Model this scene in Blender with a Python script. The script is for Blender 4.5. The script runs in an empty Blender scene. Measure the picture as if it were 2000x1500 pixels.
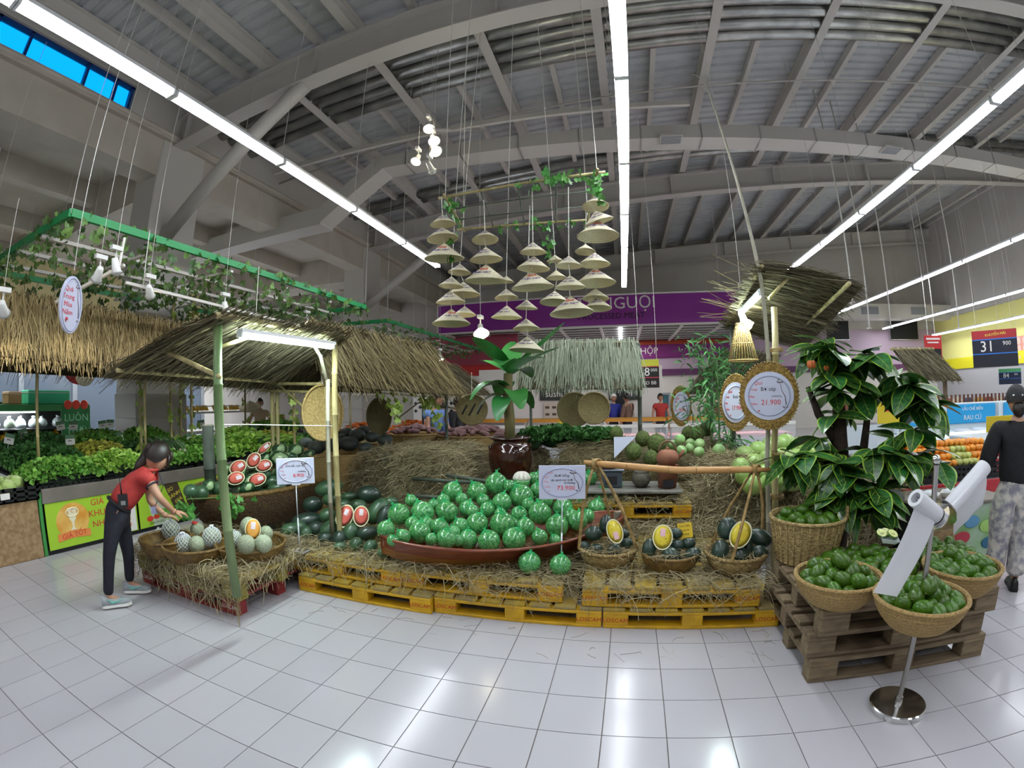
import bpy, math, random
import numpy as np
from mathutils import Vector, Matrix, Euler
random.seed(7); RN=np.random.default_rng(11)
PI=math.pi
S=bpy.context.scene; COL=S.collection
# ---------------------------------------------------------------- camera (action-camera fisheye, 1.57 m above the floor)
CH=1.573
A_,B_=893.099,54.7466
cd=bpy.data.cameras.new('camera'); cam=bpy.data.objects.new('camera',cd); COL.objects.link(cam); S.camera=cam
cd.type='PANO'; cd.panorama_type='FISHEYE_LENS_POLYNOMIAL'; cd.sensor_width=36; cd.sensor_fit='HORIZONTAL'; cd.fisheye_fov=PI*1.1
cd.clip_start=.01; cd.clip_end=500
_th=np.linspace(0.001,1.45,400); _r=_th*(A_+B_*_th**2)*36/2000
_M=np.stack([_r,_r**2,_r**3,_r**4],1); _k=np.linalg.lstsq(_M,_th,rcond=None)[0]
cd.fisheye_polynomial_k0=0
for _i in range(4): setattr(cd,'fisheye_polynomial_k%d'%(_i+1),-float(_k[_i]))
_p,_ro,_ya=[math.radians(a) for a in (1.62771,-0.931745,13.52745)]
CR=Matrix.Rotation(_ya,3,'Z')@Matrix.Rotation(PI/2+_p,3,'X')@Matrix.Rotation(_ro,3,'Z')
cam.matrix_world=Matrix.Translation((0,0,CH))@CR.to_4x4()
def ray(x,y):
    dx,dy=x-1000,750-y; r=max(math.hypot(dx,dy),1e-6); th=r/900
    for _ in range(20): th-=(th*(A_+B_*th*th)-r)/(A_+3*B_*th*th)
    s=math.sin(th); return CR@Vector((s*dx/r,s*dy/r,-math.cos(th)))
CC=Vector((0,0,CH))
def at(x,y,Y=None,X=None,Z=None,D=None):
    d=ray(x,y)
    if Y is not None: t=Y/d.y
    elif X is not None: t=X/d.x
    elif Z is not None: t=(Z-CH)/d.z
    else: t=D/math.hypot(d.x,d.y)
    return CC+d*t
# ---------------------------------------------------------------- world, exposure, main lamps
w=bpy.data.worlds.new('world'); S.world=w; w.use_nodes=True
w.node_tree.nodes['Background'].inputs[0].default_value=(.16,.55,1.0,1); w.node_tree.nodes['Background'].inputs[1].default_value=2.2
S.view_settings.view_transform='Standard'; S.view_settings.look='None'; S.view_settings.exposure=0; S.view_settings.gamma=1; S.view_settings.use_curve_mapping=False
try:
    S.cycles.max_bounces=6; S.cycles.diffuse_bounces=4; S.cycles.glossy_bounces=3; S.cycles.transmission_bounces=4; S.cycles.transparent_max_bounces=8; S.cycles.sample_clamp_indirect=6; S.cycles.caustics_reflective=False; S.cycles.caustics_refractive=False
except Exception: pass
def lin(h):
    if isinstance(h,str):
        h=h.lstrip('#'); c=[int(h[i:i+2],16)/255 for i in (0,2,4)]
    else: c=h
    return tuple(v/12.92 if v<=.04045 else ((v+.055)/1.055)**2.4 for v in c)+(1,)
LIGHTZ=CH+2.53
def area(name,loc,sx,sy,power,col=(1,1,1),rot=(0,0,0),spread=None):
    l=bpy.data.lights.new(name,'AREA'); l.shape='RECTANGLE'; l.size=sx; l.size_y=sy; l.energy=power; l.color=col
    o=bpy.data.objects.new(name,l); COL.objects.link(o); o.location=loc; o.rotation_euler=rot; return o
def spot(name,loc,tgt,power,ang=60,col=(1,.9,.72),blend=.5,size=.05):
    l=bpy.data.lights.new(name,'SPOT'); l.energy=power; l.color=col; l.spot_size=math.radians(ang); l.spot_blend=blend; l.shadow_soft_size=size
    o=bpy.data.objects.new(name,l); COL.objects.link(o); o.location=loc; o.rotation_euler=(Vector(tgt)-Vector(loc)).to_track_quat('-Z','Y').to_euler(); return o
TUBEW=13
# tube runs: (X, height, first Y, segment length, count) ; each fixture carries its own lamp
RUNS=[(-3.36,4.10,-4.0,1.5,8),(.17,4.10,-4.3,1.5,10),(3.74,4.10,-4.25,1.5,10),(7.5,4.10,-2.0,1.5,12),(11.7,4.10,-.5,1.5,13),(13.9,3.74,9.4,1.5,6),(-12.3,3.2,2.5,1.5,7),(-14.6,3.2,2.5,1.5,7)]
# ---------------------------------------------------------------- materials
MT={}
def mat(name,col,rough=.6,metal=0,var=0,nscale=8,namt=0,col2=None,stretch=(1,1,1),bump=0,bscale=40,spec=.5,coat=0,emit=0,isl=0,trans=0,alpha=1,sheen=0,wave=None,coords='Object',subs=0):
    if name in MT: return MT[name]
    m=bpy.data.materials.new(name); m.use_nodes=True; MT[name]=m
    nt=m.node_tree; N=nt.nodes; L=nt.links; b=N['Principled BSDF']
    b.inputs['Roughness'].default_value=rough; b.inputs['Metallic'].default_value=metal
    b.inputs['Specular IOR Level'].default_value=spec; b.inputs['Coat Weight'].default_value=coat; b.inputs['Coat Roughness'].default_value=.12
    b.inputs['Transmission Weight'].default_value=trans; b.inputs['Alpha'].default_value=alpha
    c=lin(col); b.inputs['Base Color'].default_value=c
    if emit: b.inputs['Emission Color'].default_value=c; b.inputs['Emission Strength'].default_value=emit
    src=None
    tc=N.new('ShaderNodeTexCoord'); mp=N.new('ShaderNodeMapping'); mp.inputs['Scale'].default_value=stretch; L.new(tc.outputs[coords],mp.inputs['Vector'])
    if col2 is not None:
        mx=N.new('ShaderNodeMix'); mx.data_type='RGBA'; mx.inputs[6].default_value=c; mx.inputs[7].default_value=lin(col2)
        if isl:
            g=N.new('ShaderNodeNewGeometry'); L.new(g.outputs['Random Per Island'],mx.inputs[0])
        elif wave:
            wv=N.new('ShaderNodeTexWave'); wv.bands_direction=wave[0]; wv.inputs['Scale'].default_value=wave[1]; wv.inputs['Distortion'].default_value=wave[2]; wv.inputs['Detail'].default_value=2; wv.inputs['Detail Scale'].default_value=wave[3]
            rp=N.new('ShaderNodeValToRGB'); rp.color_ramp.elements[0].position=wave[4]; rp.color_ramp.elements[1].position=wave[5]
            L.new(mp.outputs[0],wv.inputs['Vector']); L.new(wv.outputs['Fac'],rp.inputs[0]); L.new(rp.outputs[0],mx.inputs[0])
        else:
            n=N.new('ShaderNodeTexNoise'); n.inputs['Scale'].default_value=nscale; n.inputs['Detail'].default_value=5; L.new(mp.outputs[0],n.inputs['Vector'])
            rp=N.new('ShaderNodeValToRGB'); rp.color_ramp.elements[0].position=.38; rp.color_ramp.elements[1].position=.62
            L.new(n.outputs[0],rp.inputs[0]); L.new(rp.outputs[0],mx.inputs[0])
        src=mx.outputs[2]
    if var:
        oi=N.new('ShaderNodeObjectInfo'); hs=N.new('ShaderNodeHueSaturation'); mr=N.new('ShaderNodeMapRange'); mr.inputs[3].default_value=1-var; mr.inputs[4].default_value=1+var
        L.new(oi.outputs['Random'],mr.inputs[0]); L.new(mr.outputs[0],hs.inputs['Value'])
        mh=N.new('ShaderNodeMath'); mh.operation='MULTIPLY_ADD'; mh.inputs[1].default_value=.1*var; mh.inputs[2].default_value=.5-.05*var; L.new(oi.outputs['Random'],mh.inputs[0]); L.new(mh.outputs[0],hs.inputs['Hue'])
        if src: L.new(src,hs.inputs['Color'])
        else: hs.inputs['Color'].default_value=c
        src=hs.outputs[0]
    if src: L.new(src,b.inputs['Base Color'])
    if bump:
        n2=N.new('ShaderNodeTexNoise'); n2.inputs['Scale'].default_value=bscale; n2.inputs['Detail'].default_value=4; L.new(mp.outputs[0],n2.inputs['Vector'])
        bp=N.new('ShaderNodeBump'); bp.inputs['Strength'].default_value=bump; bp.inputs['Distance'].default_value=.02; L.new(n2.outputs[0],bp.inputs['Height']); L.new(bp.outputs[0],b.inputs['Normal'])
    return m
# ---------------------------------------------------------------- mesh helpers
WL={}
def wl(o): return WL.get(o.name,Vector((0,0,0)))
def link(o,parent=None):
    COL.objects.link(o)
    if parent is not None: o.parent=parent
    return o
def props(o,label=None,cat=None,group=None,kind=None):
    if label: o['label']=label
    if cat: o['category']=cat
    if group: o['group']=group
    if kind: o['kind']=kind
    return o
def thing(name,label,cat,loc=(0,0,0),rz=0,group=None,kind=None):
    o=bpy.data.objects.new(name,None); o.empty_display_size=.05; COL.objects.link(o); o.location=loc; o.rotation_euler=(0,0,rz); WL[o.name]=Vector(loc)
    return props(o,label,cat,group,kind)
def frame(d,up=Vector((0,0,1))):
    d=Vector(d).normalized(); u=Vector(up)
    if abs(d.dot(u))>.98: u=Vector((1,0,0))
    x=d.cross(u).normalized(); y=x.cross(d); return x,y
class MB:
    def __init__(s): s.v=[]; s.f=[]; s.mi=[]; s.cur=0
    def add(s,vs,fs):
        n=len(s.v); s.v+= [tuple(v) for v in vs]; s.f+=[tuple(i+n for i in f) for f in fs]; s.mi+=[s.cur]*len(fs); return s
    def box(s,x0,x1,y0,y1,z0,z1):
        return s.add([(x0,y0,z0),(x1,y0,z0),(x1,y1,z0),(x0,y1,z0),(x0,y0,z1),(x1,y0,z1),(x1,y1,z1),(x0,y1,z1)],[(0,3,2,1),(4,5,6,7),(0,1,5,4),(1,2,6,5),(2,3,7,6),(3,0,4,7)])
    def bbox(s,x0,x1,y0,y1,z0,z1,b=.01):
        # box with chamfered edges
        xs=(x0,x1);ys=(y0,y1);zs=(z0,z1);vs=[];idx={}
        for i in (0,1):
            for j in (0,1):
                for k in (0,1):
                    for a in range(3):
                        p=[xs[i],ys[j],zs[k]]; sg=[1-2*i,1-2*j,1-2*k]
                        for q in range(3):
                            if q!=a: p[q]+=sg[q]*b
                        idx[i,j,k,a]=len(vs); vs.append(p)
        fs=[]
        for a in range(3):
            u,v=[q for q in range(3) if q!=a]
            for e in (0,1):
                c=[]
                for (m,n) in ((0,0),(1,0),(1,1),(0,1)):
                    t=[0,0,0];t[a]=e;t[u]=m;t[v]=n;c.append(idx[t[0],t[1],t[2],a])
                fs.append(tuple(c))
            for (m,n) in ((0,0),(1,0),(1,1),(0,1)):
                t=[0,0,0];t[u]=m;t[v]=n;t0=t[:];t1=t[:];t0[a]=0;t1[a]=1
                fs.append((idx[(*t0,u)],idx[(*t1,u)],idx[(*t1,v)],idx[(*t0,v)]))
        for i in (0,1):
            for j in (0,1):
                for k in (0,1): fs.append(tuple(idx[i,j,k,a] for a in range(3)))
        return s.add(vs,fs)
    def obox(s,c,sx,sy,sz,R=None):
        R=R or Matrix.Identity(3); c=Vector(c); h=(sx/2,sy/2,sz/2)
        vs=[c+R@Vector((a*h[0],b*h[1],d*h[2])) for a,b,d in ((-1,-1,-1),(1,-1,-1),(1,1,-1),(-1,1,-1),(-1,-1,1),(1,-1,1),(1,1,1),(-1,1,1))]
        return s.add(vs,[(0,3,2,1),(4,5,6,7),(0,1,5,4),(1,2,6,5),(2,3,7,6),(3,0,4,7)])
    def beam(s,a,b,wd,ht,up=(0,0,1)):
        a=Vector(a);b=Vector(b);x,y=frame(b-a,up); x*=wd/2;y*=ht/2
        return s.add([a-x-y,a+x-y,a+x+y,a-x+y,b-x-y,b+x-y,b+x+y,b-x+y],[(0,3,2,1),(4,5,6,7),(0,1,5,4),(1,2,6,5),(2,3,7,6),(3,0,4,7)])
    def tube(s,pts,r,n=8,cap=True):
        pts=[Vector(p) for p in pts]; k=len(pts); rs=r if isinstance(r,(list,tuple)) else [r]*k; vs=[];px=None
        for i,p in enumerate(pts):
            d=(pts[min(i+1,k-1)]-pts[max(i-1,0)])
            if px is None: x,y=frame(d)
            else:
                d=d.normalized(); x=(px-d*px.dot(d))
                x=x.normalized() if x.length>1e-5 else frame(d)[0]
                y=x.cross(d)
            px=x
            for j in range(n):
                t=2*PI*j/n; vs.append(p+(x*math.cos(t)+y*math.sin(t))*rs[i])
        fs=[(i*n+j,i*n+(j+1)%n,(i+1)*n+(j+1)%n,(i+1)*n+j) for i in range(k-1) for j in range(n)]
        if cap: fs+=[tuple(range(n))[::-1],tuple((k-1)*n+j for j in range(n))]
        return s.add(vs,fs)
    def lathe(s,prof,n=24,c=(0,0,0),R=None,sx=1,sy=1):
        c=Vector(c);vs=[];k=len(prof)
        for (r,z) in prof:
            for j in range(n):
                t=2*PI*j/n; p=Vector((r*math.cos(t)*sx,r*math.sin(t)*sy,z)); vs.append(c+(R@p if R else p))
        fs=[(i*n+j,i*n+(j+1)%n,(i+1)*n+(j+1)%n,(i+1)*n+j) for i in range(k-1) for j in range(n)]
        return s.add(vs,fs)
    def ell(s,c,rx,ry,rz,n=12,m=8,R=None):
        return s.lathe0(c,[(math.sin(PI*i/m),-math.cos(PI*i/m)*rz) for i in range(m+1)],n,R,rx,ry)
    def lathe0(s,c,prof,n,R=None,sx=1,sy=1):
        # closed lathe with pole vertices
        c=Vector(c);vs=[];T=(lambda p:c+(R@p)) if R else (lambda p:c+p)
        vs.append(T(Vector((0,0,prof[0][1]))))
        for (r,z) in prof[1:-1]:
            for j in range(n):
                t=2*PI*j/n; vs.append(T(Vector((r*math.cos(t)*sx,r*math.sin(t)*sy,z))))
        vs.append(T(Vector((0,0,prof[-1][1])))); k=len(prof)-2; e=len(vs)-1
        fs=[(0,1+(j+1)%n,1+j) for j in range(n)]
        fs+=[(1+i*n+j,1+i*n+(j+1)%n,1+(i+1)*n+(j+1)%n,1+(i+1)*n+j) for i in range(k-1) for j in range(n)]
        fs+=[(1+(k-1)*n+j,1+(k-1)*n+(j+1)%n,e) for j in range(n)]
        return s.add(vs,fs)
    def disc(s,c,r,R=None,n=20,sx=1,sy=1):
        c=Vector(c); vs=[c+((R or Matrix.Identity(3))@Vector((r*sx*math.cos(2*PI*j/n),r*sy*math.sin(2*PI*j/n),0))) for j in range(n)]
        return s.add(vs,[tuple(range(n))])
    def plate(s,outline,th,c=(0,0,0),R=None):
        # extruded polygon (outline in local xy, thickness along local z)
        c=Vector(c);R=R or Matrix.Identity(3);n=len(outline)
        vs=[c+R@Vector((x,y,z)) for z in (0,th) for (x,y) in outline]
        fs=[tuple(range(n))[::-1],tuple(range(n,2*n))]+[(i,(i+1)%n,n+(i+1)%n,n+i) for i in range(n)]
        return s.add(vs,fs)
    def torus(s,c,R0,r,n=24,m=6,R=None,sx=1,sy=1):
        pts=[]
        c=Vector(c);vs=[]
        for i in range(n):
            t=2*PI*i/n
            for j in range(m):
                u=2*PI*j/m; p=Vector(((R0*sx+r*math.cos(u))*math.cos(t),(R0*sy+r*math.cos(u))*math.sin(t),r*math.sin(u))); vs.append(c+(R@p if R else p))
        return s.add(vs,[(i*m+j,((i+1)%n)*m+j,((i+1)%n)*m+(j+1)%m,i*m+(j+1)%m) for i in range(n) for j in range(m)])
    def build(s,name,m,parent=None,smooth=False,label=None,cat=None,group=None,kind=None,local=False):
        me=bpy.data.meshes.new(name); off=Vector((0,0,0)) if (parent is None or local) else wl(parent)
        vs=s.v if off.length==0 else [(v[0]-off.x,v[1]-off.y,v[2]-off.z) for v in s.v]
        me.from_pydata(vs,[],s.f)
        for q in (m if isinstance(m,(list,tuple)) else [m]): me.materials.append(q)
        if isinstance(m,(list,tuple)): me.polygons.foreach_set('material_index',s.mi)
        if smooth: me.polygons.foreach_set('use_smooth',[True]*len(s.f))
        me.update()
        o=bpy.data.objects.new(name,me); link(o,parent); WL[o.name]=off if parent is not None else Vector((0,0,0))
        return props(o,label,cat,group,kind)
    def root(s,name,m,loc,label,cat,group=None,smooth=False,kind=None):
        # top-level single-mesh thing: geometry given in world space, origin put at loc
        me=bpy.data.meshes.new(name); L=Vector(loc)
        me.from_pydata([(v[0]-L.x,v[1]-L.y,v[2]-L.z) for v in s.v],[],s.f)
        for q in (m if isinstance(m,(list,tuple)) else [m]): me.materials.append(q)
        if isinstance(m,(list,tuple)): me.polygons.foreach_set('material_index',s.mi)
        if smooth: me.polygons.foreach_set('use_smooth',[True]*len(s.f))
        me.update(); o=bpy.data.objects.new(name,me); COL.objects.link(o); o.location=L; WL[o.name]=L
        return props(o,label,cat,group,kind)
def inst(src,parent=None,loc=None,rot=None,sc=None,label=None,group=None):
    # copy of one mesh object (shared data)
    c=src.copy(); COL.objects.link(c); WL[c.name]=Vector(loc) if loc is not None else wl(src)
    if parent is not None: c.parent=parent
    if loc is not None: c.location=loc
    if rot is not None: c.rotation_euler=rot
    if sc is not None: c.scale=(sc,sc,sc) if isinstance(sc,(int,float)) else sc
    if label: c['label']=label
    if group: c['group']=group
    return c
KIDS={}
def kids(o):
    return [c for c in o.children]
def dup(root,loc,rot=None,sc=None,label=None,group=None):
    ch=[(c,list(c.children)) for c in root.children]
    r=root.copy(); COL.objects.link(r); r.location=loc; WL[r.name]=Vector(loc)
    if rot is not None: r.rotation_euler=rot if not isinstance(rot,(int,float)) else (0,0,rot)
    if sc is not None: r.scale=(sc,sc,sc) if isinstance(sc,(int,float)) else sc
    if label: r['label']=label
    if group: r['group']=group
    for c,gg in ch:
        d=c.copy(); COL.objects.link(d); d.parent=r
        for g in gg:
            e=g.copy(); COL.objects.link(e); e.parent=d
    return r
def npmesh(name,V,F,m,parent=None,smooth=False,label=None,cat=None,group=None,kind=None):
    V=np.asarray(V,np.float32).reshape(-1,3); F=np.asarray(F,np.int32)
    off=wl(parent) if parent is not None else Vector((0,0,0)); V=V-np.array(off,np.float32)
    me=bpy.data.meshes.new(name); k=F.shape[1]
    me.vertices.add(len(V)); me.vertices.foreach_set('co',V.ravel())
    me.loops.add(F.size); me.loops.foreach_set('vertex_index',F.ravel())
    me.polygons.add(len(F)); me.polygons.foreach_set('loop_start',np.arange(0,F.size,k,dtype=np.int32))
    me.polygons.foreach_set('use_smooth',np.full(len(F),bool(smooth)))
    me.materials.append(m); me.update(calc_edges=True); me.validate()
    o=bpy.data.objects.new(name,me); link(o,parent); WL[o.name]=off
    return props(o,label,cat,group,kind)
def strands(P,wd,W):
    # P (n,k,3) polyline per strand, wd (n,) or (n,k) half width, W (n,3) width direction -> V,F
    n,k,_=P.shape; wd=np.asarray(wd); wd=wd[:,None] if wd.ndim==1 else wd
    o=W[:,None,:]*wd[:,:,None]; V=np.stack([P-o,P+o],2).reshape(-1,3)
    b=(np.arange(n)*2*k)[:,None]+(np.arange(k-1)*2)[None]; b=b.ravel()
    return V,np.stack([b,b+1,b+3,b+2],1)
def unit(a): return a/np.maximum(np.linalg.norm(a,axis=-1,keepdims=True),1e-9)
def joinVF(L):
    V=[];F=[];n=0
    for v,f in L: V.append(v);F.append(f+n);n+=len(v)
    return np.concatenate(V),np.concatenate(F)
def text(s,size,m,parent,loc,R,name='lettering',ext=.001,align='CENTER',shear=0,sx=1,space=1,world=True):
    cu=bpy.data.curves.new(name,'FONT'); cu.body=s; cu.size=size; cu.extrude=ext; cu.align_x=align; cu.align_y='CENTER'; cu.shear=shear; cu.space_character=space; cu.resolution_u=2
    cu.materials.append(m); o=bpy.data.objects.new(name,cu); link(o,parent)
    L=Vector(loc)-(wl(parent) if (parent is not None and world) else Vector((0,0,0)))
    o.matrix_local=Matrix.Translation(L)@R.to_4x4()@Matrix.Diagonal((sx,1,1,1)); FONTS.append(o); return o
FONTS=[]
def bake_text():
    # lettering becomes plain mesh
    bpy.context.view_layer.update(); dg=bpy.context.evaluated_depsgraph_get(); cache={}
    for o in [o for o in bpy.data.objects if o.type=='FONT']:
        me=bpy.data.meshes.new_from_object(o.evaluated_get(dg)); n=o.name; mw=o.matrix_local.copy(); p=o.parent; cu=o.data
        q=bpy.data.objects.new('lettering',me); COL.objects.link(q); q.parent=p; q.matrix_local=mw
        bpy.data.objects.remove(o)
def facing(n,up=(0,0,1),roll=0):
    # rotation whose local z is n, local y is close to up
    n=Vector(n).normalized(); u=Vector(up); y=(u-n*u.dot(n)).normalized(); x=y.cross(n)
    R=Matrix((x,y,n)).transposed(); return R@Matrix.Rotation(roll,3,'Z') if roll else R
# ================================================================ ROOM
TX,TY,TS=-.3414,2.7224,.3
M_tile=mat('floor_tile','#b2b0b4',.17,var=.03,spec=.5)
M_grout=mat('grout','#77726c',.8)
M_white=mat('white_paint','#cfcbc4',.55); M_ceil=mat('roof_sheet','#b9bcbf',.45,namt=1,col2='#c6c8c9',nscale=2)
M_steel=mat('steel_paint','#c9c5be',.5); M_conc=mat('plaster','#bdb5a8',.75,col2='#c8c0b4',nscale=1.2)
M_wall=mat('hall_wall','#c3beb6',.8,col2='#cbc7c0',nscale=.8); M_galv=mat('galvanised','#c9c9c4',.28,metal=.85,col2='#a9aaa6',nscale=3)
M_dark=mat('dark_gap','#17181b',.7); M_black=mat('black_plastic','#141517',.45); M_metal=mat('chrome','#d8d8d6',.16,metal=1)
M_glass=mat('window_glass','#bfe6ff',.05,trans=1)
M_lampw=mat('lamp_glow','#eef4ff',.4,emit=13)
def solid(name,bx,m,**k):
    b=MB(); b.box(*bx); return b.build(name,m,**k)
fl=solid('floor',(-16,15.2,-7,20.2,-.2,-.006),M_grout,kind='structure')
# tiles: the 300 that show largest are objects, the rest is one joined part
mb=MB(); g=.0025; mb.box(g,TS-g,g,TS-g,-.006,0); t0=mb.build('floor_tile',M_tile,fl)
Rt=np.array(CR)
def pixn(P):
    d=(P-np.array(CC))@Rt; rr=np.hypot(d[...,0],d[...,1]); th=np.arctan2(rr,-d[...,2]); r=th*(A_+B_*th*th)
    return np.stack([1000+r*d[...,0]/rr,750-r*d[...,1]/rr],-1)
ii=np.arange(math.floor((-15.9-TX)/TS),math.ceil((15-TX)/TS)); jj=np.arange(math.floor((-6.9-TY)/TS),math.ceil((20-TY)/TS))
I,J=np.meshgrid(ii,jj); O=np.stack([TX+I.ravel()*TS,TY+J.ravel()*TS],1)
cen=np.c_[O+TS/2,np.zeros(len(O))]; px=pixn(cen)
dist=np.linalg.norm(cen-np.array(CC),axis=1)
hid=((O[:,0]>-3.9)&(O[:,0]<1.0)&(O[:,1]>2.95))|((O[:,0]>1.05)&(O[:,0]<2.2)&(O[:,1]>2.25)&(O[:,1]<3.1))|(O[:,0]<-5.35)|(cen[:,1]<0)
vis=(~hid)&(px[:,0]>-40)&(px[:,0]<2040)&(px[:,1]<1540)&(px[:,1]>800)
key=np.where(vis,dist,1e9); order=np.argsort(key); near=order[:300]; rest=order[300:]
t0.location=(O[near[0]][0],O[near[0]][1],0)
for q in near[1:]: inst(t0,fl,(O[q][0],O[q][1],0))
B0=np.array([v.co[:] for v in t0.data.vertices]); F0=np.array([(4,5,6,7),(0,1,5,4),(1,2,6,5),(2,3,7,6),(3,0,4,7)])
V=(B0[None]+np.c_[O[rest],np.zeros(len(rest))][:,None,:]).reshape(-1,3); F=(F0[None]+(np.arange(len(rest))*8)[:,None,None]).reshape(-1,4)
npmesh('far_tiles',V,F,M_tile,fl,kind='stuff')
# roof : monopitch, rising to the right
SL=.08
def rz(x): return CH+6.30+SL*x
XL,XR,YB,YF=-7.6,15.0,-6.5,19.6
prof=[]; y=YB
while y<YF:
    prof+= [(y,0),(y+.13,0),(y+.16,.045),(y+.22,.045),(y+.25,0)]; y+=.25
prof=np.array(prof); n=len(prof)
V=np.concatenate([np.c_[np.full(n,X),prof[:,0],prof[:,1]+rz(X)] for X in (XL-.3,XR+.2)]); a=np.arange(n-1)
ce=npmesh('ceiling',V,np.stack([a,a+1,a+1+n,a+n],1),M_ceil,kind='structure')
dz0=CH
# purlins along Y, rafters along X, small rods
pb=None
for k in range(12):
    f=-1.34+.3375*k; X=f*5.75/(1-SL*f)
    if X<XL or X>XR: continue
    b=MB(); z=rz(X)-.02
    b.box(X-.085,X+.085,YB,YF,z-.30,z-.28); b.box(X-.015,X+.015,YB,YF,z-.28,z-.02); b.box(X-.085,X+.085,YB,YF,z-.02,z)
    b.build('purlin',M_steel,ce)
    if k<11:
        X2=X+.97
        b=MB(); z=rz(X2)-.01; b.box(X2-.05,X2+.05,YB,YF,z-.16,z); b.build('roof_batten',M_steel,ce)
for Yb in (-2.6,4.95,12.3,19.2):
    b=MB(); x0,x1=XL-.1,XR+.1
    b.beam((x0,Yb,rz(x0)-.36),(x1,Yb,rz(x1)-.36),.30,.03); b.beam((x0,Yb,rz(x0)-.95),(x1,Yb,rz(x1)-.95),.30,.03); b.beam((x0,Yb,rz(x0)-.655),(x1,Yb,rz(x1)-.655),.05,.56)
    for q in range(0,24,3): X=x0+q+.4; b.box(X-.01,X+.01,Yb-.14,Yb+.14,rz(X)-.94,rz(X)-.37)
    b.build('rafter',M_steel,ce)
for Yb,Yt in ((-1.8,-.9),(6.3,6.95),(7.2,7.9),(11.2,11.75)): pass
def rod(y,dz,r,m,name,x0=XL,x1=XR):
    b=MB(); b.tube([(x0,y,rz(x0)-dz),(x1,y,rz(x1)-dz)],r,12); return b.build(name,m,ce,smooth=True)
for y0 in (5.95,6.26,6.57,6.88): rod(y0,.16,.135,M_galv,'roof_tube')
for y0 in (11.1,11.4): rod(y0,.16,.11,M_galv,'roof_tube')
rod(5.62,.24,.05,M_steel,'tie_bar'); rod(7.95,.5,.02,M_steel,'tie_rod')
b=MB(); b.beam((-7.0,7.1,CH+4.95),(1.5,7.1,CH+4.95),.07,.09); b.build('tie_bar',M_steel,ce)
# round braces at the columns
for Yb in (4.95,12.3):
    b=MB(); b.tube([(-7.62,Yb,4.45),(-4.5,Yb,6.55)],.13,14); b.build('brace',M_steel,ce,smooth=True)
b=MB(); b.tube([(-2.6,8.6,rz(-2.6)-.3),(-2.9,6.4,6.1)],.03,8); b.build('brace',M_steel,ce)
# walls
ZL=CH+4.88
wl_=MB(); wl_.box(XL-.25,XL,3.75,YF,ZL,rz(XL)+.4); wl_.box(XL-.25,XL,YB,3.75,ZL,ZL+.1); wl_.box(XL-.25,XL,YB,3.75,ZL+.62,rz(XL)+.4); wl_.build('wall_left',M_wall,kind='structure')
# strip window
Mfr=mat('window_frame_blue','#15387c',.4); Mbl=mat('blue_pane','#19b9f2',.08,trans=1)
wn=thing('window_1',None,None,(XL,1,ZL),kind='structure')
mull=[-3.,-1.4,.35,1.02,1.62,2.75,3.36,3.7]
for a,c in zip(mull,mull[1:]):
    b=MB(); b.box(XL-.13,XL-.12,a+.02,c-.02,ZL+.12,ZL+.6); b.build('pane',Mbl,wn)
b=MB(); b.box(XL-.16,XL-.06,-3,3.75,ZL+.09,ZL+.14); b.box(XL-.16,XL-.06,-3,3.75,ZL+.58,ZL+.63)
for a in mull: b.box(XL-.16,XL-.06,a-.025,a+.025,ZL+.1,ZL+.62)
b.build('window_frame',Mfr,wn)
b=MB(); b.box(XL-.05,XL+.12,YB,YF,ZL-.12,ZL); b.tube([(XL+.1,YB,ZL-.02),(XL+.1,YF,ZL-.02)],.06,8); b.build('trim_1',M_conc,kind='structure')
# mezzanine on the left
b=MB(); b.box(XL-.55,XL,YB,YF,ZL-.85,ZL-.1)
for Yb in (-2.4,5.1,12.5): b.box(-16,XL,Yb-.45,Yb+.45,ZL-1.15,ZL-.1)
for X in (-10.3,-13.2): b.box(X-.15,X+.15,YB,YF,ZL-.75,ZL-.1)
b.box(-16,XL-.2,YB,YF,ZL-.3,ZL-.1); b.build('ceiling_mezzanine',M_conc,kind='structure')
Mclad=mat('cladding_grey','#a9a49b',.4)
for n_,Y0 in ((1,4.57),(2,12.0)):
    col=thing('column',None,None,(-7.95,Y0+.5,0),kind='structure')
    b=MB(); b.bbox(-8.3,-7.57,Y0,Y0+1.07,0,ZL-.1,.02); b.build('shaft',M_white,col)
    for q in range(4):
        z0=.02+q*.42
        for X0,X1,Ya,Yb in ((-8.31,-7.555,Y0-.02,Y0),(-7.57,-7.55,Y0-.01,Y0+1.08)):
            b=MB(); b.box(X0,X1,Ya,Yb,z0,z0+.41); b.build('cladding_panel',Mclad,col)
b=MB(); b.box(-16,15.2,YF,YF+.2,0,rz(15)+.6); b.build('wall_back',M_wall,kind='structure')
b=MB(); b.box(XR,XR+.2,YB,YF,0,rz(15)+.6); b.build('wall_right',M_wall,kind='structure')
b=MB(); b.box(-16,15.2,YB-.2,YB,0,rz(15)+.6); b.build('wall_front',M_wall,kind='structure')
b=MB(); b.box(-16.2,-16,YB,YF,0,ZL); b.build('wall_left_lower',M_wall,kind='structure')
Mpur=mat('fascia_purple','#7c2273',.45); Mlil=mat('fascia_lilac','#b8a2b5',.6); Mdp=mat('fascia_plum','#5b2a58',.5); Mor=mat('fascia_orange','#b8472c',.5)
def trim(n,bx,m): return solid('trim_%d'%n,bx,m,kind='structure')
trim(2,(-2.2,5.6,YF-.12,YF,3.08,3.66),Mpur); trim(3,(-2.2,5.6,YF-.15,YF,3.66,3.85),Mor)
trim(4,(-3.5,15,YF-.06,YF,2.62,3.08),Mlil); trim(5,(-3.5,15,YF-.1,YF,2.36,2.62),Mdp); trim(6,(5.6,15,YF-.05,YF,3.08,4.15),Mlil)
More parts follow.
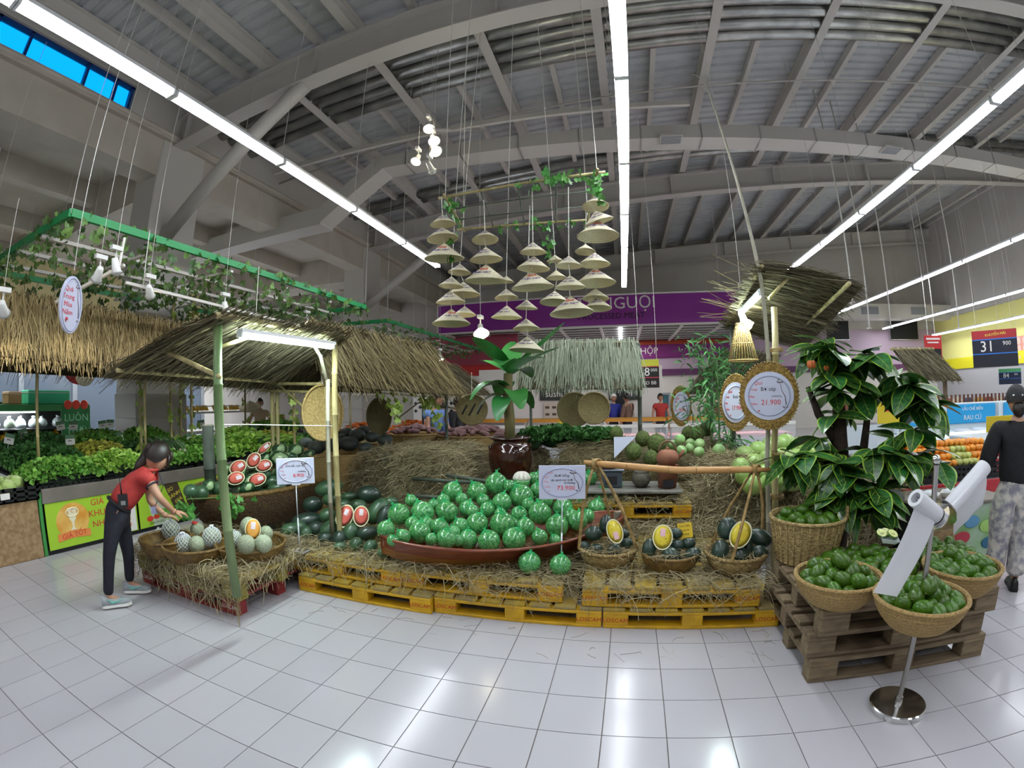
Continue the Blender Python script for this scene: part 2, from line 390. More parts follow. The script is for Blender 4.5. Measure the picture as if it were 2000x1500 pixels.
Mye=mat('wall_yellow_pale','#e6e08a',.6); Myd=mat('wall_yellow','#d9cf1e',.55); Mgr=mat('wall_grey','#a7a5a6',.7)
trim(7,(XR-.05,XR,6,YF,2.75,4.55),Mye); trim(8,(XR-.09,XR,6,YF,2.3,2.75),Myd); trim(9,(XR-.04,XR,6,YF,0,2.3),Mgr)
# ducts
du=thing('air_duct','long white rectangular air duct hung under the roof beams','duct',(1,8.4,6.6))
def ductseg(b,a,c,wd,ht,up=(0,0,1)): b.beam(a,c,wd,ht,up)
zt=CH+5.13; b=MB(); pts=[(-4.9,8.35),(-1.5,8.25),(2,8.3),(6,8.55),(10,8.85),(15,9.2)]
b.beam((-4.95,8.3,zt),(15,9.1,zt),.5,.3); b.build('duct_body',M_white,du)
b=MB(); b.beam((-4.75,8.31,zt+.05),(-6.45,8.3,zt-1.05),.5,.34); b.build('duct_elbow',M_white,du)
b=MB(); b.beam((-6.3,8.3,zt-1.0),(-15,8.3,zt-1.15),.5,.42); b.build('duct_branch',M_white,du)
for i in range(16):
    X=-4.2+i*1.22; Y=8.3+.8*(X+4.95)/19.95; b=MB(); b.box(X-.012,X+.012,Y-.26,Y+.26,zt-.162,zt+.162); b.build('flange',M_galv,du)
for (px_,py_) in ((1310,270),(1740,291)):
    p=at(px_,py_,Z=zt-.16); b=MB(); b.box(p.x-.22,p.x+.22,p.y-.17,p.y+.17,zt-.20,zt-.15)
    b.build('vent',M_white,du); v=MB()
    for q in range(7): v.box(p.x-.2,p.x+.2,p.y-.15+q*.045,p.y-.125+q*.045,zt-.206,zt-.2)
    v.build('grille_slot',mat('vent_grey','#8f9296',.6),du)
d2=thing('air_duct','grey-white air duct with square grilles along the far right back wall','duct',(10,18.6,4.9))
b=MB(); b.beam((4.6,18.6,4.75),(15,18.6,4.75),.6,.62); b.build('duct_body',M_white,d2)
for X in (6.9,10.7,13.2):
    b=MB(); b.box(X-.4,X+.4,18.26,18.31,4.62,4.92); b.build('vent',mat('vent_grey','#8f9296',.6),d2)
# hanging tube lights: built once, copied along the runs
Mh=mat('lamp_housing','#e7e9ec',.4); Mtube=mat("tube_glow","#f2f7ff",.4,emit=18)
names=['left run of white tube lights, beside the blue strip window','middle run of white tube lights, straight over the purple sign','right run of white tube lights, above the fishing-pole bamboo','run of white tube lights just right of the bamboo-pole run','run of white tube lights towards the yellow wall','short run of white tube lights nearest the yellow wall','low run of white tube lights before the left shop windows','low run of white tube lights nearest the left end wall']
hb=MB(); hb.bbox(-.055,.055,-.74,.74,.03,.075,.008); tb=MB(); tb.tube([(0,-.72,.01),(0,.72,.01)],.024,8); eb=MB(); eb.box(-.055,.055,-.012,.012,-.012,.04)
pr0=None
for ri,(X,Z,Y0,sl,nn) in enumerate(RUNS):
    t=thing('tube_light',names[ri],'light',(X,Y0+nn*sl/2,Z),group='hanging runs of tube lights')
    for i in range(nn):
        y=(i+.5-nn/2)*sl
        if pr0 is None: pr0=c3=(hb.build('housing',Mh,t,local=True),tb.build('tube',Mtube,t,smooth=True,local=True),eb.build('end_cap',Mh,t,local=True))
        else: c3=[inst(q,t) for q in pr0]
        c3=list(c3)+[inst(pr0[1],t),inst(pr0[2],t)]
        for q,dx,dy in zip(c3,(0,-.032,0,.032,0),(0,0,-.735,0,.735)): q.location=(dx,y+dy,0)
    b=MB()
    for i in range(nn+1):
        Y=Y0+i*sl
        b.tube([(X,Y,Z+.07),(X,Y,rz(X)-.02 if X>XL else ZL-.3)],.004,4)
    b.build('suspension_wire',M_steel,t,kind='stuff')
    area('lamp_'+'abcdefgh'[ri],(X,Y0+nn*sl/2,Z-.015),.09,nn*sl,TUBEW*nn*(4 if ri>5 else 1),(.90,.95,1))
# ================================================================ DISPLAY ISLAND: pallets, straw, baskets, fruit
ORD=['first','second','third','fourth','fifth','sixth','seventh','eighth','ninth','tenth','eleventh','twelfth','thirteenth','fourteenth','fifteenth','sixteenth','seventeenth','eighteenth','nineteenth','twentieth']
def proj(p):
    q=pixn(np.array(p,float)); return float(q[0]),float(q[1])
def rowlabel(objs,fmt,rows):
    # objs: things; labels by rows (lowest in the picture first) and order from the left
    L=sorted([(proj(o.matrix_world.translation if False else o.location),o) for o in objs],key=lambda t:-t[0][1])
    k=len(rows); n=len(L); i0=0
    for r in range(k):
        i1=round((r+1)*n/k); seg=sorted(L[i0:i1],key=lambda t:t[0][0]); i0=i1
        for j,(p,o) in enumerate(seg):
            w=ORD[j] if j<len(ORD) else None
            o['label']=fmt%((w+' from the left' if w else 'far right end'),rows[r])
def sframe(px,py,ang=0):
    d=ray(px,py); r=d.cross(Vector((0,0,1))).normalized(); u=r.cross(d); a=math.radians(ang)
    ax=r*math.cos(a)+u*math.sin(a); ay=-r*math.sin(a)+u*math.cos(a)
    return Matrix((ax,ay,-d)).transposed()   # columns: in-picture axis, its normal, towards the viewer
def pxr(px,py,Y,r):  # pixel radius -> metres at that depth
    p=at(px,py,Y=Y); return r*(p-CC).length/905
M_yel=mat('pallet_yellow','#d3a412',.6,col2='#b98f18',nscale=6,stretch=(1,1,1),bump=.3,bscale=60)
M_yelold=mat('pallet_board','#8d7f58',.8,col2='#a98d2a',nscale=5,bump=.4,bscale=40)
M_red=mat('pallet_red','#8e2b2b',.6,col2='#7a2527',nscale=6,bump=.2,bscale=50)
M_wood=mat('pallet_wood','#87755b',.75,var=.14,col2='#6d5d47',nscale=6,stretch=(1,6,6),bump=.4,bscale=30)
M_redink=mat('stencil_red','#b5391e',.7); M_white_ink=mat('stencil_white','#ddd6d0',.7); M_ink=mat('black_ink','#26262c',.6); M_redtx=mat('red_ink','#d63a44',.6); M_pink=mat('pink_ink','#d98a95',.6)
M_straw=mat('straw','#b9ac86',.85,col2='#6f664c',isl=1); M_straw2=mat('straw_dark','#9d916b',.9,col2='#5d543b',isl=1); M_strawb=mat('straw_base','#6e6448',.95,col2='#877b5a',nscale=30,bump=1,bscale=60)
def pallet(label,x,y,z,along='Y',m=M_yel,mb_=None,lx=1.2,ly=1.0,txt=None,cat='pallet',group=None,nd=7):
    t=thing('pallet',label,cat,(x,y,z),group=group); mb_=mb_ or m
    H=.15; bl=.078; fb=[]
    def part(nm,bx,mm):
        b=MB(); b.bbox(*bx,.004); return b.build(nm,mm,t,local=True)
    for i in range(3):
        for j in range(3):
            xx=[0,lx/2-.07,lx-.17][i]; yy=[0,ly/2-.05,ly-.1][j]; ww=[.17,.14,.17][i]
            o=part('block',(xx,xx+ww,yy,yy+.1,.022,.022+bl),m)
            if j==0: fb.append(o)
    if along=='Y':
        for j in range(3):
            yy=[.0,ly/2-.05,ly-.1][j]; part('stringer_board',(0,lx,yy,yy+.1,.1,.122),m); part('bottom_board',(0,lx,yy,yy+.1,0,.022),m)
        wd=lx/nd*.86
        for i in range(nd):
            xx=i*(lx-wd)/(nd-1); part('deck_board',(xx,xx+wd,.003,ly,.122,.146),mb_)
    else:
        for i in range(3):
            xx=[0,lx/2-.07,lx-.17][i]; ww=[.17,.14,.17][i]; part('stringer_board',(xx,xx+ww,0,ly,.1,.122),m)
        for j in range(3):
            yy=[.0,ly/2-.05,ly-.1][j]; part('bottom_board',(0,lx,yy,yy+.1,0,.022),m)
        wd=ly/nd*.72
        for i in range(nd):
            yy=i*(ly-wd)/(nd-1); part('deck_board',(0,lx,yy,yy+wd,.122,.146),mb_)
    if txt:
        R=facing((0,-1,0))
        for xx,bk in ((.085,fb[0]),(lx-.085,fb[2])): text('LOSCAM',.042,txt,bk,(xx,-.0015,.06),R,world=False,sx=1.05)
    return t
Y0=2.91
P1=pallet('yellow wooden pallet, lower left of the display front, beside the red pallet',-2.52,Y0-.04,0,'Y',M_yel,M_yelold,txt=M_redink,group='yellow pallets')
for lab,x,y,z in [('yellow wooden pallet in the bottom layer under the boat of pomelos',-1.31,Y0,0),('yellow wooden pallet in the bottom layer under the three melon baskets',-.1,Y0,0),
  ('yellow wooden pallet in the upper layer, under the pile of dark watermelons',-2.79,Y0+.03,.15),('yellow wooden pallet in the upper layer, right under the wooden boat',-1.585,Y0+.05,.15),('yellow wooden pallet in the upper layer under the three melon baskets',-.245,Y0+.02,.15),
  ('yellow pallet in the second row, hidden under straw behind the boat',-2.6,Y0+1.02,.15),('yellow pallet in the second row under straw behind the melon baskets',-.2,Y0+1.0,.15),('yellow pallet lying highest, straw on it, under the kettle table',-.55,4.18,.44)]:
    dup(P1,(x,y,z),label=lab)
pallet('red wooden pallet with white stencil, on the floor by the woman',-3.85,2.24,0,'Y',M_red,M_red,1.25,1.0,txt=M_white_ink)
pallet('weathered yellow pallet lying on the red pallet, covered with straw',-3.82,2.2,.15,'Y',mat('pallet_olive','#8c7f2c',.7,col2='#75692a',nscale=6),M_yelold,1.3,1.0)
WP=pallet('brown wooden pallet at the bottom of the avocado stack',1.06,2.22,0,'X',M_wood,None,1.18,.86,nd=6)
dup(WP,(1.03,2.24,.15),label='brown wooden pallet in the middle of the avocado stack'); dup(WP,(1.07,2.2,.30),label='brown wooden pallet on top of the avocado stack, under the bowls')
# ---- straw
def straw(name,label,n,region,L=(.12,.35),zfun=None,w=.0018,m=None,drape=None,curl=.5,cat='straw',parent=None,lift=.03,kind='stuff',seed=1):
    R=np.random.default_rng(seed); x0,x1,y0,y1=region
    c=np.stack([R.uniform(x0,x1,n),R.uniform(y0,y1,n)],1); a=R.uniform(0,2*PI,n); ln=R.uniform(*L,n); k=5
    t=np.linspace(-.5,.5,k); cv=R.uniform(-curl,curl,n)*3
    ang=a[:,None]+cv[:,None]*t[None]; st=ln[:,None]/(k-1)
    dx=np.cumsum(np.cos(ang)*st,1); dy=np.cumsum(np.sin(ang)*st,1)
    X=c[:,0,None]+dx-dx[:,k//2:k//2+1]; Y=c[:,1,None]+dy-dy[:,k//2:k//2+1]
    Z=zfun(X,Y)+R.uniform(0,lift,n)[:,None]+np.abs(R.normal(0,lift*.5,(n,1)))*np.sin((t+.5)*PI)[None]
    if drape is not None: X,Y,Z=drape(X,Y,Z,R)
    P=np.stack([X,Y,Z],2); W=unit(np.cross(P[:,-1]-P[:,0],R.normal(0,1,(n,3))))
    V,F=strands(P,R.uniform(.6,1.3,n)*w,W)
    o=npmesh(name,V,F,m or M_straw,parent,kind=kind)
    return props(o,label,cat) if parent is None else o
def edge_drape(yf,xl=None,xr=None,zt=.3):
    def f(X,Y,Z,R):
        ov=np.clip(yf-Y,0,None); Y=np.where(ov>0,yf-.02-.18*ov,Y); Z=np.where(ov>0,Z-ov*.95,Z)
        if xr is not None:
            o2=np.clip(X-xr,0,None); X=np.where(o2>0,xr+.02+.2*o2,X); Z=np.where(o2>0,Z-o2*.95,Z)
        if xl is not None:
            o2=np.clip(xl-X,0,None); X=np.where(o2>0,xl-.02-.2*o2,X); Z=np.where(o2>0,Z-o2*.95,Z)
        return X,Y,np.maximum(Z,.004)
    return f
flat=lambda z:(lambda X,Y:np.full_like(X,z))
straw('straw_layer','thin layer of dry straw spread under the melons and boat, hanging over yellow pallets',4600,(-2.75,1.05,2.80,3.9),(.08,.32),flat(.302),.0017,drape=edge_drape(Y0-.005,zt=.3),lift=.045,seed=2)
straw('straw_layer','dry straw spread over the pallets by the woman, hanging over the red pallet',2900,(-3.92,-2.42,2.0,3.2),(.1,.36),flat(.30),.0019,drape=edge_drape(2.19,-3.84,-2.52),lift=.06,seed=3)
def mound(label,x0,x1,y0,y1,z0,z1,n,seed,L=(.1,.4),m=None,soft=.25,w=.0022,front=True,amp=.03):
    # heap with steep faces: base body + strands over it
    R=np.random.default_rng(seed); nx,ny=max(4,int((x1-x0)/.12)),max(4,int((y1-y0)/.12))
    def prof(X,Y):
        e=np.minimum.reduce([(X-x0),(x1-X),(Y-y0),(y1-Y)])/soft; e=np.clip(e,0,1); s=np.sqrt(np.clip(1-(1-e)**2,0,1))
        return z0+(z1-z0)*s+amp*np.sin(X*9+seed)*np.sin(Y*8+seed)
    gx,gy=np.meshgrid(np.linspace(x0,x1,nx),np.linspace(y0,y1,ny)); Z=prof(gx,gy)-.01; V=np.stack([gx,gy,Z],2).reshape(-1,3)
    i=np.arange(nx-1)[None]+np.arange(ny-1)[:,None]*nx; i=i.ravel(); F=np.stack([i,i+1,i+1+nx,i+nx],1)
    # skirt
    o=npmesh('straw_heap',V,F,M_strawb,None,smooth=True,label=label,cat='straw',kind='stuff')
    # strands: sampled on top and on faces
    nf=n; u=R.uniform(0,1,nf); P=np.zeros((nf,5,3)); t=np.linspace(-.5,.5,5)
    X=R.uniform(x0,x1,nf); Yb=R.uniform(0,1,nf); Y=y0+(y1-y0)*Yb**1.6
    zt=prof(X,Y); ff=R.uniform(0,1,nf)<.55
    Y=np.where(ff,y0+R.uniform(-.01,.1,nf),Y); zz=z0+(z1-z0)*R.uniform(0,1,nf); Z=np.where(ff,np.minimum(zz,prof(X,np.maximum(Y,y0+.02))+.02),zt)
    a=R.uniform(0,2*PI,nf); ln=R.uniform(*L,nf)
    d=np.stack([np.cos(a),np.where(ff,.25,1)*np.sin(a),np.where(ff,1,.2)*np.sin(a+.4)],1); d=unit(d)
    b=unit(np.cross(d,R.normal(0,1,(nf,3)))); cv=R.uniform(.0,.5,nf)*ln
    for q in range(5):
        P[:,q]=np.stack([X,Y,Z],1)+d*(t[q]*ln)[:,None]+b*(cv*(t[q]**2*2-.25))[:,None]
    P[:,:,1]-=.02; P[:,:,2]+=.01
    W=unit(np.cross(d,R.normal(0,1,(nf,3)))); V2,F2=strands(P,R.uniform(.6,1.3,nf)*w,W)
    npmesh('straw',V2,F2,m or M_straw,o,kind='stuff')
    return o
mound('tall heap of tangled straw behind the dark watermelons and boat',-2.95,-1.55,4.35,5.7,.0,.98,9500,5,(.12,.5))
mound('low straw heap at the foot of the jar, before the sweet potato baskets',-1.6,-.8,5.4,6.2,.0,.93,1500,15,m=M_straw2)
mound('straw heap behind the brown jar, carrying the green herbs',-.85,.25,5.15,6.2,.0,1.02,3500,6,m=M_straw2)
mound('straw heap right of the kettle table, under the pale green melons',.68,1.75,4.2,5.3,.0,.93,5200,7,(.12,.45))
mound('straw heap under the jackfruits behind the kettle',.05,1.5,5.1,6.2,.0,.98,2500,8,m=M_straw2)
straw('straw_layer','loose straw covering the second row of pallets behind the melon baskets',3600,(-2.4,1.0,3.9,4.5),(.1,.4),flat(.31),.0018,lift=.1,seed=9)
straw('straw_layer','straw on the topmost yellow pallet, below the kettle table',900,(-.6,.65,4.1,4.8),(.08,.3),flat(.592),.0017,drape=edge_drape(4.17),lift=.04,seed=10)
straw('straw_litter','few loose straws scattered on the white tiles before the pallets',60,(-2.9,1.2,2.5,2.9),(.04,.14),flat(.003),.0012,lift=.006,seed=12)
# ---- woven bowls
M_wick=mat('wicker','#a08a55',.7,col2='#6e5c33',wave=('Z',26,1.5,4,.3,.7),bump=.4,bscale=90,coords='Object'); M_wickd=mat('wicker_dark','#5d4426',.8,col2='#33240f',nscale=60,bump=.8,bscale=70); M_wickp=mat('wicker_pale','#b9a069',.7,col2='#7d6840',nscale=45,stretch=(1,1,2.5),bump=.7,bscale=60)
M_brown=mat('basket_brown','#7d6230',.55,col2='#5c4520',nscale=20,bump=.3,bscale=60)
def bowl(name,label,c,R,h,m,flare=.72,rows=7,rim=.012,sx=1,sy=1,cat='basket',group=None,stitch=False,ribs=40,rimz=0):
    t=thing(name,label,cat,c,group=group)
    # woven wall: profile with raised weave rings; radial ribs
    prof=[(0.001,.004)]
    n=rows*2
    for i in range(n+1):
        s=i/n; r=R*(flare+(1-flare)*math.sin(s*PI/2)**.9); prof.append((r+(.003 if i%2 else -.001),.004+h*s))
    prof=[(prof[0][0],prof[0][1]),(R*flare*.9,.002)]+prof[1:]
    inner=[(r-.012,z+.004) for r,z in reversed(prof[2:])]+[(R*flare*.8,.015),(.001,.015)]
    b=MB(); b.lathe(prof+inner,ribs,sx=sx,sy=sy); b.build('weave',m,t,smooth=True,local=True)
    b=MB(); b.torus((0,0,.004+h),R,rim,36,8,sx=sx,sy=sy); b.build('rim',m if m!=M_wickd else M_brown,t,smooth=True,local=True)
    if stitch:
        b=MB()
        for i in range(48):
            a=2*PI*i/48; p=Vector((math.cos(a)*R*sx,math.sin(a)*R*sy,h+.004)); b.torus(p,.015,.003,6,4,R=Matrix.Rotation(a,3,'Z')@Matrix.Rotation(PI/2,3,'X'))
        b.build('rim_stitching',M_wickp,t,smooth=True,local=True,kind='stuff')
    return t
BK=[(-.09,3.36),(.365,3.27),(.84,3.24)]
bowl('basket','round shallow basket hung from the carrying pole, left, holding dark melons',(*BK[0],.305),.215,.13,M_wickp,stitch=True,group='melon baskets')
bowl('basket','plain shallow basket of dark melons between the two hung baskets',(*BK[1],.305),.21,.13,M_brown,group='melon baskets')
bowl('basket','round shallow basket hung from the carrying pole, right, holding dark melons',(*BK[2],.305),.22,.13,M_wickp,stitch=True,group='melon baskets')
# ---- fruit builders
def fruit_mat(n,c1,c2,sc=3,rough=.35,coat=.3,st=(1,1,1),var=.12,bump=0): return mat(n,c1,rough,col2=c2,nscale=sc,coat=coat,stretch=st,var=var,bump=bump)
M_pom=fruit_mat('netted_pomelo','#2c7a43','#62a561',5,.2,.5,var=.1); M_net=mat('green_net','#1fae5e',.4,coat=.3)
M_wmd=fruit_mat('dark_melon','#1d2f26','#2a4034',4,.4,.35,var=.2); M_wmg=fruit_mat('green_melon','#2c4a31','#426343',6,.4,.3,var=.15)
M_wms=mat('striped_melon','#93ad7c',.4,col2='#27492b',wave=('X',4.5,5,2,.4,.6),coat=.3,var=.1); M_flesh=mat('melon_flesh','#dc6c5c',.3,col2='#cd5a4e',nscale=8,coat=.6); M_rind=mat('rind_white','#e7e3b8',.45); M_yflesh=mat('yellow_flesh','#e3cf3e',.3,col2='#d9bf2a',nscale=6,coat=.6); M_oflesh=mat('orange_flesh','#e2a24a',.35,coat=.6)
M_streak=mat('yellow_patch','#c8a41e',.45); M_label=mat('paper_label','#e8dbe2',.5); M_plabel=mat('pink_label','#e5b9bd',.5); M_seed=mat('seed','#2a2016',.5)
M_cant=mat('cantaloupe','#8e9b7d',.7,col2='#a7ad94',nscale=70,bump=.5,bscale=90,var=.1); M_foam=mat('foam_net','#dfe3e8',.6)
M_pump=mat('pumpkin_skin','#3f4a48',.6,col2='#5a625b',nscale=8,var=.2); M_jack=mat('jackfruit_skin','#5c6b2e',.75,col2='#3f4c20',nscale=40,bump=.8,bscale=55,var=.1); M_stem=mat('stem','#6d6a3d',.8)
M_guava=fruit_mat('pale_green_fruit','#7f9a4c','#97b264',5,.4,.3,var=.12); M_avo=fruit_mat('avocado_skin','#2f520a','#466d12',5,.32,0,var=.16); M_org=fruit_mat('orange_skin','#dd8a1e','#e89a35',6,.45,.2,var=.1)
def sph(r,n=16,m=10): 
    b=MB(); b.ell((0,0,0),r[0],r[1],r[2],n,m); return b
# pomelo prototypes: fruit + net knot
pom=thing('pomelo','','fruit',(0,0,-60)); 
b=MB(); b.lathe0((0,0,0),[(0,-.96)]+[(math.sin(a)*(1+.02*math.cos(3*a)),-math.cos(a)*(.97 if a<1.6 else 1.02)) for a in np.linspace(.2,PI-.2,11)]+[(0,1.02)],18); b.build('net_skin',M_pom,pom,smooth=True,local=True)
b=MB()
for i in range(9):
    a=2*PI*i/9; b.tube([(.42*math.cos(a),.42*math.sin(a),.9),(.16*math.cos(a),.16*math.sin(a),1.03),(.05*math.cos(a),.05*math.sin(a),1.14),(.12*math.cos(a),.12*math.sin(a),1.32)],[.05,.05,.03,.02],4)
b.tube([(0,0,1.1),(.1,.03,1.35),(.22,.05,1.5),(.3,.0,1.36)],.02,4); b.build('net_knot',M_net,pom,smooth=True,local=True)
POM=[(630,235,78),(815,235,78),(960,180,88),(1150,275,95),(1000,318,76),(742,370,70),(585,390,88),(405,395,92),(228,405,85),(130,520,70),(383,540,85),(260,570,58),(582,585,78),(745,590,75),(815,480,88),(1005,480,96),(905,605,85),(1090,590,90),(1175,505,75),(1285,575,62),(1285,400,90),(1415,495,88),(1460,360,80),(1570,455,75),(1580,280,75),(1710,355,70),(1770,265,65),(1860,240,72),(1660,130,60),(1240,135,52),(1275,220,62),(890,370,60),(530,500,70),(690,490,62),(490,330,45),(1130,400,62),(1150,150,66),(330,480,60),(440,480,56),(640,540,52),(320,300,48),(560,300,52),(700,290,50),(860,300,50),(1060,190,48),(1080,480,55),(1200,330,52),(1330,300,58),(1480,300,55),(1520,420,60),(1400,600,50),(1640,420,60),(180,600,45),(470,590,48),(670,600,45),(780,380,52),(990,400,48)]
def raypack(L,it=60,step=.5,f=1.0,cf=.88):
    # L: [px,py,Y,rpx]; fruits slide along their sight lines until they no longer cut into each other
    D=np.array([np.array(ray(a,b_)) for a,b_,_,_ in L]); T=np.array([Y/d[1] for (_,_,Y,_),d in zip(L,D)]); rp=np.array([r for *_,r in L])/905*f; py=np.array([l[1] for l in L])
    for _ in range(it):
        P=D*T[:,None]; r=rp*T
        df=P[:,None]-P[None]; ds=np.linalg.norm(df,axis=2)+np.eye(len(L))*9; pen=(r[:,None]+r[None])*cf-ds
        for i,j in np.argwhere(pen>0.001):
            if i<j:
                a,b_=(i,j) if T[i]<T[j] else (j,i)
                s=min(pen[i,j]*step,.03); T[a]-=s*.4; T[b_]+=s*.6
    return [CC+Vector(d)*t for d,t in zip(D,T)],rp*T
LL=[]
for u,v,r in POM:
    x=720+u*.26;y=900+v*.26; vr=590+70*u/800 if u<800 else 660-120*(u-800)/760; X=at(x,y,Y=3.3).x; Y=2.98+(X+1.76)*.601-.10*math.sin(PI*min(1,max(0,(X+1.76)/1.78)))+max(0,vr-v)/455*.78
    LL.append((x,y,Y,r*.26))
C_,R_=raypack(LL); poms=[]
for (c,r,l,(u,v,_)) in zip(C_,R_,LL,POM):
    if (u,v)==(1150,150): PEEL=(c,r); continue
    q=dup(pom,c,rot=(random.uniform(-.5,.5),random.uniform(-.5,.5),random.uniform(0,6)),sc=r,group='netted pomelos in the boat'); poms.append(q)
rowlabel(poms,'green-netted pomelo, %s in the %s of the boat',['front row along the rim','second row','third row up','fourth row up','topmost row'])
for (u,v,r,lb) in ((1207,795,93,'green-netted pomelo on straw before the boat, left of the sign stem'),(1440,785,88,'green-netted pomelo on straw before the boat, behind the sign stem')):
    x=720+u*.26;y=900+v*.26; p=at(x,y,Y=3.08); rr=r*.26*p.length/905*.98; p=at(x,y,Y=3.09); p.z=.305+rr*.97; dup(pom,p,rot=(.1,-.05,2),sc=rr,label=lb)
for c in list(pom.children): bpy.data.objects.remove(c)
bpy.data.objects.remove(pom)
c,r=PEEL
t=thing('peeled_pomelo','pomelo peeled white at its top, on the pile in the boat','fruit',c)
b=MB(); b.lathe0((0,0,0),[(0,-r)]+[(math.sin(a)*r,-math.cos(a)*r) for a in np.linspace(.25,1.75,7)]+[(0,r*.1)],18); b.build('skin',M_pom,t,smooth=True,local=True)
b=MB()
for i in range(9):
    a=2*PI*i/9; pts=[(math.cos(a)*r*s*.8,math.sin(a)*r*s*.8,r*(.15+.85*math.sqrt(max(0,1-s*s)))) for s in (1.1,.95,.75,.5,.2)]; b.tube(pts,[r*.2,r*.27,r*.26,r*.2,r*.12],6)
b.ell((0,0,r*.2),r*.85,r*.85,r*.75,14,8); b.build('peeled_flesh',mat('pith','#e3dcd2',.6),t,smooth=True,local=True)
# boat
M_boat=mat('boat_wood','#6b2f1c',.35,col2='#7f3d22',nscale=4,stretch=(1,6,6),coat=.3); M_boat2=mat('boat_wood_light','#8c5a1f',.4,col2='#744516',nscale=5,stretch=(1,6,6),coat=.3)
A=Vector((-1.76,2.98,0)); Bq=Vector((.02,4.05,0)); ax=(Bq-A); Lb=ax.length; ax/=Lb; sd=Vector((ax.y,-ax.x,0))
bt=thing('boat','small brown wooden rowing boat filled with green-netted pomelos','boat',(A+Bq)/2+Vector((0,0,.3)))
def hull(s,side,lev):
    # s 0..1 along, lev 0 keel..1 rim
    wdt=math.sin(PI*min(max(s,.0),1))**.55*.36; sh=.25+ (abs(s-.5)*2)**2*.04
    w=wdt*(.45+.55*lev); z=.305+ (abs(s-.5)*2)**3*.09*(1-lev)+ lev*(sh-.06)
    return A+ax*(s*Lb)+sd*(side*w)+Vector((0,0,z))+(sd*.12 if True else 0)*math.sin(PI*s)
NS=20
for nm,l0,l1,mm in (('lower_strake',0,.42,M_boat2),('upper_strake',.42,1,M_boat)):
    b=MB()
    for side in (1,-1):
        vs=[];th=.014
        for i in range(NS+1):
            s=i/NS
            for l in (l0,(l0+l1)/2,l1): vs.append(hull(s,side,l))
            for l in (l1,(l0+l1)/2,l0): vs.append(hull(s,side,l)-sd*side*th)
        fs=[(i*6+j,i*6+(j+1)%6,(i+1)*6+(j+1)%6,(i+1)*6+j) for i in range(NS) for j in range(6)]
        b.add(vs,fs)
    b.build(nm,mm,bt,smooth=False)
b=MB(); vs=[]
for i in range(NS+1):
    s=i/NS; vs+=[hull(s,1,0),hull(s,-1,0)]
b.add(vs,[(2*i,2*i+1,2*i+3,2*i+2) for i in range(NS)]); b.build('bottom_plank',M_boat2,bt)
for side in (1,-1):
    b=MB(); b.tube([hull(i/NS,side,1) for i in range(NS+1)],.012,6); b.build('gunwale',M_boat,bt,smooth=True)
for s,nm in ((.0,'bow_block'),(1.,'stern_block')):
    p=hull(s,1,1); b=MB(); b.obox(p+Vector((0,0,-.03))+ax*(.05 if s==0 else -.05),.07,.05,.08,Matrix.Rotation(math.atan2(ax.y,ax.x),3,'Z')); b.build(nm,mat('boat_end','#8b7f70',.6),bt)
# dark watermelons
def melon(px,py,Y,a,b_,ang,m,label,name='watermelon',group=None,cat='fruit',dep=None,pos=None,sc=1):
    p=pos or at(px,py,Y=Y); k=(p-CC).length/905*sc
    t=thing(name,label,cat,p,group=group); R=sframe(px,py,ang)
    q=MB(); A_m,B_m=a*k,b_*k
    q.lathe0((0,0,0),[(0,-A_m)]+[(math.sin(s)*B_m*(1+.03*math.cos(2*s)),-math.cos(s)*A_m) for s in np.linspace(.25,PI-.25,9)]+[(0,A_m)],14)
    o=q.build('rind',m,t,smooth=True,local=True); o.rotation_euler=(R@Matrix.Rotation(PI/2,3,'Y')).to_euler()
    q=MB(); q.tube([(0,0,A_m*.97),(A_m*.04,0,A_m*1.08)],A_m*.05,6); s=q.build('stem',M_stem,t,smooth=True,local=True); s.rotation_euler=o.rotation_euler
    return t,R,A_m,B_m
def patch(t,R,A_m,B_m,az,m=M_streak):
    q=MB(); vs=[]
    for i in range(7):
        for j in range(4):
            s=PI*.22+PI*.56*i/6; ph=az+(j-1.5)*.22*math.sin(PI*(i+.6)/7.2); vs.append((math.sin(s)*B_m*1.045*math.cos(ph),math.sin(s)*B_m*1.045*math.sin(ph),-math.cos(s)*A_m*1.01))
    q.add(vs,[(i*4+j,i*4+j+1,(i+1)*4+j+1,(i+1)*4+j) for i in range(6) for j in range(3)]); o=q.build('yellow_patch',m,t,smooth=True,local=True); o.rotation_euler=(R@Matrix.Rotation(PI/2,3,'Y')).to_euler()
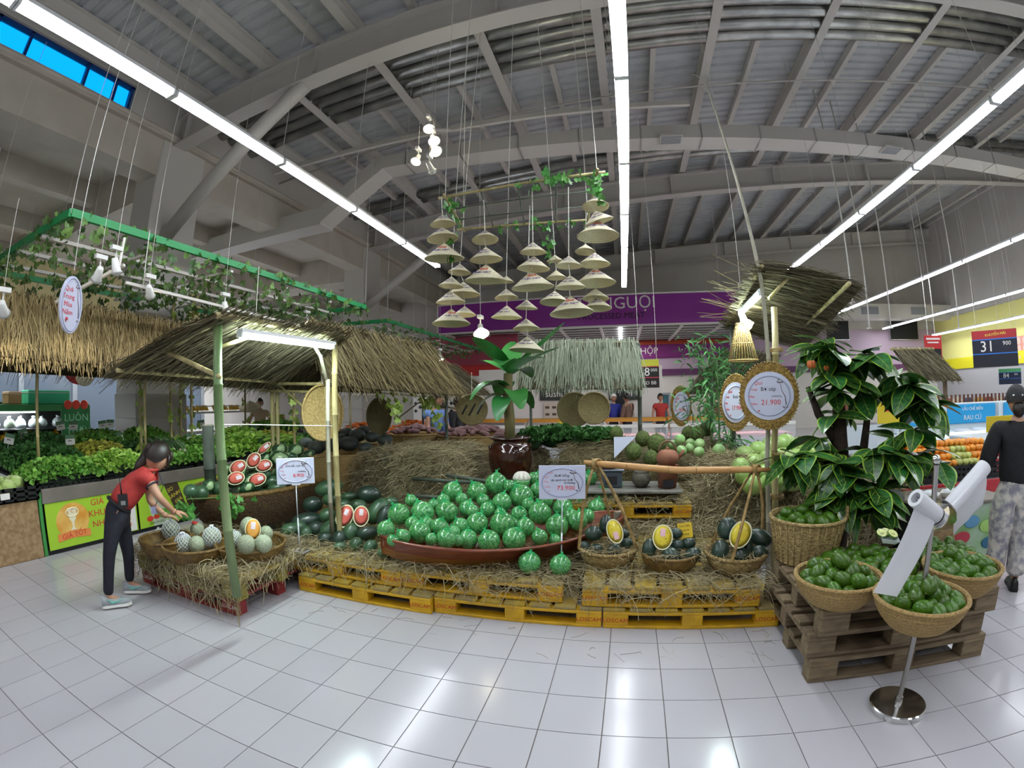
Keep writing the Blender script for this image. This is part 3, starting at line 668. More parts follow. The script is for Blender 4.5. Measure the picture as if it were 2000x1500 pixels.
def half(px,py,Y,a,b_,ang,skin,flesh,label,name='melon_half',seeds=0,lab=True,tilt=(0,0),group=None,rim=.88,stripe=None):
    p=at(px,py,Y=Y); k=(p-CC).length/905; A_m,B_m=a*k,b_*k
    t=thing(name,label,'fruit',p,group=group); R=sframe(px,py,ang)@Euler((tilt[0],tilt[1],0)).to_matrix()
    def pt(nm,m,q,sm=True):
        o=q.build(nm,m,t,smooth=sm,local=True); o.rotation_euler=R.to_euler(); return o
    q=MB(); q.lathe0((0,0,0),[(0,-B_m*1.0)]+[(math.sin(s),-math.cos(s)*B_m) for s in np.linspace(.3,PI/2,6)]+[(0,0.0)],22,None,A_m,B_m); pt('rind',skin,q)
    q=MB(); q.disc((0,0,.0015),1,None,28,A_m*.985,B_m*.985); pt('rind_edge',M_rind,q,False)
    q=MB(); q.lathe0((0,0,.002),[(0,-.001),(rim,0),(rim*.6,.004),(0,.006)],26,None,A_m,B_m); pt('flesh',flesh,q)
    if seeds:
        q=MB()
        for i in range(seeds):
            q.ell((random.choice((-1,1))*A_m*random.uniform(.1,.6),random.choice((-1,1))*B_m*random.uniform(.2,.5),.007),.004,.0025,.0015,6,4)
        pt('seeds',M_seed,q).__setitem__('kind','stuff')
    if lab:
        q=MB(); q.bbox(A_m*.35-.028,A_m*.35+.028,-.018,.018,.007,.009,.001); o=pt('price_label',M_plabel if flesh==M_yflesh else M_label,q,False)
        if abs(ang)>40: pass
    return t
def Z2(u,v): return 540+u*.12,930+v*.12
WM=[(850,190,230,140,12,0,'big dark watermelon with a yellow patch, topmost left on the pile'),(950,385,200,120,-4,1,None),(590,460,160,135,0,1,None),(830,640,135,125,20,1,None),(500,760,250,145,4,0,'long dark watermelon with a yellow patch, behind the price sign stem'),(640,900,145,135,10,1,None),(870,880,180,150,35,1,None),(1210,920,165,140,60,1,None),(1480,930,170,125,10,1,None),(1500,300,205,150,0,1,None),(1650,570,245,160,48,1,None),(1320,480,150,110,0,1,None),(240,1020,150,120,0,1,None),(480,1080,130,110,70,1,None),(800,1110,115,105,0,1,None),(1030,1090,140,120,70,1,None),(1300,1180,125,115,60,1,None),(1530,1190,130,115,50,1,None),(1780,1260,140,95,0,1,None),(1760,650,190,120,62,0,'dark watermelon with a yellow streak, next to the netted pomelos'),(1870,420,110,90,0,1,None),(1200,330,130,80,0,1,None),(1100,470,130,100,0,1,None),(380,900,120,110,0,1,None),(1050,1250,110,80,0,1,None)]
LL=[]
for u,v,a,b_,g,k,l in WM:
    x,y=Z2(u,v); LL.append((x,y,3.2+(1150-v)/950*.72,(a*b_)**.5*.12))
C_,R_=raypack(LL,80); ms=[]
for (u,v,a,b_,g,k,l),c in zip(WM,C_):
    x,y=Z2(u,v); c.z=max(c.z,.31+b_*.12*(c-CC).length/905*.8)
    t,R,A_m,B_m=melon(x,y,0,a*.12,b_*.12,g,random.choice((M_wmd,M_wmg,M_wmg)),l,pos=c,group='dark watermelons in the pile')
    if k==0: patch(t,R,A_m,B_m,-.5 if v<300 else (.3 if v>700 else 1.2))
    else: ms.append(t)
rowlabel(ms,'dark watermelon, %s in the %s of the pile',['lowest row','second row','third row up','top row'])
half(*Z2(1110,650),3.42,195*.12,140*.12,62,M_wmg,M_flesh,'oblong half watermelon with pink flesh, left one of two on the dark pile',tilt=(-.2,0))
half(*Z2(1378,650),3.42,172*.12,132*.12,82,M_wmg,M_flesh,'film-wrapped half watermelon with pink flesh, right one of two on the dark pile',tilt=(-.2,0))
# melons in the three baskets
def Z5(u,v): return 1100+u*.21,960+v*.21
B1=[(285,390,82,72,0),(395,300,85,62,80),(310,540,62,58,0),(480,545,72,64,0),(195,510,55,52,0),(590,480,58,55,0),(570,390,48,44,0)]
B2=[(800,530,92,68,80),(1010,600,98,80,-40),(1200,590,84,70,30),(1060,500,66,60,0),(1050,390,60,52,0),(1165,480,66,54,0)]
B3=[(1525,345,105,92,70),(1460,555,104,82,80),(1655,605,84,76,90),(1825,570,82,74,0),(1830,430,112,82,-20),(1720,510,66,44,90)]
for bi,(BL,nm) in enumerate(((B1,'left hung basket'),(B2,'middle basket'),(B3,'right hung basket'))):
    cx,cy=BK[bi]; LL=[(*Z5(u,v),cy-.06+(560-v)/260*.12,(a*b_)**.5*.21) for u,v,a,b_,g in BL]; C_,R_=raypack(LL,60); ms=[]
    for (u,v,a,b_,g),c in zip(BL,C_):
        c.z=max(c.z,.33+b_*.21*(c-CC).length/905*.7); t,*_=melon(*Z5(u,v),0,a*.21,b_*.21,g,M_wmd,None,pos=c,group='dark melons in the '+nm); ms.append(t)
    rowlabel(ms,'small melon, %s in the %s of the '+nm,['lower row','upper row'])
half(*Z5(480,370),3.27,118*.21,75*.21,-72,M_wmd,M_yflesh,'halved yellow-fleshed melon standing in the left hung basket',seeds=5,tilt=(0,0))
half(*Z5(925,425),3.19,118*.21,93*.21,88,M_wmd,M_yflesh,'halved yellow-fleshed melon with pink label in the middle basket',seeds=8)
half(*Z5(1650,400),3.16,130*.21,95*.21,68,M_wmd,M_yflesh,'halved yellow-fleshed melon in the right hung basket, behind the rattan loop',seeds=6,lab=False)
for nm,n,cx,cy,sd in (('left hung',160,*BK[0],21),('middle',110,*BK[1],22),('right hung',130,*BK[2],23)):
    straw('straw_nest','few straws lying on the melons in the '+nm+' basket',n,(cx-.17,cx+.17,cy-.18,cy+.1),(.08,.22),lambda X,Y:.43+0*X,.0015,lift=.03,seed=sd)
# ================================================================ MORE OF THE ISLAND
def pile(n,r,R,z0,dome,seed,bh=.15,fl=.6,slope=.75,it=170):
    # spheres settle in a bowl (radius R at the rim, floor z0) and heap up to z0+dome
    g=np.random.default_rng(seed); a=g.uniform(0,2*PI,n); q=np.sqrt(g.uniform(0,1,n))*R*.85
    P=np.stack([q*np.cos(a),q*np.sin(a),z0+r+g.uniform(0,dome*1.4,n)],1); rr=r*g.uniform(.9,1.08,n)
    for k in range(it):
        P[:,2]-=.004
        d=P[:,None]-P[None]; ds=np.linalg.norm(d,axis=2)+np.eye(n)*9; pen=np.clip((rr[:,None]+rr[None])*.93-ds,0,None)
        P+=(d/ds[...,None]*pen[...,None]*.5).sum(1)*.6
        h=np.hypot(P[:,0],P[:,1]); zz=np.clip((P[:,2]-z0)/bh,0,1); lim=np.maximum(R*(fl+(1-fl)*np.sin(zz*PI/2))-rr*1.1*(P[:,2]-z0<bh)-np.clip(P[:,2]-z0-bh,0,None)*slope,.02); f=np.minimum(1,lim/np.maximum(h,1e-6)); P[:,:2]*=f[:,None]
        low=z0+rr+ (h/R)**2*.05; P[:,2]=np.maximum(P[:,2],low)
    return P,rr
def avocado(sc=1):
    b=MB(); b.lathe0((0,0,0),[(0,-1.25)]+[(math.sin(s)*(1-.16*max(0,-math.cos(s-.3))),-math.cos(s)*1.27) for s in np.linspace(.3,PI-.3,8)]+[(0,1.27)],12); return b
av=thing('avocado','','fruit',(0,0,-70)); avocado().build('skin',M_avo,av,smooth=True,local=True); b=MB(); b.tube([(0,0,-1.2),(0,.03,-1.36)],.1,5); b.build('stem',M_stem,av,smooth=True,local=True)
def fill(proto,c,n,r,R,z0,dome,seed,fmt,rows,group,cut=None,rnd=True,**kw):
    P,rr=pile(n,r,R,z0,dome,seed,**kw); L=[]
    for p,q in zip(P,rr):
        o=dup(proto,(c[0]+p[0],c[1]+p[1],c[2]+p[2]),rot=(random.uniform(0,6),random.uniform(0,6),random.uniform(0,6)) if rnd else (random.uniform(-.3,.3),random.uniform(-.3,.3),random.uniform(0,6)),sc=q,group=group); L.append(o)
    rowlabel(L,fmt,rows); return L
ROWS6=['lowest row','second row','third row','fourth row','fifth row','top row']
M_bowl=mat('bowl_wicker','#ab8f57',.7,col2='#94784a',wave=('Z',16,6,6,.3,.7),bump=.7,bscale=80)
AB=[('avocado bowl by the tall basket',at(1638,1125,Z=.60),.235,66),('middle avocado bowl, behind the white plastic strip',at(1800,1165,Z=.60),.235,62),('avocado bowl at the far corner of the pallets',at(1880,1105,Z=.60),.23,56)]
gnm=['first bowl','middle bowl','corner bowl']
for (lb,c,R,n),gn in zip(AB,gnm):
    c=Vector((c.x,c.y,.452)); bowl('basket','round woven '+lb,c,R,.15,M_bowl,flare=.6,group='avocado bowls'); fill(av,c,n,.042,R*.97,.02,.34,int(c.x*1000),'green avocado, %s in the %s of the '+gn,ROWS6,'avocados in the '+gn)
cb=at(1700,1075,Z=.62); cb=Vector((cb.x,cb.y,.452)); fill(av,cb,72,.042,.29,.0,.25,77,bh=.05,fl=1,slope=1.0,fmt='green avocado, %s in the %s of the heap behind',rows=ROWS6,group='avocados heaped behind the bowls')
cb=at(1842,1062,Z=.58); cb=Vector((cb.x,cb.y,.452)); fill(av,cb,32,.042,.21,.0,.16,78,bh=.05,fl=1,slope=1.0,fmt='green avocado, %s in the %s of the rear corner heap',rows=ROWS6[:4],group='avocados heaped in the rear corner')
tb=Vector((1.27,3.0,.452-.0)); t=thing('basket','tall pale wicker basket heaped with avocados, beside the round bowls','basket',tb)
b=MB(); prof=[(.001,.003),(.2,.003)]+[(.2+.055*i/18+(.004 if i%2 else -.002),.003+.29*i/18) for i in range(19)]; prof+=[(r-.015,z) for r,z in reversed(prof[2:])]; b.lathe(prof,44); b.build('weave',M_wickp,t,smooth=True,local=True)
b=MB()
for i in range(30): a=2*PI*i/30; b.tube([(math.cos(a)*.2,math.sin(a)*.2,.0),(math.cos(a)*.258,math.sin(a)*.258,.29)],.006,5)
b.build('upright_canes',M_wickp,t,smooth=True,local=True,kind='stuff')
b=MB(); b.torus((0,0,.295),.255,.013,40,8); b.build('rim',M_wickp,t,smooth=True,local=True)
b=MB(); a0=-.35; b.tube([(math.cos(a0+q*.16)*.262,math.sin(a0+q*.16)*.262,.29+.07*math.sin(PI*(q+1)/2)) for q in np.linspace(-1,1,9)],.012,6); b.build('handle',M_wickp,t,smooth=True,local=True)
fill(av,tb,58,.042,.245,.17,.3,55,bh=.13,fl=.9,fmt='green avocado, %s in the %s of the tall basket',rows=ROWS6[:4],group='avocados in the tall basket')
for o in list(av.children): bpy.data.objects.remove(o)
bpy.data.objects.remove(av)
# tray with cut avocados
p=at(1733,1053,Y=2.5); t=thing('fruit_tray','clear plastic tray with cut avocados on the avocado heap','tray',p)
b=MB(); b.lathe([(.001,0),(.055,0),(.075,.03),(.08,.03),(.058,-.004),(.001,-.004)],4); o=b.build('tray',mat('clear_plastic','#e8efee',.08,alpha=.35),t,local=True); o.rotation_euler=(.35,-.1,.6)
for i,(dx,dy) in enumerate(((-.03,.02),(.01,.03),(.03,-.01))):
    b=MB(); b.lathe0((0,0,0),[(0,-.026),(.026,-.016),(.034,0),(0,0)],14,None,1,1); o=b.build('cut_skin',M_avo,t,smooth=True,local=True); o.location=(dx,dy,.035); o.rotation_euler=(.5,.1*i,0)
    b=MB(); b.disc((0,0,.001),.032,None,16); b.ell((0,0,.0),.014,.014,.01,8,6); o=b.build('cut_flesh',mat('avocado_flesh','#c9cf86',.4),t,local=True); o.location=(dx,dy,.035); o.rotation_euler=(.5,.1*i,0)
# ---- bamboo helpers
M_bam=mat('bamboo_dry','#b5a878',.5,col2='#94875a',nscale=5,stretch=(3,3,.7)); M_bamg=mat('bamboo_green','#5f7a4a',.45,col2='#7f9164',nscale=3,stretch=(3,3,.6)); M_bamw=mat('bamboo_grey','#a9a596',.55,col2='#8d8974',nscale=4,stretch=(3,3,.6)); M_bamd=mat('bamboo_dark','#586054',.6,col2='#3c463c',nscale=4); M_rattan=mat('rattan','#a88a55',.6,col2='#7e6537',nscale=20)
def bam(b,pts,r,seg=.32,n=9):
    pts=[Vector(p) for p in pts]; out=[];rad=[]
    for i in range(len(pts)-1):
        a,c=pts[i],pts[i+1]; L=(c-a).length; k=max(1,int(L/seg)); r0=r if not isinstance(r,(list,tuple)) else r[i]; r1=r if not isinstance(r,(list,tuple)) else r[i+1]
        for j in range(k):
            s=j/k; q=a.lerp(c,s); rr=r0+(r1-r0)*s; d=(c-a).normalized()*.006
            if not(i==0 and j==0): out+=[q-d*1.5,q-d*.4,q+d*.4,q+d*1.5]; rad+=[rr,rr*1.14,rr*1.14,rr]
            else: out.append(q); rad.append(rr)
    out.append(pts[-1]); rad.append(r if not isinstance(r,(list,tuple)) else r[-1])
    b.tube(out,rad,n); return b
# ---- carrying pole with rattan slings
cl,cr=at(1146,905,Y=3.36),at(1500,918,Y=3.30)
t=thing('carrying_pole','split bamboo carrying pole laid across two rattan slings','pole',(cl+cr)/2)
b=MB(); m=(cl+cr)/2+Vector((0,0,-.02)); b.tube([cl+Vector((-.02,0,.01)),cl.lerp(cr,.12),m,cl.lerp(cr,.88),cr+Vector((.02,0,.0))],[.016,.024,.026,.024,.014],8); b.build('pole',mat('split_bamboo','#c79b62',.5,col2='#b2814a',nscale=6,stretch=(1,6,6)),t,smooth=True)
for k in (.22,.45,.6,.78):
    p=cl.lerp(cr,k)+Vector((0,0,-.02*math.sin(PI*k))); b=MB(); b.torus(p,.026,.004,12,5,R=Matrix.Rotation(PI/2,3,'Y')); b.build('node_ring',M_rattan,t,smooth=True)
for bi,(px_,tops) in enumerate(((1160,cl.lerp(cr,.05)),(1478,cl.lerp(cr,.93)))):
    cx,cy=BK[0 if bi==0 else 2]; R=.215
    s=thing('rattan_sling','rattan sling looped from the carrying pole round the %s melon basket'%('left' if bi==0 else 'right'),'sling',tops,group='rattan slings')
    for a in (200,340,80) if bi==0 else (250,20,130):
        a=math.radians(a); e=Vector((cx+math.cos(a)*(R+.012),cy+math.sin(a)*(R+.012),.45)); f=Vector((cx+math.cos(a)*.15,cy+math.sin(a)*.15,.315)); md=tops.lerp(e,.5)+Vector((math.cos(a)*.035,math.sin(a)*.035,0))
        b=MB(); b.tube([tops+Vector((0,0,.03)),tops.lerp(md,.5)+Vector((math.cos(a)*.012,math.sin(a)*.012,0)),md,e,f],[.009,.011,.012,.012,.01],6); b.build('strap',M_rattan,s,smooth=True)
    b=MB()
    for q in range(5): b.torus(tops+Vector((-.02+q*.01,0,0)),.034,.007,14,5,R=Matrix.Rotation(PI/2,3,'Y')@Matrix.Rotation(.2*q,3,'X'))
    b.build('knot',M_rattan,s,smooth=True)
# ---- price boards
M_board=mat('price_board','#c9cde2',.4); M_board2=mat('board_print','#aeb4cf',.5); M_clear=mat('acrylic_rod','#d7dde6',.15,coat=.5); M_brd=mat('brown_ink','#5d4a45',.6)
def decor(t,P,R,w,h):
    # printed ornament: thin ellipse outline, lantern spray and pink script down the left side
    b=MB(); b.torus((0,0,0),1,.006,40,4,sx=w*.44,sy=h*.42); 
    o=b.build('printed_line',M_board2,t,smooth=True,local=True); o.matrix_local=Matrix.Translation(P)@R.to_4x4()
    b=MB(); pts=[(w*.24,h*.28,.0),(w*.27,h*.1,0),(w*.34,-.02*h,0),(w*.36,-h*.2,0)]; b.tube(pts,[.0015,.002,.003,.004],5)
    for k in range(7): b.ell((w*.24+.02*math.cos(k),h*.3+.012*math.sin(k*2),0),.008,.005,.002,6,4)
    for k in range(5): b.ell((w*(.30+.02*k),-h*(.24+.02*(k%2)),0),.007,.004,.002,6,4)
    o=b.build('printed_spray',M_brd,t,smooth=True,local=True); o.matrix_local=Matrix.Translation(P)@R.to_4x4()
def board(label,px,py,Y,w,h,base,lines,price,small,nm='price_board'):
    p=at(px,py,Y=Y); t=thing(nm,label,'sign',base); d=(p-CC); R=facing((-d.x,-d.y,-.05*d.length)); 
    b=MB(); b.bbox(-w/2,w/2,-h/2,h/2,-.004,.004,.002); o=b.build('panel',M_board,t,local=True); o.matrix_local=Matrix.Translation(p-Vector(base))@R.to_4x4()
    n=R@Vector((0,0,1)); 
    def tx(s,x,y,sz,m,**k): text(s,sz,m,t,p+R@Vector((x,y,.0048)),R,ext=.0006,**k)
    decor(t,p-Vector(base)+n*.0045,R,w,h)
    for i,l in enumerate(lines): tx(l,-.01*w,h*(.2-.13*i),h*.1,M_ink,shear=.25)
    tx(price,.08*w,-h*.17,h*.19,M_redtx); tx(small,.16*w,-h*.02,h*.07,M_ink); tx('Quà',-.27*w,h*.3,h*.1,M_pink,shear=.3)
    for i,l in enumerate(('Trung','Mùa','Năm','Đ')): tx(l,-.38*w+.03*w*i,h*(.17-.15*i),h*.08,M_pink,shear=.3)
    bp=Vector(base); tp=p-R@Vector((0,h/2,0))-n*.003
    b=MB(); b.tube([bp+Vector((0,0,.004)),bp.lerp(tp,.5)],.006,7); b.build('stem',M_clear,t,smooth=True)
    b=MB(); b.tube([bp.lerp(tp,.45),tp+n*0+R@Vector((0,.02,0))],.0042,7); b.build('upper_stem',M_clear,t,smooth=True)
    b=MB(); b.obox(tp+R@Vector((0,-.002,0)),.07,.014,.016,R); b.build('clip',M_clear,t)
    b=MB(); b.bbox(bp.x-.075,bp.x+.075,bp.y-.05,bp.y+.05,bp.z,bp.z+.004,.001); b.build('base',M_board,t); return t
p=at(586,1076,Z=.312); board('white price board for red watermelons on a clear stem, 8.900',577,920,p.y-.02,.31,.215,p,['Dưa hấu ruột đỏ'],'8.900','10.900đ/kg')
p=at(1096,1104,Z=.312); board('white price board for netted pomelos on a clear stem, 73.900',1098,942,p.y-.02,.335,.25,p,['Bưởi hồng','da xanh túi lưới'],'73.900','85.900đ/kg')
# ---- tall bamboo fishing pole and round signs
M_gold=mat('gold_wicker','#b08f45',.6,col2='#7f6228',nscale=50,bump=.8,bscale=80)
bp=Vector((1.27,3.75,0)); t=thing('bamboo_pole','tall thin pale bamboo pole curving up to the roof, beside the round avocado sign','pole',bp)
def dp(px,py,Y=3.75): return at(px,py,Y=Y)
pts=[bp,dp(1498,900),dp(1501,700),dp(1486,545),dp(1448,385),dp(1408,250),dp(1378,165,3.6),dp(1362,148,3.5),dp(1335,140,3.35)]
b=MB(); bam(b,pts,[.021,.020,.018,.016,.013,.010,.006,.004,.002],seg=.45); b.build('pole',M_bamw,t,smooth=True)
b=MB(); bam(b,[bp+Vector((.07,.06,0)),dp(1512,880,3.82),dp(1512,600,3.82)],.027,seg=.35); b.build('support_post',M_bam,t,smooth=True)
b=MB()
for zz in (.7,1.05,1.9): 
    for q in range(3): b.torus((bp.x+.04,bp.y+.03,zz+q*.012),.055,.004,14,5)
b.build('lashing',M_rattan,t,smooth=True,kind='stuff')
def roundsign(label,px,py,Y,rx,ry,lines,price,small,yaw=0,leanx=0):
    p=at(px,py,Y=Y); t=thing('round_sign',label,'sign',p,group='round basket signs'); d=p-CC; R=facing((-d.x,-d.y,0))@Matrix.Rotation(yaw,3,'Y')@Matrix.Rotation(leanx,3,'X'); M4=R.to_4x4()
    def pt(nm,b,m,sm=True,kind=None):
        o=b.build(nm,m,t,smooth=sm,local=True,kind=kind); o.matrix_local=M4; return o
    b=MB(); b.lathe([(.001,-.03),(.8,-.03),(1,-.0),(1.0,.008),(.82,-.012),(.001,-.012)],40,sx=rx,sy=ry); pt('tray',b,M_gold)
    b=MB()
    for i in range(56):
        a=2*PI*i/56; b.ell((math.cos(a)*rx,math.sin(a)*ry,.006),.009,.009,.008,6,4)
    pt('rim_binding',b,M_gold,True,'stuff')
    b=MB(); b.disc((0,-.0*ry,-.006),1,None,36,rx*.84,ry*.72); pt('printed_card',b,M_board,False)
    def tx(s,x,y,sz,m,**k): text(s,sz,m,t,R@Vector((x*rx,y*ry,-.0045)),R,ext=.0006,world=False,**k)
    decor(t,R@Vector((0,0,-.004)),R,rx*1.6,ry*1.4)
    for i,l in enumerate(lines): tx(l,-.02,.2-.2*i,ry*.17,M_ink)
    tx(price,.06,-.2,ry*.22,M_redtx); tx(small,.25,-.02,ry*.07,M_ink); tx('Quà',-.36,.38,ry*.14,M_redtx,shear=.3)
    for i,l in enumerate(('Trung','Mùa','Năm','Đ')): tx(l,(-.55,-.6,-.52,-.36)[i],.2-.22*i,ry*.1,M_redtx,shear=.3)
    return t
roundsign('round wicker tray sign for avocados, 21.900, tied to the tall bamboo pole',1502,773,3.62,.233,.262,['Bơ sáp'],'21.900','24.900đ/kg')
roundsign('round wicker tray sign turned half aside, behind the avocado sign',1438,786,4.3,.235,.26,['Xoài'],'17.900','21.900',yaw=.9)
roundsign('small oval wicker tray sign hanging before the pink meat counter',1330,793,5.6,.21,.24,['Mít'],'19.900','25.900',yaw=-.95)
# ---- bag-roll stanchion
sb=Vector((1.455,1.915,0)); t=thing('bag_stand','chrome stand with a round base holding two rolls of plastic bags','stand',sb)
M_bag=mat('bag_plastic','#dfe0e6',.35,alpha=.9,coat=.2)
b=MB(); b.lathe([(.001,0),(.148,0),(.15,.006),(.15,.028),(.144,.034),(.03,.037),(.001,.037)],44); b.build('base',M_metal,t,smooth=False,local=True)
b=MB(); b.lathe([(.02,.036),(.02,.05),(.014,.056),(.02,.064),(.013,.075),(.013,1.22),(.016,1.225),(.016,1.23)],16); b.build('post',mat('brushed_steel','#a9a6a4',.3,metal=1),t,smooth=True,local=True)
b=MB(); b.ell((0,0,1.252),.021,.021,.024,14,10); b.build('ball_finial',M_metal,t,smooth=True,local=True)
Dp=math.hypot(sb.x,sb.y); hub=at(1834,1012,D=Dp)
for nm,tip,r,D_,strip in (('left',(1788,972),.042,Dp-.12,[(1788,985),(1826,1020),(1754,1166),(1707,1158)]),('right',(1922,912),.04,Dp+.28,[(1926,922),(1858,985),(1864,1046),(1922,985)])):
    e=at(*tip,D=D_); a=hub.lerp(e,.14); d=(e-a).normalized(); x,y=frame(d); Rm=Matrix((x,y,d)).transposed()
    b=MB(); b.lathe([(r*.55,0),(r,0),(r,(e-a).length),(r*.6,(e-a).length),(r*.6,.004)],24,a,Rm); b.build('bag_roll',M_bag,t,smooth=False)
    b=MB(); b.lathe([(.001,-.006),(.07,-.006),(.07,.0),(.001,.0)],28,a-d*.004,Rm); b.build('roll_disc',M_metal,t)
    b=MB(); b.tube([hub,e-d*.02],.006,8); b.build('arm',M_metal,t,smooth=True)
    q=[at(*s,D=D_+(.0 if i in (0,) else (Dp-D_)*.5 if i==1 else .0)) for i,s in enumerate(strip)]
    b=MB(); n=8
    vs=[]
    for i in range(n+1):
        s=i/n; l=q[0].lerp(q[3],s); m=q[1].lerp(q[2],s); off=Vector((.01*math.sin(s*5),-.012*math.sin(s*4),0))
        for k in range(5): vs.append(l.lerp(m,k/4)+off*(1 if k%2 else .4))
    b.add(vs,[(i*5+k,i*5+k+1,(i+1)*5+k+1,(i+1)*5+k) for i in range(n) for k in range(4)]); b.build('hanging_bag',M_bag,t,smooth=True)
# ---- melons by the woman: cantaloupe baskets
def Z4(u,v): return 270+u*.16,980+v*.16
for lb,c,R,h in (('wide brown basket of cantaloupes at the corner by the woman',at(*Z4(720,500),Z=.44),.29,.13),('round brown basket of cantaloupes beside the bamboo post',at(*Z4(1370,500),Z=.43),.285,.12),('dark woven tub of cantaloupes nearest the woman, half buried in straw',at(*Z4(330,440),Z=.45),.22,.14)):
    bowl('basket',lb,(c.x,c.y,.308),R,h,M_brown,flare=.75,group='cantaloupe baskets')
fn=MB(); 
for k in range(14):
    a=2*PI*k/14
    for sg in (1,-1):
        pts=[]
        for i in range(13):
            s=.18+(PI-.5)*i/12; ph=a+sg*1.3*i/12*2; pts.append((math.sin(s)*1.03*math.cos(ph),math.sin(s)*1.03*math.sin(ph),math.cos(s)*1.1))
        fn.tube(pts,.032,4,False)
fn.lathe([(.25,1.1),(.2,1.2),(.3,1.3),(.26,1.3),(.15,1.18)],14)
FM=[(550,500,98,1,2.33,'cantaloupe in a white foam net, front of the wide basket'),(900,430,104,1,2.5,'cantaloupe in a white foam net, at the right of the wide basket'),(715,520,95,0,2.38,'bare grey-green cantaloupe in front of the red-tipped one'),(720,345,84,2,2.6,'grey-green cantaloupe with a red tag on its top'),(400,345,100,1,2.45,'cantaloupe in a white foam net under the woman\'s hands'),(262,385,52,1,2.4,'small cantaloupe in a foam net at the rim nearest the woman'),
 (1320,520,108,0,2.45,'pale cantaloupe in front of the orange half'),(1530,510,104,0,2.55,'cantaloupe by the right rim of the round basket'),(1560,385,84,0,2.75,'grey cantaloupe behind, by the right rim of the round basket'),(1180,450,80,1,2.55,'cantaloupe in a foam net behind the bamboo post'),(1265,425,75,0,2.7,'cantaloupe between bamboo post and orange half'),(1350,300,104,0,2.72,'wrapped cantaloupe standing behind the orange half')]
LL=[(*Z4(u,v),Y,r*.16) for u,v,r,k,Y,l in FM]; C_,R_=raypack(LL,60)
cb0=None
for (u,v,r,k,Y,l),c,rr in zip(FM,C_,R_):
    c.z=max(c.z,.33+rr*.8); t=thing('cantaloupe',l,'fruit',c,group='cantaloupes')
    b=MB(); b.ell((0,0,0),rr*.97,rr*.97,rr*1.05,16,10); b.build('rind',M_cant,t,smooth=True,local=True)
    b=MB(); b.tube([(0,0,rr*1.02),(.004,.002,rr*1.15)],.006,6); b.build('stem',M_stem,t,smooth=True,local=True)
    if k==1:
        if cb0 is None: cb0=fn.build('foam_net',M_foam,t,smooth=True,local=True); cb0.scale=(rr,)*3; f=cb0
        else: f=inst(cb0,t); f.scale=(rr,)*3
        f.rotation_euler=(random.uniform(-.4,.4),random.uniform(-.4,.4),0)
    if k==2:
        b=MB(); b.obox((0,-.02,rr*1.02),.05,.03,.012,Euler((.5,.2,.3)).to_matrix()); b.build('red_tag',mat('red_tag','#c8423c',.5),t,local=True)
half(*Z4(1400,340),2.58,128*.16,92*.16,80,M_cant,M_oflesh,'film-wrapped cantaloupe half showing orange flesh',rim=.9,tilt=(0,0))
# ---- great basket with striped watermelons
wc=Vector((-3.82,3.95,.30)); t=thing('basket','huge oval dark woven basket heaped with striped watermelons','basket',wc)
prof=[(.001,.0),(.78,.0)]; n=22
for i in range(n+1): prof.append((.80+.2*math.sin(i/n*PI/2)+(.008 if i%2 else -.004),.35*i/n))
inner=[(r-.05,z) for r,z in reversed(prof[2:])]
b=MB(); b.lathe(prof+inner,64,sx=.6,sy=1.06); b.build('weave',M_wickd,t,smooth=True,local=True)
b=MB(); b.torus((0,0,.36),1,.028,56,8,sx=.585,sy=1.045); b.build('rim',M_brown,t,smooth=True,local=True)
def Z3(u,v): return 340+u*.16,850+v*.16
WS=[(1280,175,105,75,0),(1480,185,105,80,0),(1290,285,128,95,0),(1640,235,80,55,0),(1440,255,70,45,0),(940,475,90,65,0),(880,640,110,70,0),(1190,560,95,75,0),(205,680,88,82,0),(330,700,90,92,0),(540,650,85,90,0),(1110,275,70,65,0),(630,420,70,80,0),(700,560,100,80,0),(1020,430,90,80,0),(800,440,90,80,0),(980,620,100,70,0),(1420,400,110,80,0),(1100,470,80,70,0),(1550,330,90,70,0),(420,620,80,80,0),(1380,330,90,80,0),(1500,480,90,80,0),(1300,470,100,80,0),(1600,300,80,60,0),(900,560,90,80,0),(1250,640,110,60,0),(1430,560,100,60,0)]
LL=[(*Z3(u,v),2.75+(u-200)/1500*1.25+(720-v)/560*.3,(a*b_)**.5*.16) for u,v,a,b_,g in WS]; C_,R_=raypack(LL,60); ms=[]
for (u,v,a,b_,g),c in zip(WS,C_):
    tt,*_=melon(*Z3(u,v),0,a*.16,b_*.16,random.uniform(-20,20),M_wms if v<300 else M_wmg if random.random()<.5 else M_wms,None,pos=c,group='striped watermelons in the great basket'); ms.append(tt)
have=[c.copy() for c in C_]
for i in range(5):
    for j in range(9):
        p=Vector((-4.22+i*.2+(j%2)*.08,3.05+j*.225,.58)); e=((p.x+3.82)/.5)**2+((p.y-3.95)/.95)**2
        if e<1 and min((p-q).length for q in have)>.16:
            have.append(p); x,y=proj(p); k=.1/((p-CC).length/905); tt,*_=melon(x,y,0,k*1.15,k,random.uniform(-30,30),M_wms if (i+j)%2 else M_wmg,None,pos=p,group='striped watermelons in the great basket'); ms.append(tt)
rowlabel(ms,'striped watermelon, %s in the %s of the huge basket',['lowest row','second row','third row','top row'])
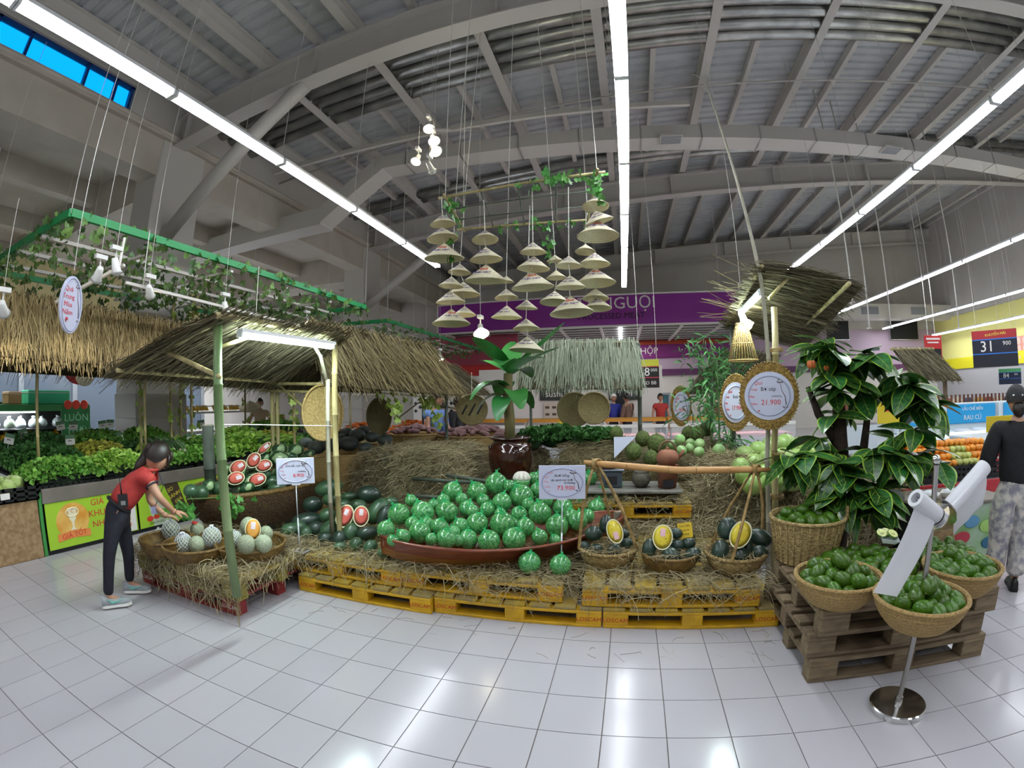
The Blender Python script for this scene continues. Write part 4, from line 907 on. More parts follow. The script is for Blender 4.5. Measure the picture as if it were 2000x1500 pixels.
for u,v,a,b_,g,l in ((780,390,108,78,28,'left of the two upper ones'),(972,305,100,78,48,'just below the topmost one'),(1096,370,102,72,16,'farthest right, level with the price board'),(755,525,106,76,12,'lowest left, beside the bamboo post'),(1015,540,112,76,14,'lowest right, above the basket rim'),(1100,158,100,42,40,'topmost, turned nearly edge-on')):
    half(*Z3(u,v),2.62+(u-200)/1500*1.25+(720-v)/560*.3,a*.16,b_*.16,g,M_wms,M_flesh,'red watermelon half, '+l,tilt=(0,0),group='watermelon halves on the great basket')
# yellow tags
M_tag=mat('yellow_tag','#d7b61c',.5)
def tag(label,px,py,Y,w,h,ang=0):
    p=at(px,py,Y=Y); t=thing('price_tag',label,'tag',p); R=facing(-(p-CC))@Matrix.Rotation(ang,3,'Z')
    b=MB(); b.bbox(-w/2,w/2,-h/2,h/2,-.002,.002,.0008); o=b.build('card',M_tag,t,local=True); o.matrix_local=R.to_4x4()
    for i,(s,z) in enumerate((('Dưa hấu',.2),('không hạt',.14),('10.900đ',.15))): text(s,h*z,M_ink,t,R@Vector((0,h*(.3-.28*i),.0026)),R,ext=.0004,world=False)
    b=MB(); b.tube([(0,0,-h*.5),(0,.01,-h*.5-.05)],.003,5); b.build('stick',M_clear,t,smooth=True,local=True); return t
tag('small yellow price tag clipped to the front of the huge basket',387,987,3.28,.115,.105,-.12)
tag('small yellow price tag stuck among the melons of the middle basket',1338,1036,3.3,.105,.11,.15)
tag('yellow price card hanging far off before the pink counter',1102,836,10.8,.3,.3); 
# ---- kettle table
tx_,ty_=-.55,4.22; t=thing('table','low worn grey board table carrying the clay stove and pots','table',(0,4.45,.59)); M_tab=mat('old_board','#7d7a72',.8,col2='#5f5c55',nscale=5,stretch=(1,6,1),bump=.3)
for k in range(4):
    b=MB(); b.bbox(-.58,.57,4.20+k*.13,4.32+k*.13,.665,.69,.004); b.build('board',M_tab,t)
for X in (-.5,.05,.5):
    for Y in (4.26,4.62): b=MB(); b.bbox(X-.02,X+.02,Y-.02,Y+.02,.592,.665,.003); b.build('leg',M_tab,t)
M_clay=mat('terracotta','#8f5c45',.75,col2='#7a4b37',nscale=8); M_pot=mat('grey_pot','#5c574a',.8,col2='#46423a',nscale=20,bump=.4)
p=at(1303,960,Y=4.38); c=Vector((p.x,4.38,.692)); t=thing('clay_stove','small terracotta stove with a fire hole, under the clay kettle','stove',c)
b=MB(); b.lathe([(.001,0),(.085,0),(.1,.14),(.115,.15),(.115,.17),(.08,.172),(.06,.1),(.001,.1)],20); b.build('body',M_clay,t,smooth=True,local=True)
b=MB(); b.box(-.05,.05,-.1,-.07,.015,.085); b.build('fire_hole',M_dark,t,local=True)
for a in (.5,2.6,4.7): b=MB(); b.obox((math.cos(a)*.1,math.sin(a)*.1,.185),.045,.03,.045,Matrix.Rotation(a,3,'Z')); b.build('pot_rest',M_clay,t,local=True)
k=c+Vector((0,0,.205)); t=thing('kettle','brown clay kettle with a looped handle on the stove','kettle',k)
b=MB(); b.lathe([(.001,0),(.07,.0),(.105,.05),(.11,.085),(.09,.13),(.07,.145),(.06,.15),(.001,.16)],24); b.build('body',M_clay,t,smooth=True,local=True)
b=MB(); b.tube([(math.cos(a)*.085,0,.12+math.sin(a)*.115) for a in np.linspace(.1,PI-.1,11)],.01,7); b.build('handle',mat('kettle_handle','#6d543c',.7),t,smooth=True,local=True)
b=MB(); b.tube([(.09,0,.07),(.135,0,.11),(.15,0,.15)],[.024,.016,.013],8); b.build('spout',M_clay,t,smooth=True,local=True)
b=MB(); b.ell((0,0,.165),.014,.014,.014,8,6); b.build('lid_knob',M_clay,t,smooth=True,local=True)
p=at(1252,960,Y=4.4); t=thing('clay_pot','round grey clay pot with a wide mouth, left of the stove','pot',(p.x,4.4,.692)); b=MB(); b.lathe([(.001,0),(.05,0),(.085,.05),(.09,.09),(.075,.13),(.06,.14),(.07,.155),(.06,.155),(.05,.138),(.001,.13)],24); b.build('body',M_pot,t,smooth=True,local=True); b=MB(); b.torus((0,0,.018),.052,.009,24,6); b.build('foot_ring',M_tab,t,smooth=True,local=True)
p=at(1205,950,Y=4.42); t=thing('brazier','dark metal brazier block at the far left of the kettle table','brazier',(p.x-.05,4.42,.692)); b=MB(); b.bbox(-.1,.1,-.07,.07,0,.16,.012); b.build('body',mat('soot_metal','#3e4650',.6),t,local=True); b=MB(); b.box(-.06,.05,-.075,-.068,.03,.11); b.build('opening',M_dark,t,local=True); b=MB(); b.bbox(-.12,.12,-.085,.085,.16,.175,.004); b.build('top_plate',mat('plate_grey','#6c747e',.5),t,local=True)
p=at(1200,898,Y=4.5); t=thing('flat_basket','shallow clay dish lying on the brazier plate','dish',(p.x-.06,4.44,.872)); b=MB(); b.lathe([(.001,0),(.07,0),(.1,.03),(.106,.03),(.075,-.0),(.001,.006)],22); b.build('dish',M_clay,t,smooth=True,local=True)
# ---- round fruit on the heaps behind
def sfruit(nm,lbls,LIST,m,base,flat=1,group=None,ribs=0,pd=True,stem=True):
    LL=[(x,y,Y,r) for x,y,r,Y in LIST]; C_,R_=raypack(LL,60); out=[]
    for c,rr in zip(C_,R_):
        t=thing(nm,None,'fruit',c,group=group,rz=random.uniform(0,6)); b=MB()
        if ribs:
            prof=[(math.sin(s),-math.cos(s)*flat) for s in np.linspace(0,PI,10)]; vs=[(0,0,-flat*.93*rr)];N=24
            for (r0,z) in prof[1:-1]:
                for j in range(N): a=2*PI*j/N; q=r0*(1-.05*abs(math.sin(ribs*a/2))**.5*1.0+.03); vs.append((q*math.cos(a)*rr,q*math.sin(a)*rr,z*rr))
            vs.append((0,0,flat*.9*rr)); K=len(prof)-2; fs=[(0,1+(j+1)%N,1+j) for j in range(N)]+[(1+i*N+j,1+i*N+(j+1)%N,1+(i+1)*N+(j+1)%N,1+(i+1)*N+j) for i in range(K-1) for j in range(N)]+[(1+(K-1)*N+j,1+(K-1)*N+(j+1)%N,len(vs)-1) for j in range(N)]; b.add(vs,fs)
        else: b.ell((0,0,0),rr,rr,rr*flat,14,9)
        b.build('skin',m,t,smooth=True,local=True)
        if stem: b=MB(); b.tube([(0,0,rr*flat*.88),(.01*rr,0,rr*flat*1.1)],rr*.09,5); b.build('stem',M_stem,t,smooth=True,local=True)
        out.append(t)
    if isinstance(lbls,str): rowlabel(out,lbls,['lower row','upper row'] if len(out)<14 else ['lowest row','second row','third row','top row'])
    else:
        for o,l in zip(out,lbls): o['label']=l
    return out
def Zp(u,v): return 500+u*.3,800+v*.3
PK=[(325,215,46),(395,245,60),(500,225,68),(605,222,66),(660,170,58),(755,180,48),(840,198,52),(845,258,46),(715,250,50),(790,300,50),(850,318,48),(700,135,42),(530,160,40),(590,150,44),(440,190,40),(560,185,40)]
sfruit('pumpkin','dark ribbed pumpkin, %s in the %s on the straw heap',[(*Zp(u,v),r*.3,4.55+(320-v)/180*.8) for u,v,r in PK],M_pump,0,.72,'pumpkins on the straw heap',10)
bowl('basket','broad pale woven basket heaped with dark pumpkins','') if 0 else None
t=bowl('basket','broad grey-brown woven basket under the dark pumpkins',(-3.55,5.0,.0),.78,.92,M_bowl,flare=.82,rows=16,ribs=48)
def Z6(u,v): return 1180+u*.16,820+v*.16
sfruit('jackfruit',['dark jackfruit behind the white card','round jackfruit above the kettle, with a white cut','jackfruit right of the white card','jackfruit behind the kettle, low','big jackfruit, top left of the green pair','big jackfruit, top right of the green pair','brownish jackfruit at the far back right','spiny jackfruit beside the yellow card'],[(*Z6(u,v),r*.16,Y) for u,v,r,Y in ((470,230,95,5.1),(640,290,118,5.0),(355,385,105,4.85),(570,465,95,4.85),(1030,165,88,5.4),(1130,175,95,5.3),(1250,110,90,5.6),(150,160,85,5.3))],M_jack,0,1.05,'jackfruits behind the kettle')
sfruit('melon','small pale-striped green melon, %s in the %s right of the kettle',[(*Z6(u,v),r*.16,Y) for u,v,r,Y in ((925,235,66,5.0),(1165,290,66,4.9),(1045,345,62,4.9),(940,380,70,4.8),(1160,390,66,4.75),(1050,285,60,5.0),(845,310,68,5.1),(1400,370,80,4.8))],mat('small_green_melon','#6f9c55',.4,col2='#a5c283',nscale=9,coat=.4,var=.15),0,.95,'small green melons')
GV=[(1455,890,20),(1480,880,19),(1506,872,20),(1534,868,21),(1560,874,20),(1588,872,20),(1612,880,19),(1446,912,19),(1472,905,20),(1500,898,20),(1530,895,21),(1558,896,20),(1585,895,20),(1610,900,20),(1455,928,20),(1492,925,19),(1525,918,20),(1552,920,20),(1580,918,20),(1470,948,20),(1500,945,19),(1632,890,18),(1640,912,18),(1520,942,20),(1548,942,18)]
sfruit('mango','pale green mango, %s in the %s beside the bamboo pole',[(x,y,r,4.15+(940-y)/75*.55) for x,y,r in GV],M_guava,0,.95,'pale green mangoes')
mound('straw heap under the pale green mangoes, behind the tree',1.5,2.9,4.15,5.1,0,.84,2500,31,(.12,.4))
# white card leaning, loose bamboo poles, bamboo stump
p=at(1216,872,Y=4.8); t=thing('card','plain white corner card leaning on the jackfruits','card',p); b=MB(); b.plate([(-.09,-.12),(-.09,.1),(.14,.1)],.006,(0,0,0),facing((.1,-1,.1))); b.build('card',M_board,t,local=True)
for lb,a,c,Y1,Y2 in (('grey bamboo pole lying on the straw behind the boat, upper',(872,928),(985,945),4.3,4.2),('grey bamboo pole lying on the straw behind the boat, middle',(805,935),(920,942),4.3,4.1),('grey bamboo pole lying on the straw behind the boat, lowest',(800,968),(870,972),4.1,4.0)):
    A_p,B_p=at(*a,Y=Y1),at(*c,Y=Y2); t=thing('bamboo_pole',lb,'pole',(A_p+B_p)/2,group='loose bamboo poles'); b=MB(); bam(b,[A_p,B_p],.018,.3); b.build('pole',M_bamd,t,smooth=True)
# ================================================================ HATS, STALLS, VINES, TREES
M_hat=mat('palm_leaf_hat','#d6cfb4',.7,col2='#c4bb9c',nscale=14,stretch=(1,1,3)); M_hring=mat('hat_ring','#a99a6e',.7); M_str=mat('string','#d8d6ce',.7); M_purp=mat('purple_ink','#6d5a9c',.6)
hat=thing('conical_hat','','hat',(0,0,-80))
N=28; b=MB(); pr=[(.0,.70)]+[(r,.70*(1-r)**1.02+.0) for r in np.linspace(.08,1,9)]
b.lathe0((0,0,0),[(0,.70)]+[(r,.70*(1-r)) for r in np.linspace(.08,1,9)]+[(0,.66)],N) if 0 else None
outer=[(.002,.80)]+[(r,.80*(1-r)) for r in np.linspace(.1,1,10)]; inner=[(r,z-.03) for r,z in reversed(outer)]
b.lathe(outer+inner,N); b.build('shell',M_hat,hat,smooth=False,local=True)
b=MB()
for r in np.linspace(.2,1,11): b.torus((0,0,.80*(1-r)-.028),r*.985,.009,28,5)
b.build('hoops',M_hring,hat,smooth=True,local=True,kind='stuff')
HATS=[('A',4.2,[(262,278,345,98),(260,372,450,122),(272,500,615,155)],'left-most front string'),('B',4.35,[(590,395,470,103),(598,530,610,127),(595,665,790,165)],'second front string'),('C',4.3,[(962,492,570,103),(965,600,670,127),(959,715,830,167)],'middle front string'),('D',4.3,[(1240,598,680,103),(1252,750,845,122),(1262,910,1045,172)],'fourth front string'),('E',4.15,[(1448,135,205,103),(1475,245,300,115),(1465,320,440,162)],'highest string, at the right'),
('F',4.9,[(1370,505,550,80),(1440,570,660,122),(1450,690,800,155),(1450,850,880,105),(1465,920,1040,112)],'string behind the highest one'),('G',5.6,[(1135,590,650,65),(1145,710,780,78),(1130,870,930,118)],'back string right of the middle'),('H',5.3,[(390,660,720,90),(420,800,930,130),(430,990,1090,90)],'back string behind the second one'),('I',4.8,[(325,760,820,98),(320,870,965,115),(325,1010,1140,150)],'string at the far left, low'),('J',5.4,[(755,755,800,60),(755,855,930,92),(757,985,1090,122)],'back string above the palm'),('K',4.7,[(912,940,1010,88),(910,1085,1160,105),(912,1225,1325,140)],'lowest string, over the palm')]
ORN=['top','second','third','fourth','bottom']
Rl=Matrix.Rotation(0,3,'Z'); LZ=3.66
for key,D,hl,desc in HATS:
    prev=None
    for i,(u,va,vr,hw) in enumerate(hl):
        x=800+u*.25; ya=350+va*.25; yr=350+vr*.25
        pa=at(x,ya,Y=D); R=hw*.25*(pa-CC).length/905; dz=.80*R
        tilt=(random.uniform(-.08,.08),random.uniform(-.08,.08)) if (u,va)!=(1475,245) else (.2,-.25)
        c=pa-Vector((0,0,dz)); k=len(hl)
        nmo='bottom' if i==k-1 else ORN[i]
        h=dup(hat,c,rot=(tilt[0],tilt[1],random.uniform(-.2,.2)),sc=R,label='pale conical palm-leaf hat, %s on the %s'%(nmo,desc),group='hanging conical hats')
        # lettering on the side that faces the aisle
        if hw>85 and not (key=='F' and i==3):
            az=math.atan2(c.y,c.x)+PI; az+=-.15; nrm=Vector((math.cos(az)*.80,math.sin(az)*.80,1)).normalized(); Rf=facing(nrm)
            for s_,rr,sz,mm in (('Quà',.40,.24,M_redtx if hw>140 else M_purp),('Miền Nam',.66,.20,M_purp)):
                text(s_,sz,mm,h,Vector((math.cos(az)*rr,math.sin(az)*rr,.80*(1-rr)))+nrm*.02,Rf,ext=.006,shear=.3,world=False)
        b=MB(); top=(Vector((pa.x,pa.y,LZ if pa.y<5.2 and key not in 'GIJ' else rz(pa.x)-.02)) if prev is None else prev); b.tube([Vector((0,0,.80)),(top-c)/R],.0045/R*1,4); b.build('string',M_str,h,local=True)
        prev=c+Vector((0,0,.1*R))
for o in list(hat.children): bpy.data.objects.remove(o)
bpy.data.objects.remove(hat)
# ---- lattice over the hats with vine
leafm={}
def ivyleaf(sz,lob=1):
    o=[(0,-.1),(.25,-.35),(.5,-.2),(.45,.05),(.62,.3),(.33,.3),(.2,.55),(0,.85),(-.2,.55),(-.33,.3),(-.62,.3),(-.45,.05),(-.5,-.2),(-.25,-.35)]
    b=MB(); vs=[(x*sz,y*sz,-.12*sz*abs(x)) for x,y in o]+[(0,.2*sz,.05*sz)]; n=len(o); b.add(vs,[(i,(i+1)%n,n) for i in range(n)]); return b
M_ivy=mat('vine_leaf','#3f7d34',.45,col2='#5c9c48',nscale=12,var=.25); M_ivy2=mat('vine_leaf_dark','#3c5c34',.5,col2='#6d8f45',isl=1); M_vine=mat('vine_stem','#54702f',.7)
ct=[at(870,385,Z=3.68),at(1166,338,Z=3.68),at(1148,430,Z=3.68),at(905,448,Z=3.68)]
t=thing('hanging_lattice','bamboo lattice with green vine hung under the roof, carrying the hats','lattice',(sum((Vector(c) for c in ct),Vector())/4))
for i in range(4):
    b=MB(); bam(b,[ct[i]+(ct[i]-ct[(i+1)%4]).normalized()*.08,ct[(i+1)%4]+(ct[(i+1)%4]-ct[i]).normalized()*.08],.014,.3,7); b.build('frame_bar',M_bam,t,smooth=True)
for k in (.25,.5,.75):
    b=MB(); b.tube([ct[0].lerp(ct[1],k),ct[3].lerp(ct[2],k)],.008,6); b.build('cross_bar',M_bamd,t,smooth=True)
for k in (.33,.66):
    b=MB(); b.tube([ct[0].lerp(ct[3],k),ct[1].lerp(ct[2],k)],.008,6); b.build('cross_bar',M_bamd,t,smooth=True)
for c in ct: b=MB(); b.tube([c,(c.x,c.y,rz(c.x)-.3)],.004,4); b.build('hanging_wire',M_str,t)
lf=None
def vineon(t,paths,n,sz,hang=.1,m=M_ivy,asparts=True,seed=3,drop=0):
    global lf
    R=random.Random(seed); base=ivyleaf(1)
    if asparts:
        first=None
        for i in range(n):
            a,c=R.choice(paths); p=Vector(a).lerp(Vector(c),R.random())+Vector((R.gauss(0,.04),R.gauss(0,.04),R.uniform(-hang,.05)))
            if first is None: o=first=ivyleaf(1).build('leaf',m,t,local=True)
            else: o=inst(first,t)
            o.location=p-wl(t); o.rotation_euler=(R.uniform(.6,2.2),R.uniform(-.6,.6),R.uniform(0,6.3)); s=sz*R.uniform(.7,1.25); o.scale=(s,s,s)
    else:
        b=MB(); bl=ivyleaf(1)
        for i in range(n):
            a,c=R.choice(paths); p=Vector(a).lerp(Vector(c),R.random())+Vector((R.gauss(0,.05),R.gauss(0,.05),R.uniform(-hang,.06)))
            M=Euler((R.uniform(.6,2.2),R.uniform(-.6,.6),R.uniform(0,6.3))).to_matrix()*(sz*R.uniform(.7,1.3)); b.add([p+M@Vector(v) for v in bl.v],bl.f)
        b.build('leaves',m,t,kind='stuff')
E_=[(ct[0],ct[1]),(ct[1],ct[2]),(ct[0],ct[3])]
vp=[(ct[0].lerp(ct[1],.45),ct[1]),(ct[0].lerp(ct[1],.6),ct[1]),(ct[1],ct[1].lerp(ct[2],.6)),(ct[0],ct[0]+Vector((.06,0,-.7))),(ct[0],ct[0].lerp(ct[3],.8)),(ct[3],ct[2]),(ct[3].lerp(ct[2],.3),ct[2]),(ct[1],ct[1]+Vector((-.02,0,-.35))),(ct[3].lerp(ct[2],.65),ct[3].lerp(ct[2],.7)+Vector((0,0,-.5)))]
vineon(t,vp,130,.075,.1,asparts=True)
# ---- thatch
M_th=mat('thatch','#a99b6e',.85,col2='#5f5436',isl=1); M_thw=mat('thatch_warm','#cdb987',.85,col2='#8a754a',isl=1); M_thg=mat('thatch_pale','#b4bca6',.85,col2='#7d8673',isl=1); M_thd=mat('thatch_grey','#8b8367',.85,col2='#4c452f',isl=1); M_core=mat('thatch_core','#4a4028',.95)
def thatch(parent,A,B,A2,B2,n,m,seed,over=.12,th=.05,w=.0042,skew=0,part='thatch'):
    A,B,A2,B2=[np.array(v,float) for v in (A,B,A2,B2)]; R=np.random.default_rng(seed)
    nrm=np.cross(B-A,A2-A); nrm/=np.linalg.norm(nrm); nrm*= (1 if nrm[2]>0 else -1)
    u=R.uniform(-.01,1.01,n); s0=R.choice([-.04,.18,.42],n)+R.uniform(-.05,.08,n); L=R.uniform(.5,.66,n); k=4; P=np.zeros((n,k,3)); sk=R.normal(skew,.035,n); lay=R.uniform(-th,th,n)
    ln=np.linalg.norm(A2-A)
    for i in range(k):
        s=s0+L*i/(k-1); s=np.minimum(s,1+over/ln*R.uniform(.2,1.2,n)); uu=u+sk*(s-s0)
        top=A+(B-A)*uu[:,None]; bot=A2+(B2-A2)*uu[:,None]
        P[:,i]=top+(bot-top)*s[:,None]+nrm*(lay+.02*i*R.normal(.2,.5,n))[:,None]; P[:,i,2]-=np.clip(s-1,0,None)**1*ln*.35
    d=unit(P[:,-1]-P[:,0]); W=unit(np.cross(d,unit(nrm+R.normal(0,.5,(n,3))))); V,F=strands(P,R.uniform(.6,1.3,n)[:,None]*w*np.array([1,1,.85,.45]),W)
    o=npmesh(part,V,F,m,parent,kind='stuff')
    # thin woven backing
    q=[A,B,B2,A2]; off=nrm*.01; Vc=np.array([p-off for p in q]+[p+off for p in q]); Fc=np.array([(0,1,2,3),(7,6,5,4),(0,4,5,1),(1,5,6,2),(2,6,7,3),(3,7,4,0)]); npmesh('backing',Vc,Fc,M_core,parent)
    return o
def pole(t,a,b_,r=.022,m=None,nm='pole',seg=.35):
    b=MB(); bam(b,[Vector(a),Vector(b_)],r,seg,8); return b.build(nm,m or M_bam,t,smooth=True)
# stall 1: lean-to over the great watermelon basket, with a tube light
t=thing('thatched_stall','bamboo lean-to with thatch over the huge watermelon basket, tube light under it','stall',(-2.9,2.7,0))
A=(-2.35,1.98,2.10);B=(-2.32,3.42,2.12);A2=(-3.75,1.95,1.76);B2=(-3.75,4.0,1.72)
thatch(t,A,B,A2,B2,2600,M_thd,41,.16,.045)
b=MB(); bam(b,[(-2.34,2.03,.30),(-2.36,2.03,1.2),(-2.42,2.05,2.14)],[.031,.031,.029],.42,10); b.build('green_post',M_bamg,t,smooth=True)
pole(t,(-2.42,3.38,0),(-2.40,3.36,2.16),.026,M_bam,'post'); pole(t,(-2.47,3.33,.3),(-2.46,3.34,1.75),.02,M_bamw,'post')
b=MB(); b.tube([(-2.47,3.33,1.75),(-2.5,3.28,1.95),(-2.53,3.2,2.06)],.018,8); b.build('bent_post',M_bamw,t,smooth=True)
pole(t,A,B,.022,M_bam,'ridge_pole'); pole(t,(-3.5,1.93,1.8),(-3.5,4.0,1.76),.018,M_bam,'eave_pole'); pole(t,(-2.4,2.05,2.08),(-3.7,2.02,1.75),.018,M_bam,'rafter'); pole(t,(-2.4,3.36,2.08),(-3.7,3.6,1.74),.018,M_bam,'rafter'); pole(t,(-2.36,2.03,1.72),(-2.98,2.04,1.92),.017,M_bam,'brace'); pole(t,(-2.42,2.04,1.9),(-2.42,2.55,2.08),.015,M_bam,'brace')
pole(t,(-3.62,3.95,0),(-3.62,3.95,1.76),.022,M_bam,'post')
b=MB(); b.tube([(-2.36,2.03,1.42),(-2.8,2.7,1.38),(-2.42,3.36,1.34)],.004,4); b.build('wire',M_str,t)
def tubelamp(label,a,c,r=.023,pw=14,col=(.86,1,.98),down=(0,0,-1)):
    a=Vector(a);c=Vector(c); t=thing('tube_lamp',label,'light',(a+c)/2); d=(c-a).normalized(); x,y=frame(d); Rm=Matrix((x,y,d)).transposed(); L=(c-a).length
    b=MB(); b.obox(-Vector(down)*.026,.045,.024,L,Rm); b.build('housing',Mh,t,local=True)
    b=MB(); b.tube([-d*L*.48+Vector(down)*.005,d*L*.48+Vector(down)*.005],r,10); b.build('tube',mat('stall_tube_glow','#dffaf6',.4,emit=80),t,smooth=True,local=True)
    for s in (-1,1): b=MB(); b.obox(d*s*L*.49,.05,.045,.015,Rm); b.build('end_cap',Mh,t,local=True)
    l=bpy.data.lights.new('tube_lamp_glow','AREA'); l.shape='RECTANGLE'; l.size=.05; l.size_y=L*.9; l.energy=pw; l.color=col; o=bpy.data.objects.new('tube_lamp_glow',l); COL.objects.link(o); o.location=(a+c)/2+Vector(down)*.035
    zz=-Vector(down).normalized(); yy=d; xx=yy.cross(zz).normalized(); o.rotation_euler=Matrix((xx,yy,zz)).transposed().to_euler(); return t
tubelamp('glowing tube light under the lean-to thatch, by the green bamboo post',at(466,652,X=-2.31),at(650,676,X=-2.31),pw=16,down=Vector((-.5,0,-.85)).normalized())
# stall 2
t=thing('thatched_stall','thatched roof over the pumpkins, falling towards the boat','stall',(-2.7,4.7,0))
R1=(-3.02,3.75,2.36);R2=(-2.62,5.9,2.30);E1=(-2.58,3.45,1.70);E2=(-2.02,5.6,1.60)
thatch(t,R1,R2,E1,E2,2600,M_th,42,.14,.05,skew=.06); thatch(t,R1,R2,(-4.0,3.9,1.72),(-3.6,6.2,1.66),1500,M_thd,43,.14,.05)
for p in ((-2.68,3.62,1.74),(-2.2,5.5,1.64),(-3.7,3.95,1.8),(-3.5,6.0,1.75)): pole(t,(p[0],p[1],0),p,.022,M_bam if p[1]<5 else M_bamd,'post')
pole(t,(-2.68,3.62,1.72),(-3.9,3.95,1.76),.016,M_bam,'tie_pole'); pole(t,(-2.68,3.62,1.64),(-3.9,3.95,1.68),.014,M_bam,'tie_pole'); pole(t,R1,R2,.02,M_bam,'ridge_pole'); pole(t,(-2.68,3.62,1.3),(-3.4,3.75,1.72),.014,M_bam,'brace')
# stall 3: long lit thatch over the herb counter
t=thing('thatched_stall','long golden thatch over the herb counter, lit by spotlights','stall',(-6,3,0))
A=(-6.05,1.30,2.74);B=(-6.05,5.0,2.66);A2=(-5.15,1.15,1.98);B2=(-5.15,4.35,1.92)
thatch(t,A,B,A2,B2,5200,M_thw,44,.2,.06,w=.005); thatch(t,A,B,(-7.0,1.2,1.95),(-7.0,4.6,1.9),1600,M_thd,45,.18,.05,w=.005)
pole(t,A,B,.022,M_bam,'ridge_pole')
for y in (2.12,3.6): pole(t,(-5.75,y,.8),(-5.75,y,2.35),.02,M_bam,'post')
t=thing('thatched_stall','shaded thatch roof behind the lean-to, over the far vegetables','stall',(-6,7,0))
A=(-6.3,5.6,2.5);B=(-6.3,8.6,2.45); thatch(t,A,B,(-5.2,5.5,1.84),(-5.2,8.4,1.80),1800,M_thd,46,.2,.05); thatch(t,A,B,(-7.2,5.5,1.84),(-7.2,8.4,1.80),900,M_thw,47,.2,.05)
for y in (5.8,7.0,8.1): pole(t,(-5.4,y,.8),(-5.4,y,1.9),.02,M_bam,'post')
# stall 4: dark slope at the back
t=thing('thatched_stall','dark thatch slope in the background, left of the palm','stall',(-3.5,8.3,0))
A=(-4.6,8.2,2.3);B=(-3.6,9.6,2.3); thatch(t,A,B,(-3.55,7.4,1.66),(-2.55,8.8,1.62),1500,M_thd,48,.1,.05); 
for p in ((-3.5,7.6,1.68),(-2.8,8.7,1.65)): pole(t,(p[0],p[1],0),p,.022,M_bamd,'post')
# stall 5: pale straw fringe, back centre
t=thing('thatched_stall','pale grey-green straw canopy hanging before the pink meat counter','stall',(-.55,6.6,0))
thatch(t,(-1.38,6.6,2.36),(.26,6.6,2.33),(-1.42,6.25,1.68),(.3,6.25,1.64),2600,M_thg,49,.08,.04,w=.005)
for X in (-1.3,.27): pole(t,(X,6.55,0),(X,6.55,2.3),.03 if X>0 else .02,M_bamd,'post')
pole(t,(-1.4,6.6,2.35),(.28,6.6,2.32),.018,M_bam,'ridge_pole')
# stall 6: right thatch
t=thing('thatched_stall','thatch roof raised over the tall bamboo pole, seen from below, with tube light','stall',(1.8,4.6,0))
A=(1.22,3.72,2.60);B=(1.25,5.3,2.34);A2=(2.45,4.3,2.56);B2=(2.45,5.95,2.12)
thatch(t,A,B,A2,B2,2600,M_thd,50,.2,.05); pole(t,A,B,.02,M_bam,'ridge_pole'); pole(t,(2.15,4.0,2.52),(2.15,5.8,2.2),.022,M_bam,'eave_pole'); pole(t,(1.3,3.85,2.35),(1.55,3.95,2.58),.018,M_bam,'brace'); pole(t,(1.28,5.2,0),(1.28,5.2,2.34),.022,M_bamd,'post'); pole(t,(1.26,4.5,2.44),(2.4,5.1,2.32),.018,M_bam,'rafter')
b=MB(); 
for i in range(26):
    a=random.random(); p=Vector(A).lerp(Vector(B),a); b.tube([p,p+Vector((-.15-random.random()*.25,random.uniform(-.1,.1),random.uniform(-.05,.2)))],.0025,3)
b.build('loose_straws',M_th,t,kind='stuff')
tubelamp('glowing tube light under the raised thatch by the bamboo pole',at(1487,572,Y=3.8),at(1446,612,Y=4.7),pw=14,down=Vector((-.2,0,-.98)).normalized())
# stall 7/8
t=thing('thatched_stall','small thatch roof on one post before the freezers','stall',(6.5,9,0))
thatch(t,(5.75,9,2.34),(6.75,9,2.34),(6.1,8.7,1.72),(7.3,8.7,1.68),900,M_thd,51,.06,.04,w=.008); pole(t,(6.95,8.85,0),(6.95,8.85,1.75),.05,mat('pole_brown','#6b5a48',.7),'post'); pole(t,(5.7,9,2.36),(6.8,9,2.36),.03,M_bam,'ridge_pole')
t=thing('thatched_stall','thatch slope half hidden by the bamboo leaves','stall',(1.3,6.6,0))
thatch(t,(1.45,6.5,2.15),(2.6,7.3,2.15),(.95,6.5,1.57),(2.1,7.6,1.55),1200,M_thd,52,.1,.05); pole(t,(1.3,6.6,0),(1.3,6.6,1.9),.025,M_bamd,'post')
# ---- green trellis frames with vine
M_grn=mat('green_paint','#1f8a4c',.5)
def trellis(label,X0,X1,Y0_,Y1_,Z,seed,nl):
    t=thing('vine_trellis',label,'trellis',((X0+X1)/2,(Y0_+Y1_)/2,Z),group='hanging green trellises')
    P4=[(X1,Y0_,Z),(X1,Y1_,Z),(X0,Y1_,Z),(X0,Y0_,Z)]
    for i in range(4): b=MB(); b.beam(P4[i],P4[(i+1)%4],.05,.08); b.build('green_bar',M_grn,t)
    paths=[(P4[0],P4[1]),(P4[0],P4[3]),(P4[0],P4[1]),(P4[1],P4[2])]
    n=4
    for k in range(1,n):
        X=X1+(X0-X1)*k/n; b=MB(); b.beam((X,Y0_,Z-.06),(X,Y1_,Z-.06),.06,.04); b.build('white_bar',M_white,t); paths+=[((X,Y0_,Z-.08),(X,Y1_,Z-.08))]*2
    for k in range(1,5):
        Y=Y0_+(Y1_-Y0_)*k/5; b=MB(); b.beam((X0,Y,Z-.1),(X1,Y,Z-.1),.04,.03); b.build('white_bar',M_white,t); paths.append(((X0,Y,Z-.1),(X1,Y,Z-.1)))
    for p in P4: b=MB(); b.tube([p,(p[0],p[1],ZL-.3 if p[0]<XL else rz(p[0])-.3)],.004,4); b.build('hanging_wire',M_str,t)
    vineon(t,paths,nl,.078,.28,M_ivy2,False,seed); return t
trellis('green hanging frame wound with vine over the golden thatch',-7.6,-4.6,1.87,7.4,3.30,5,1500)
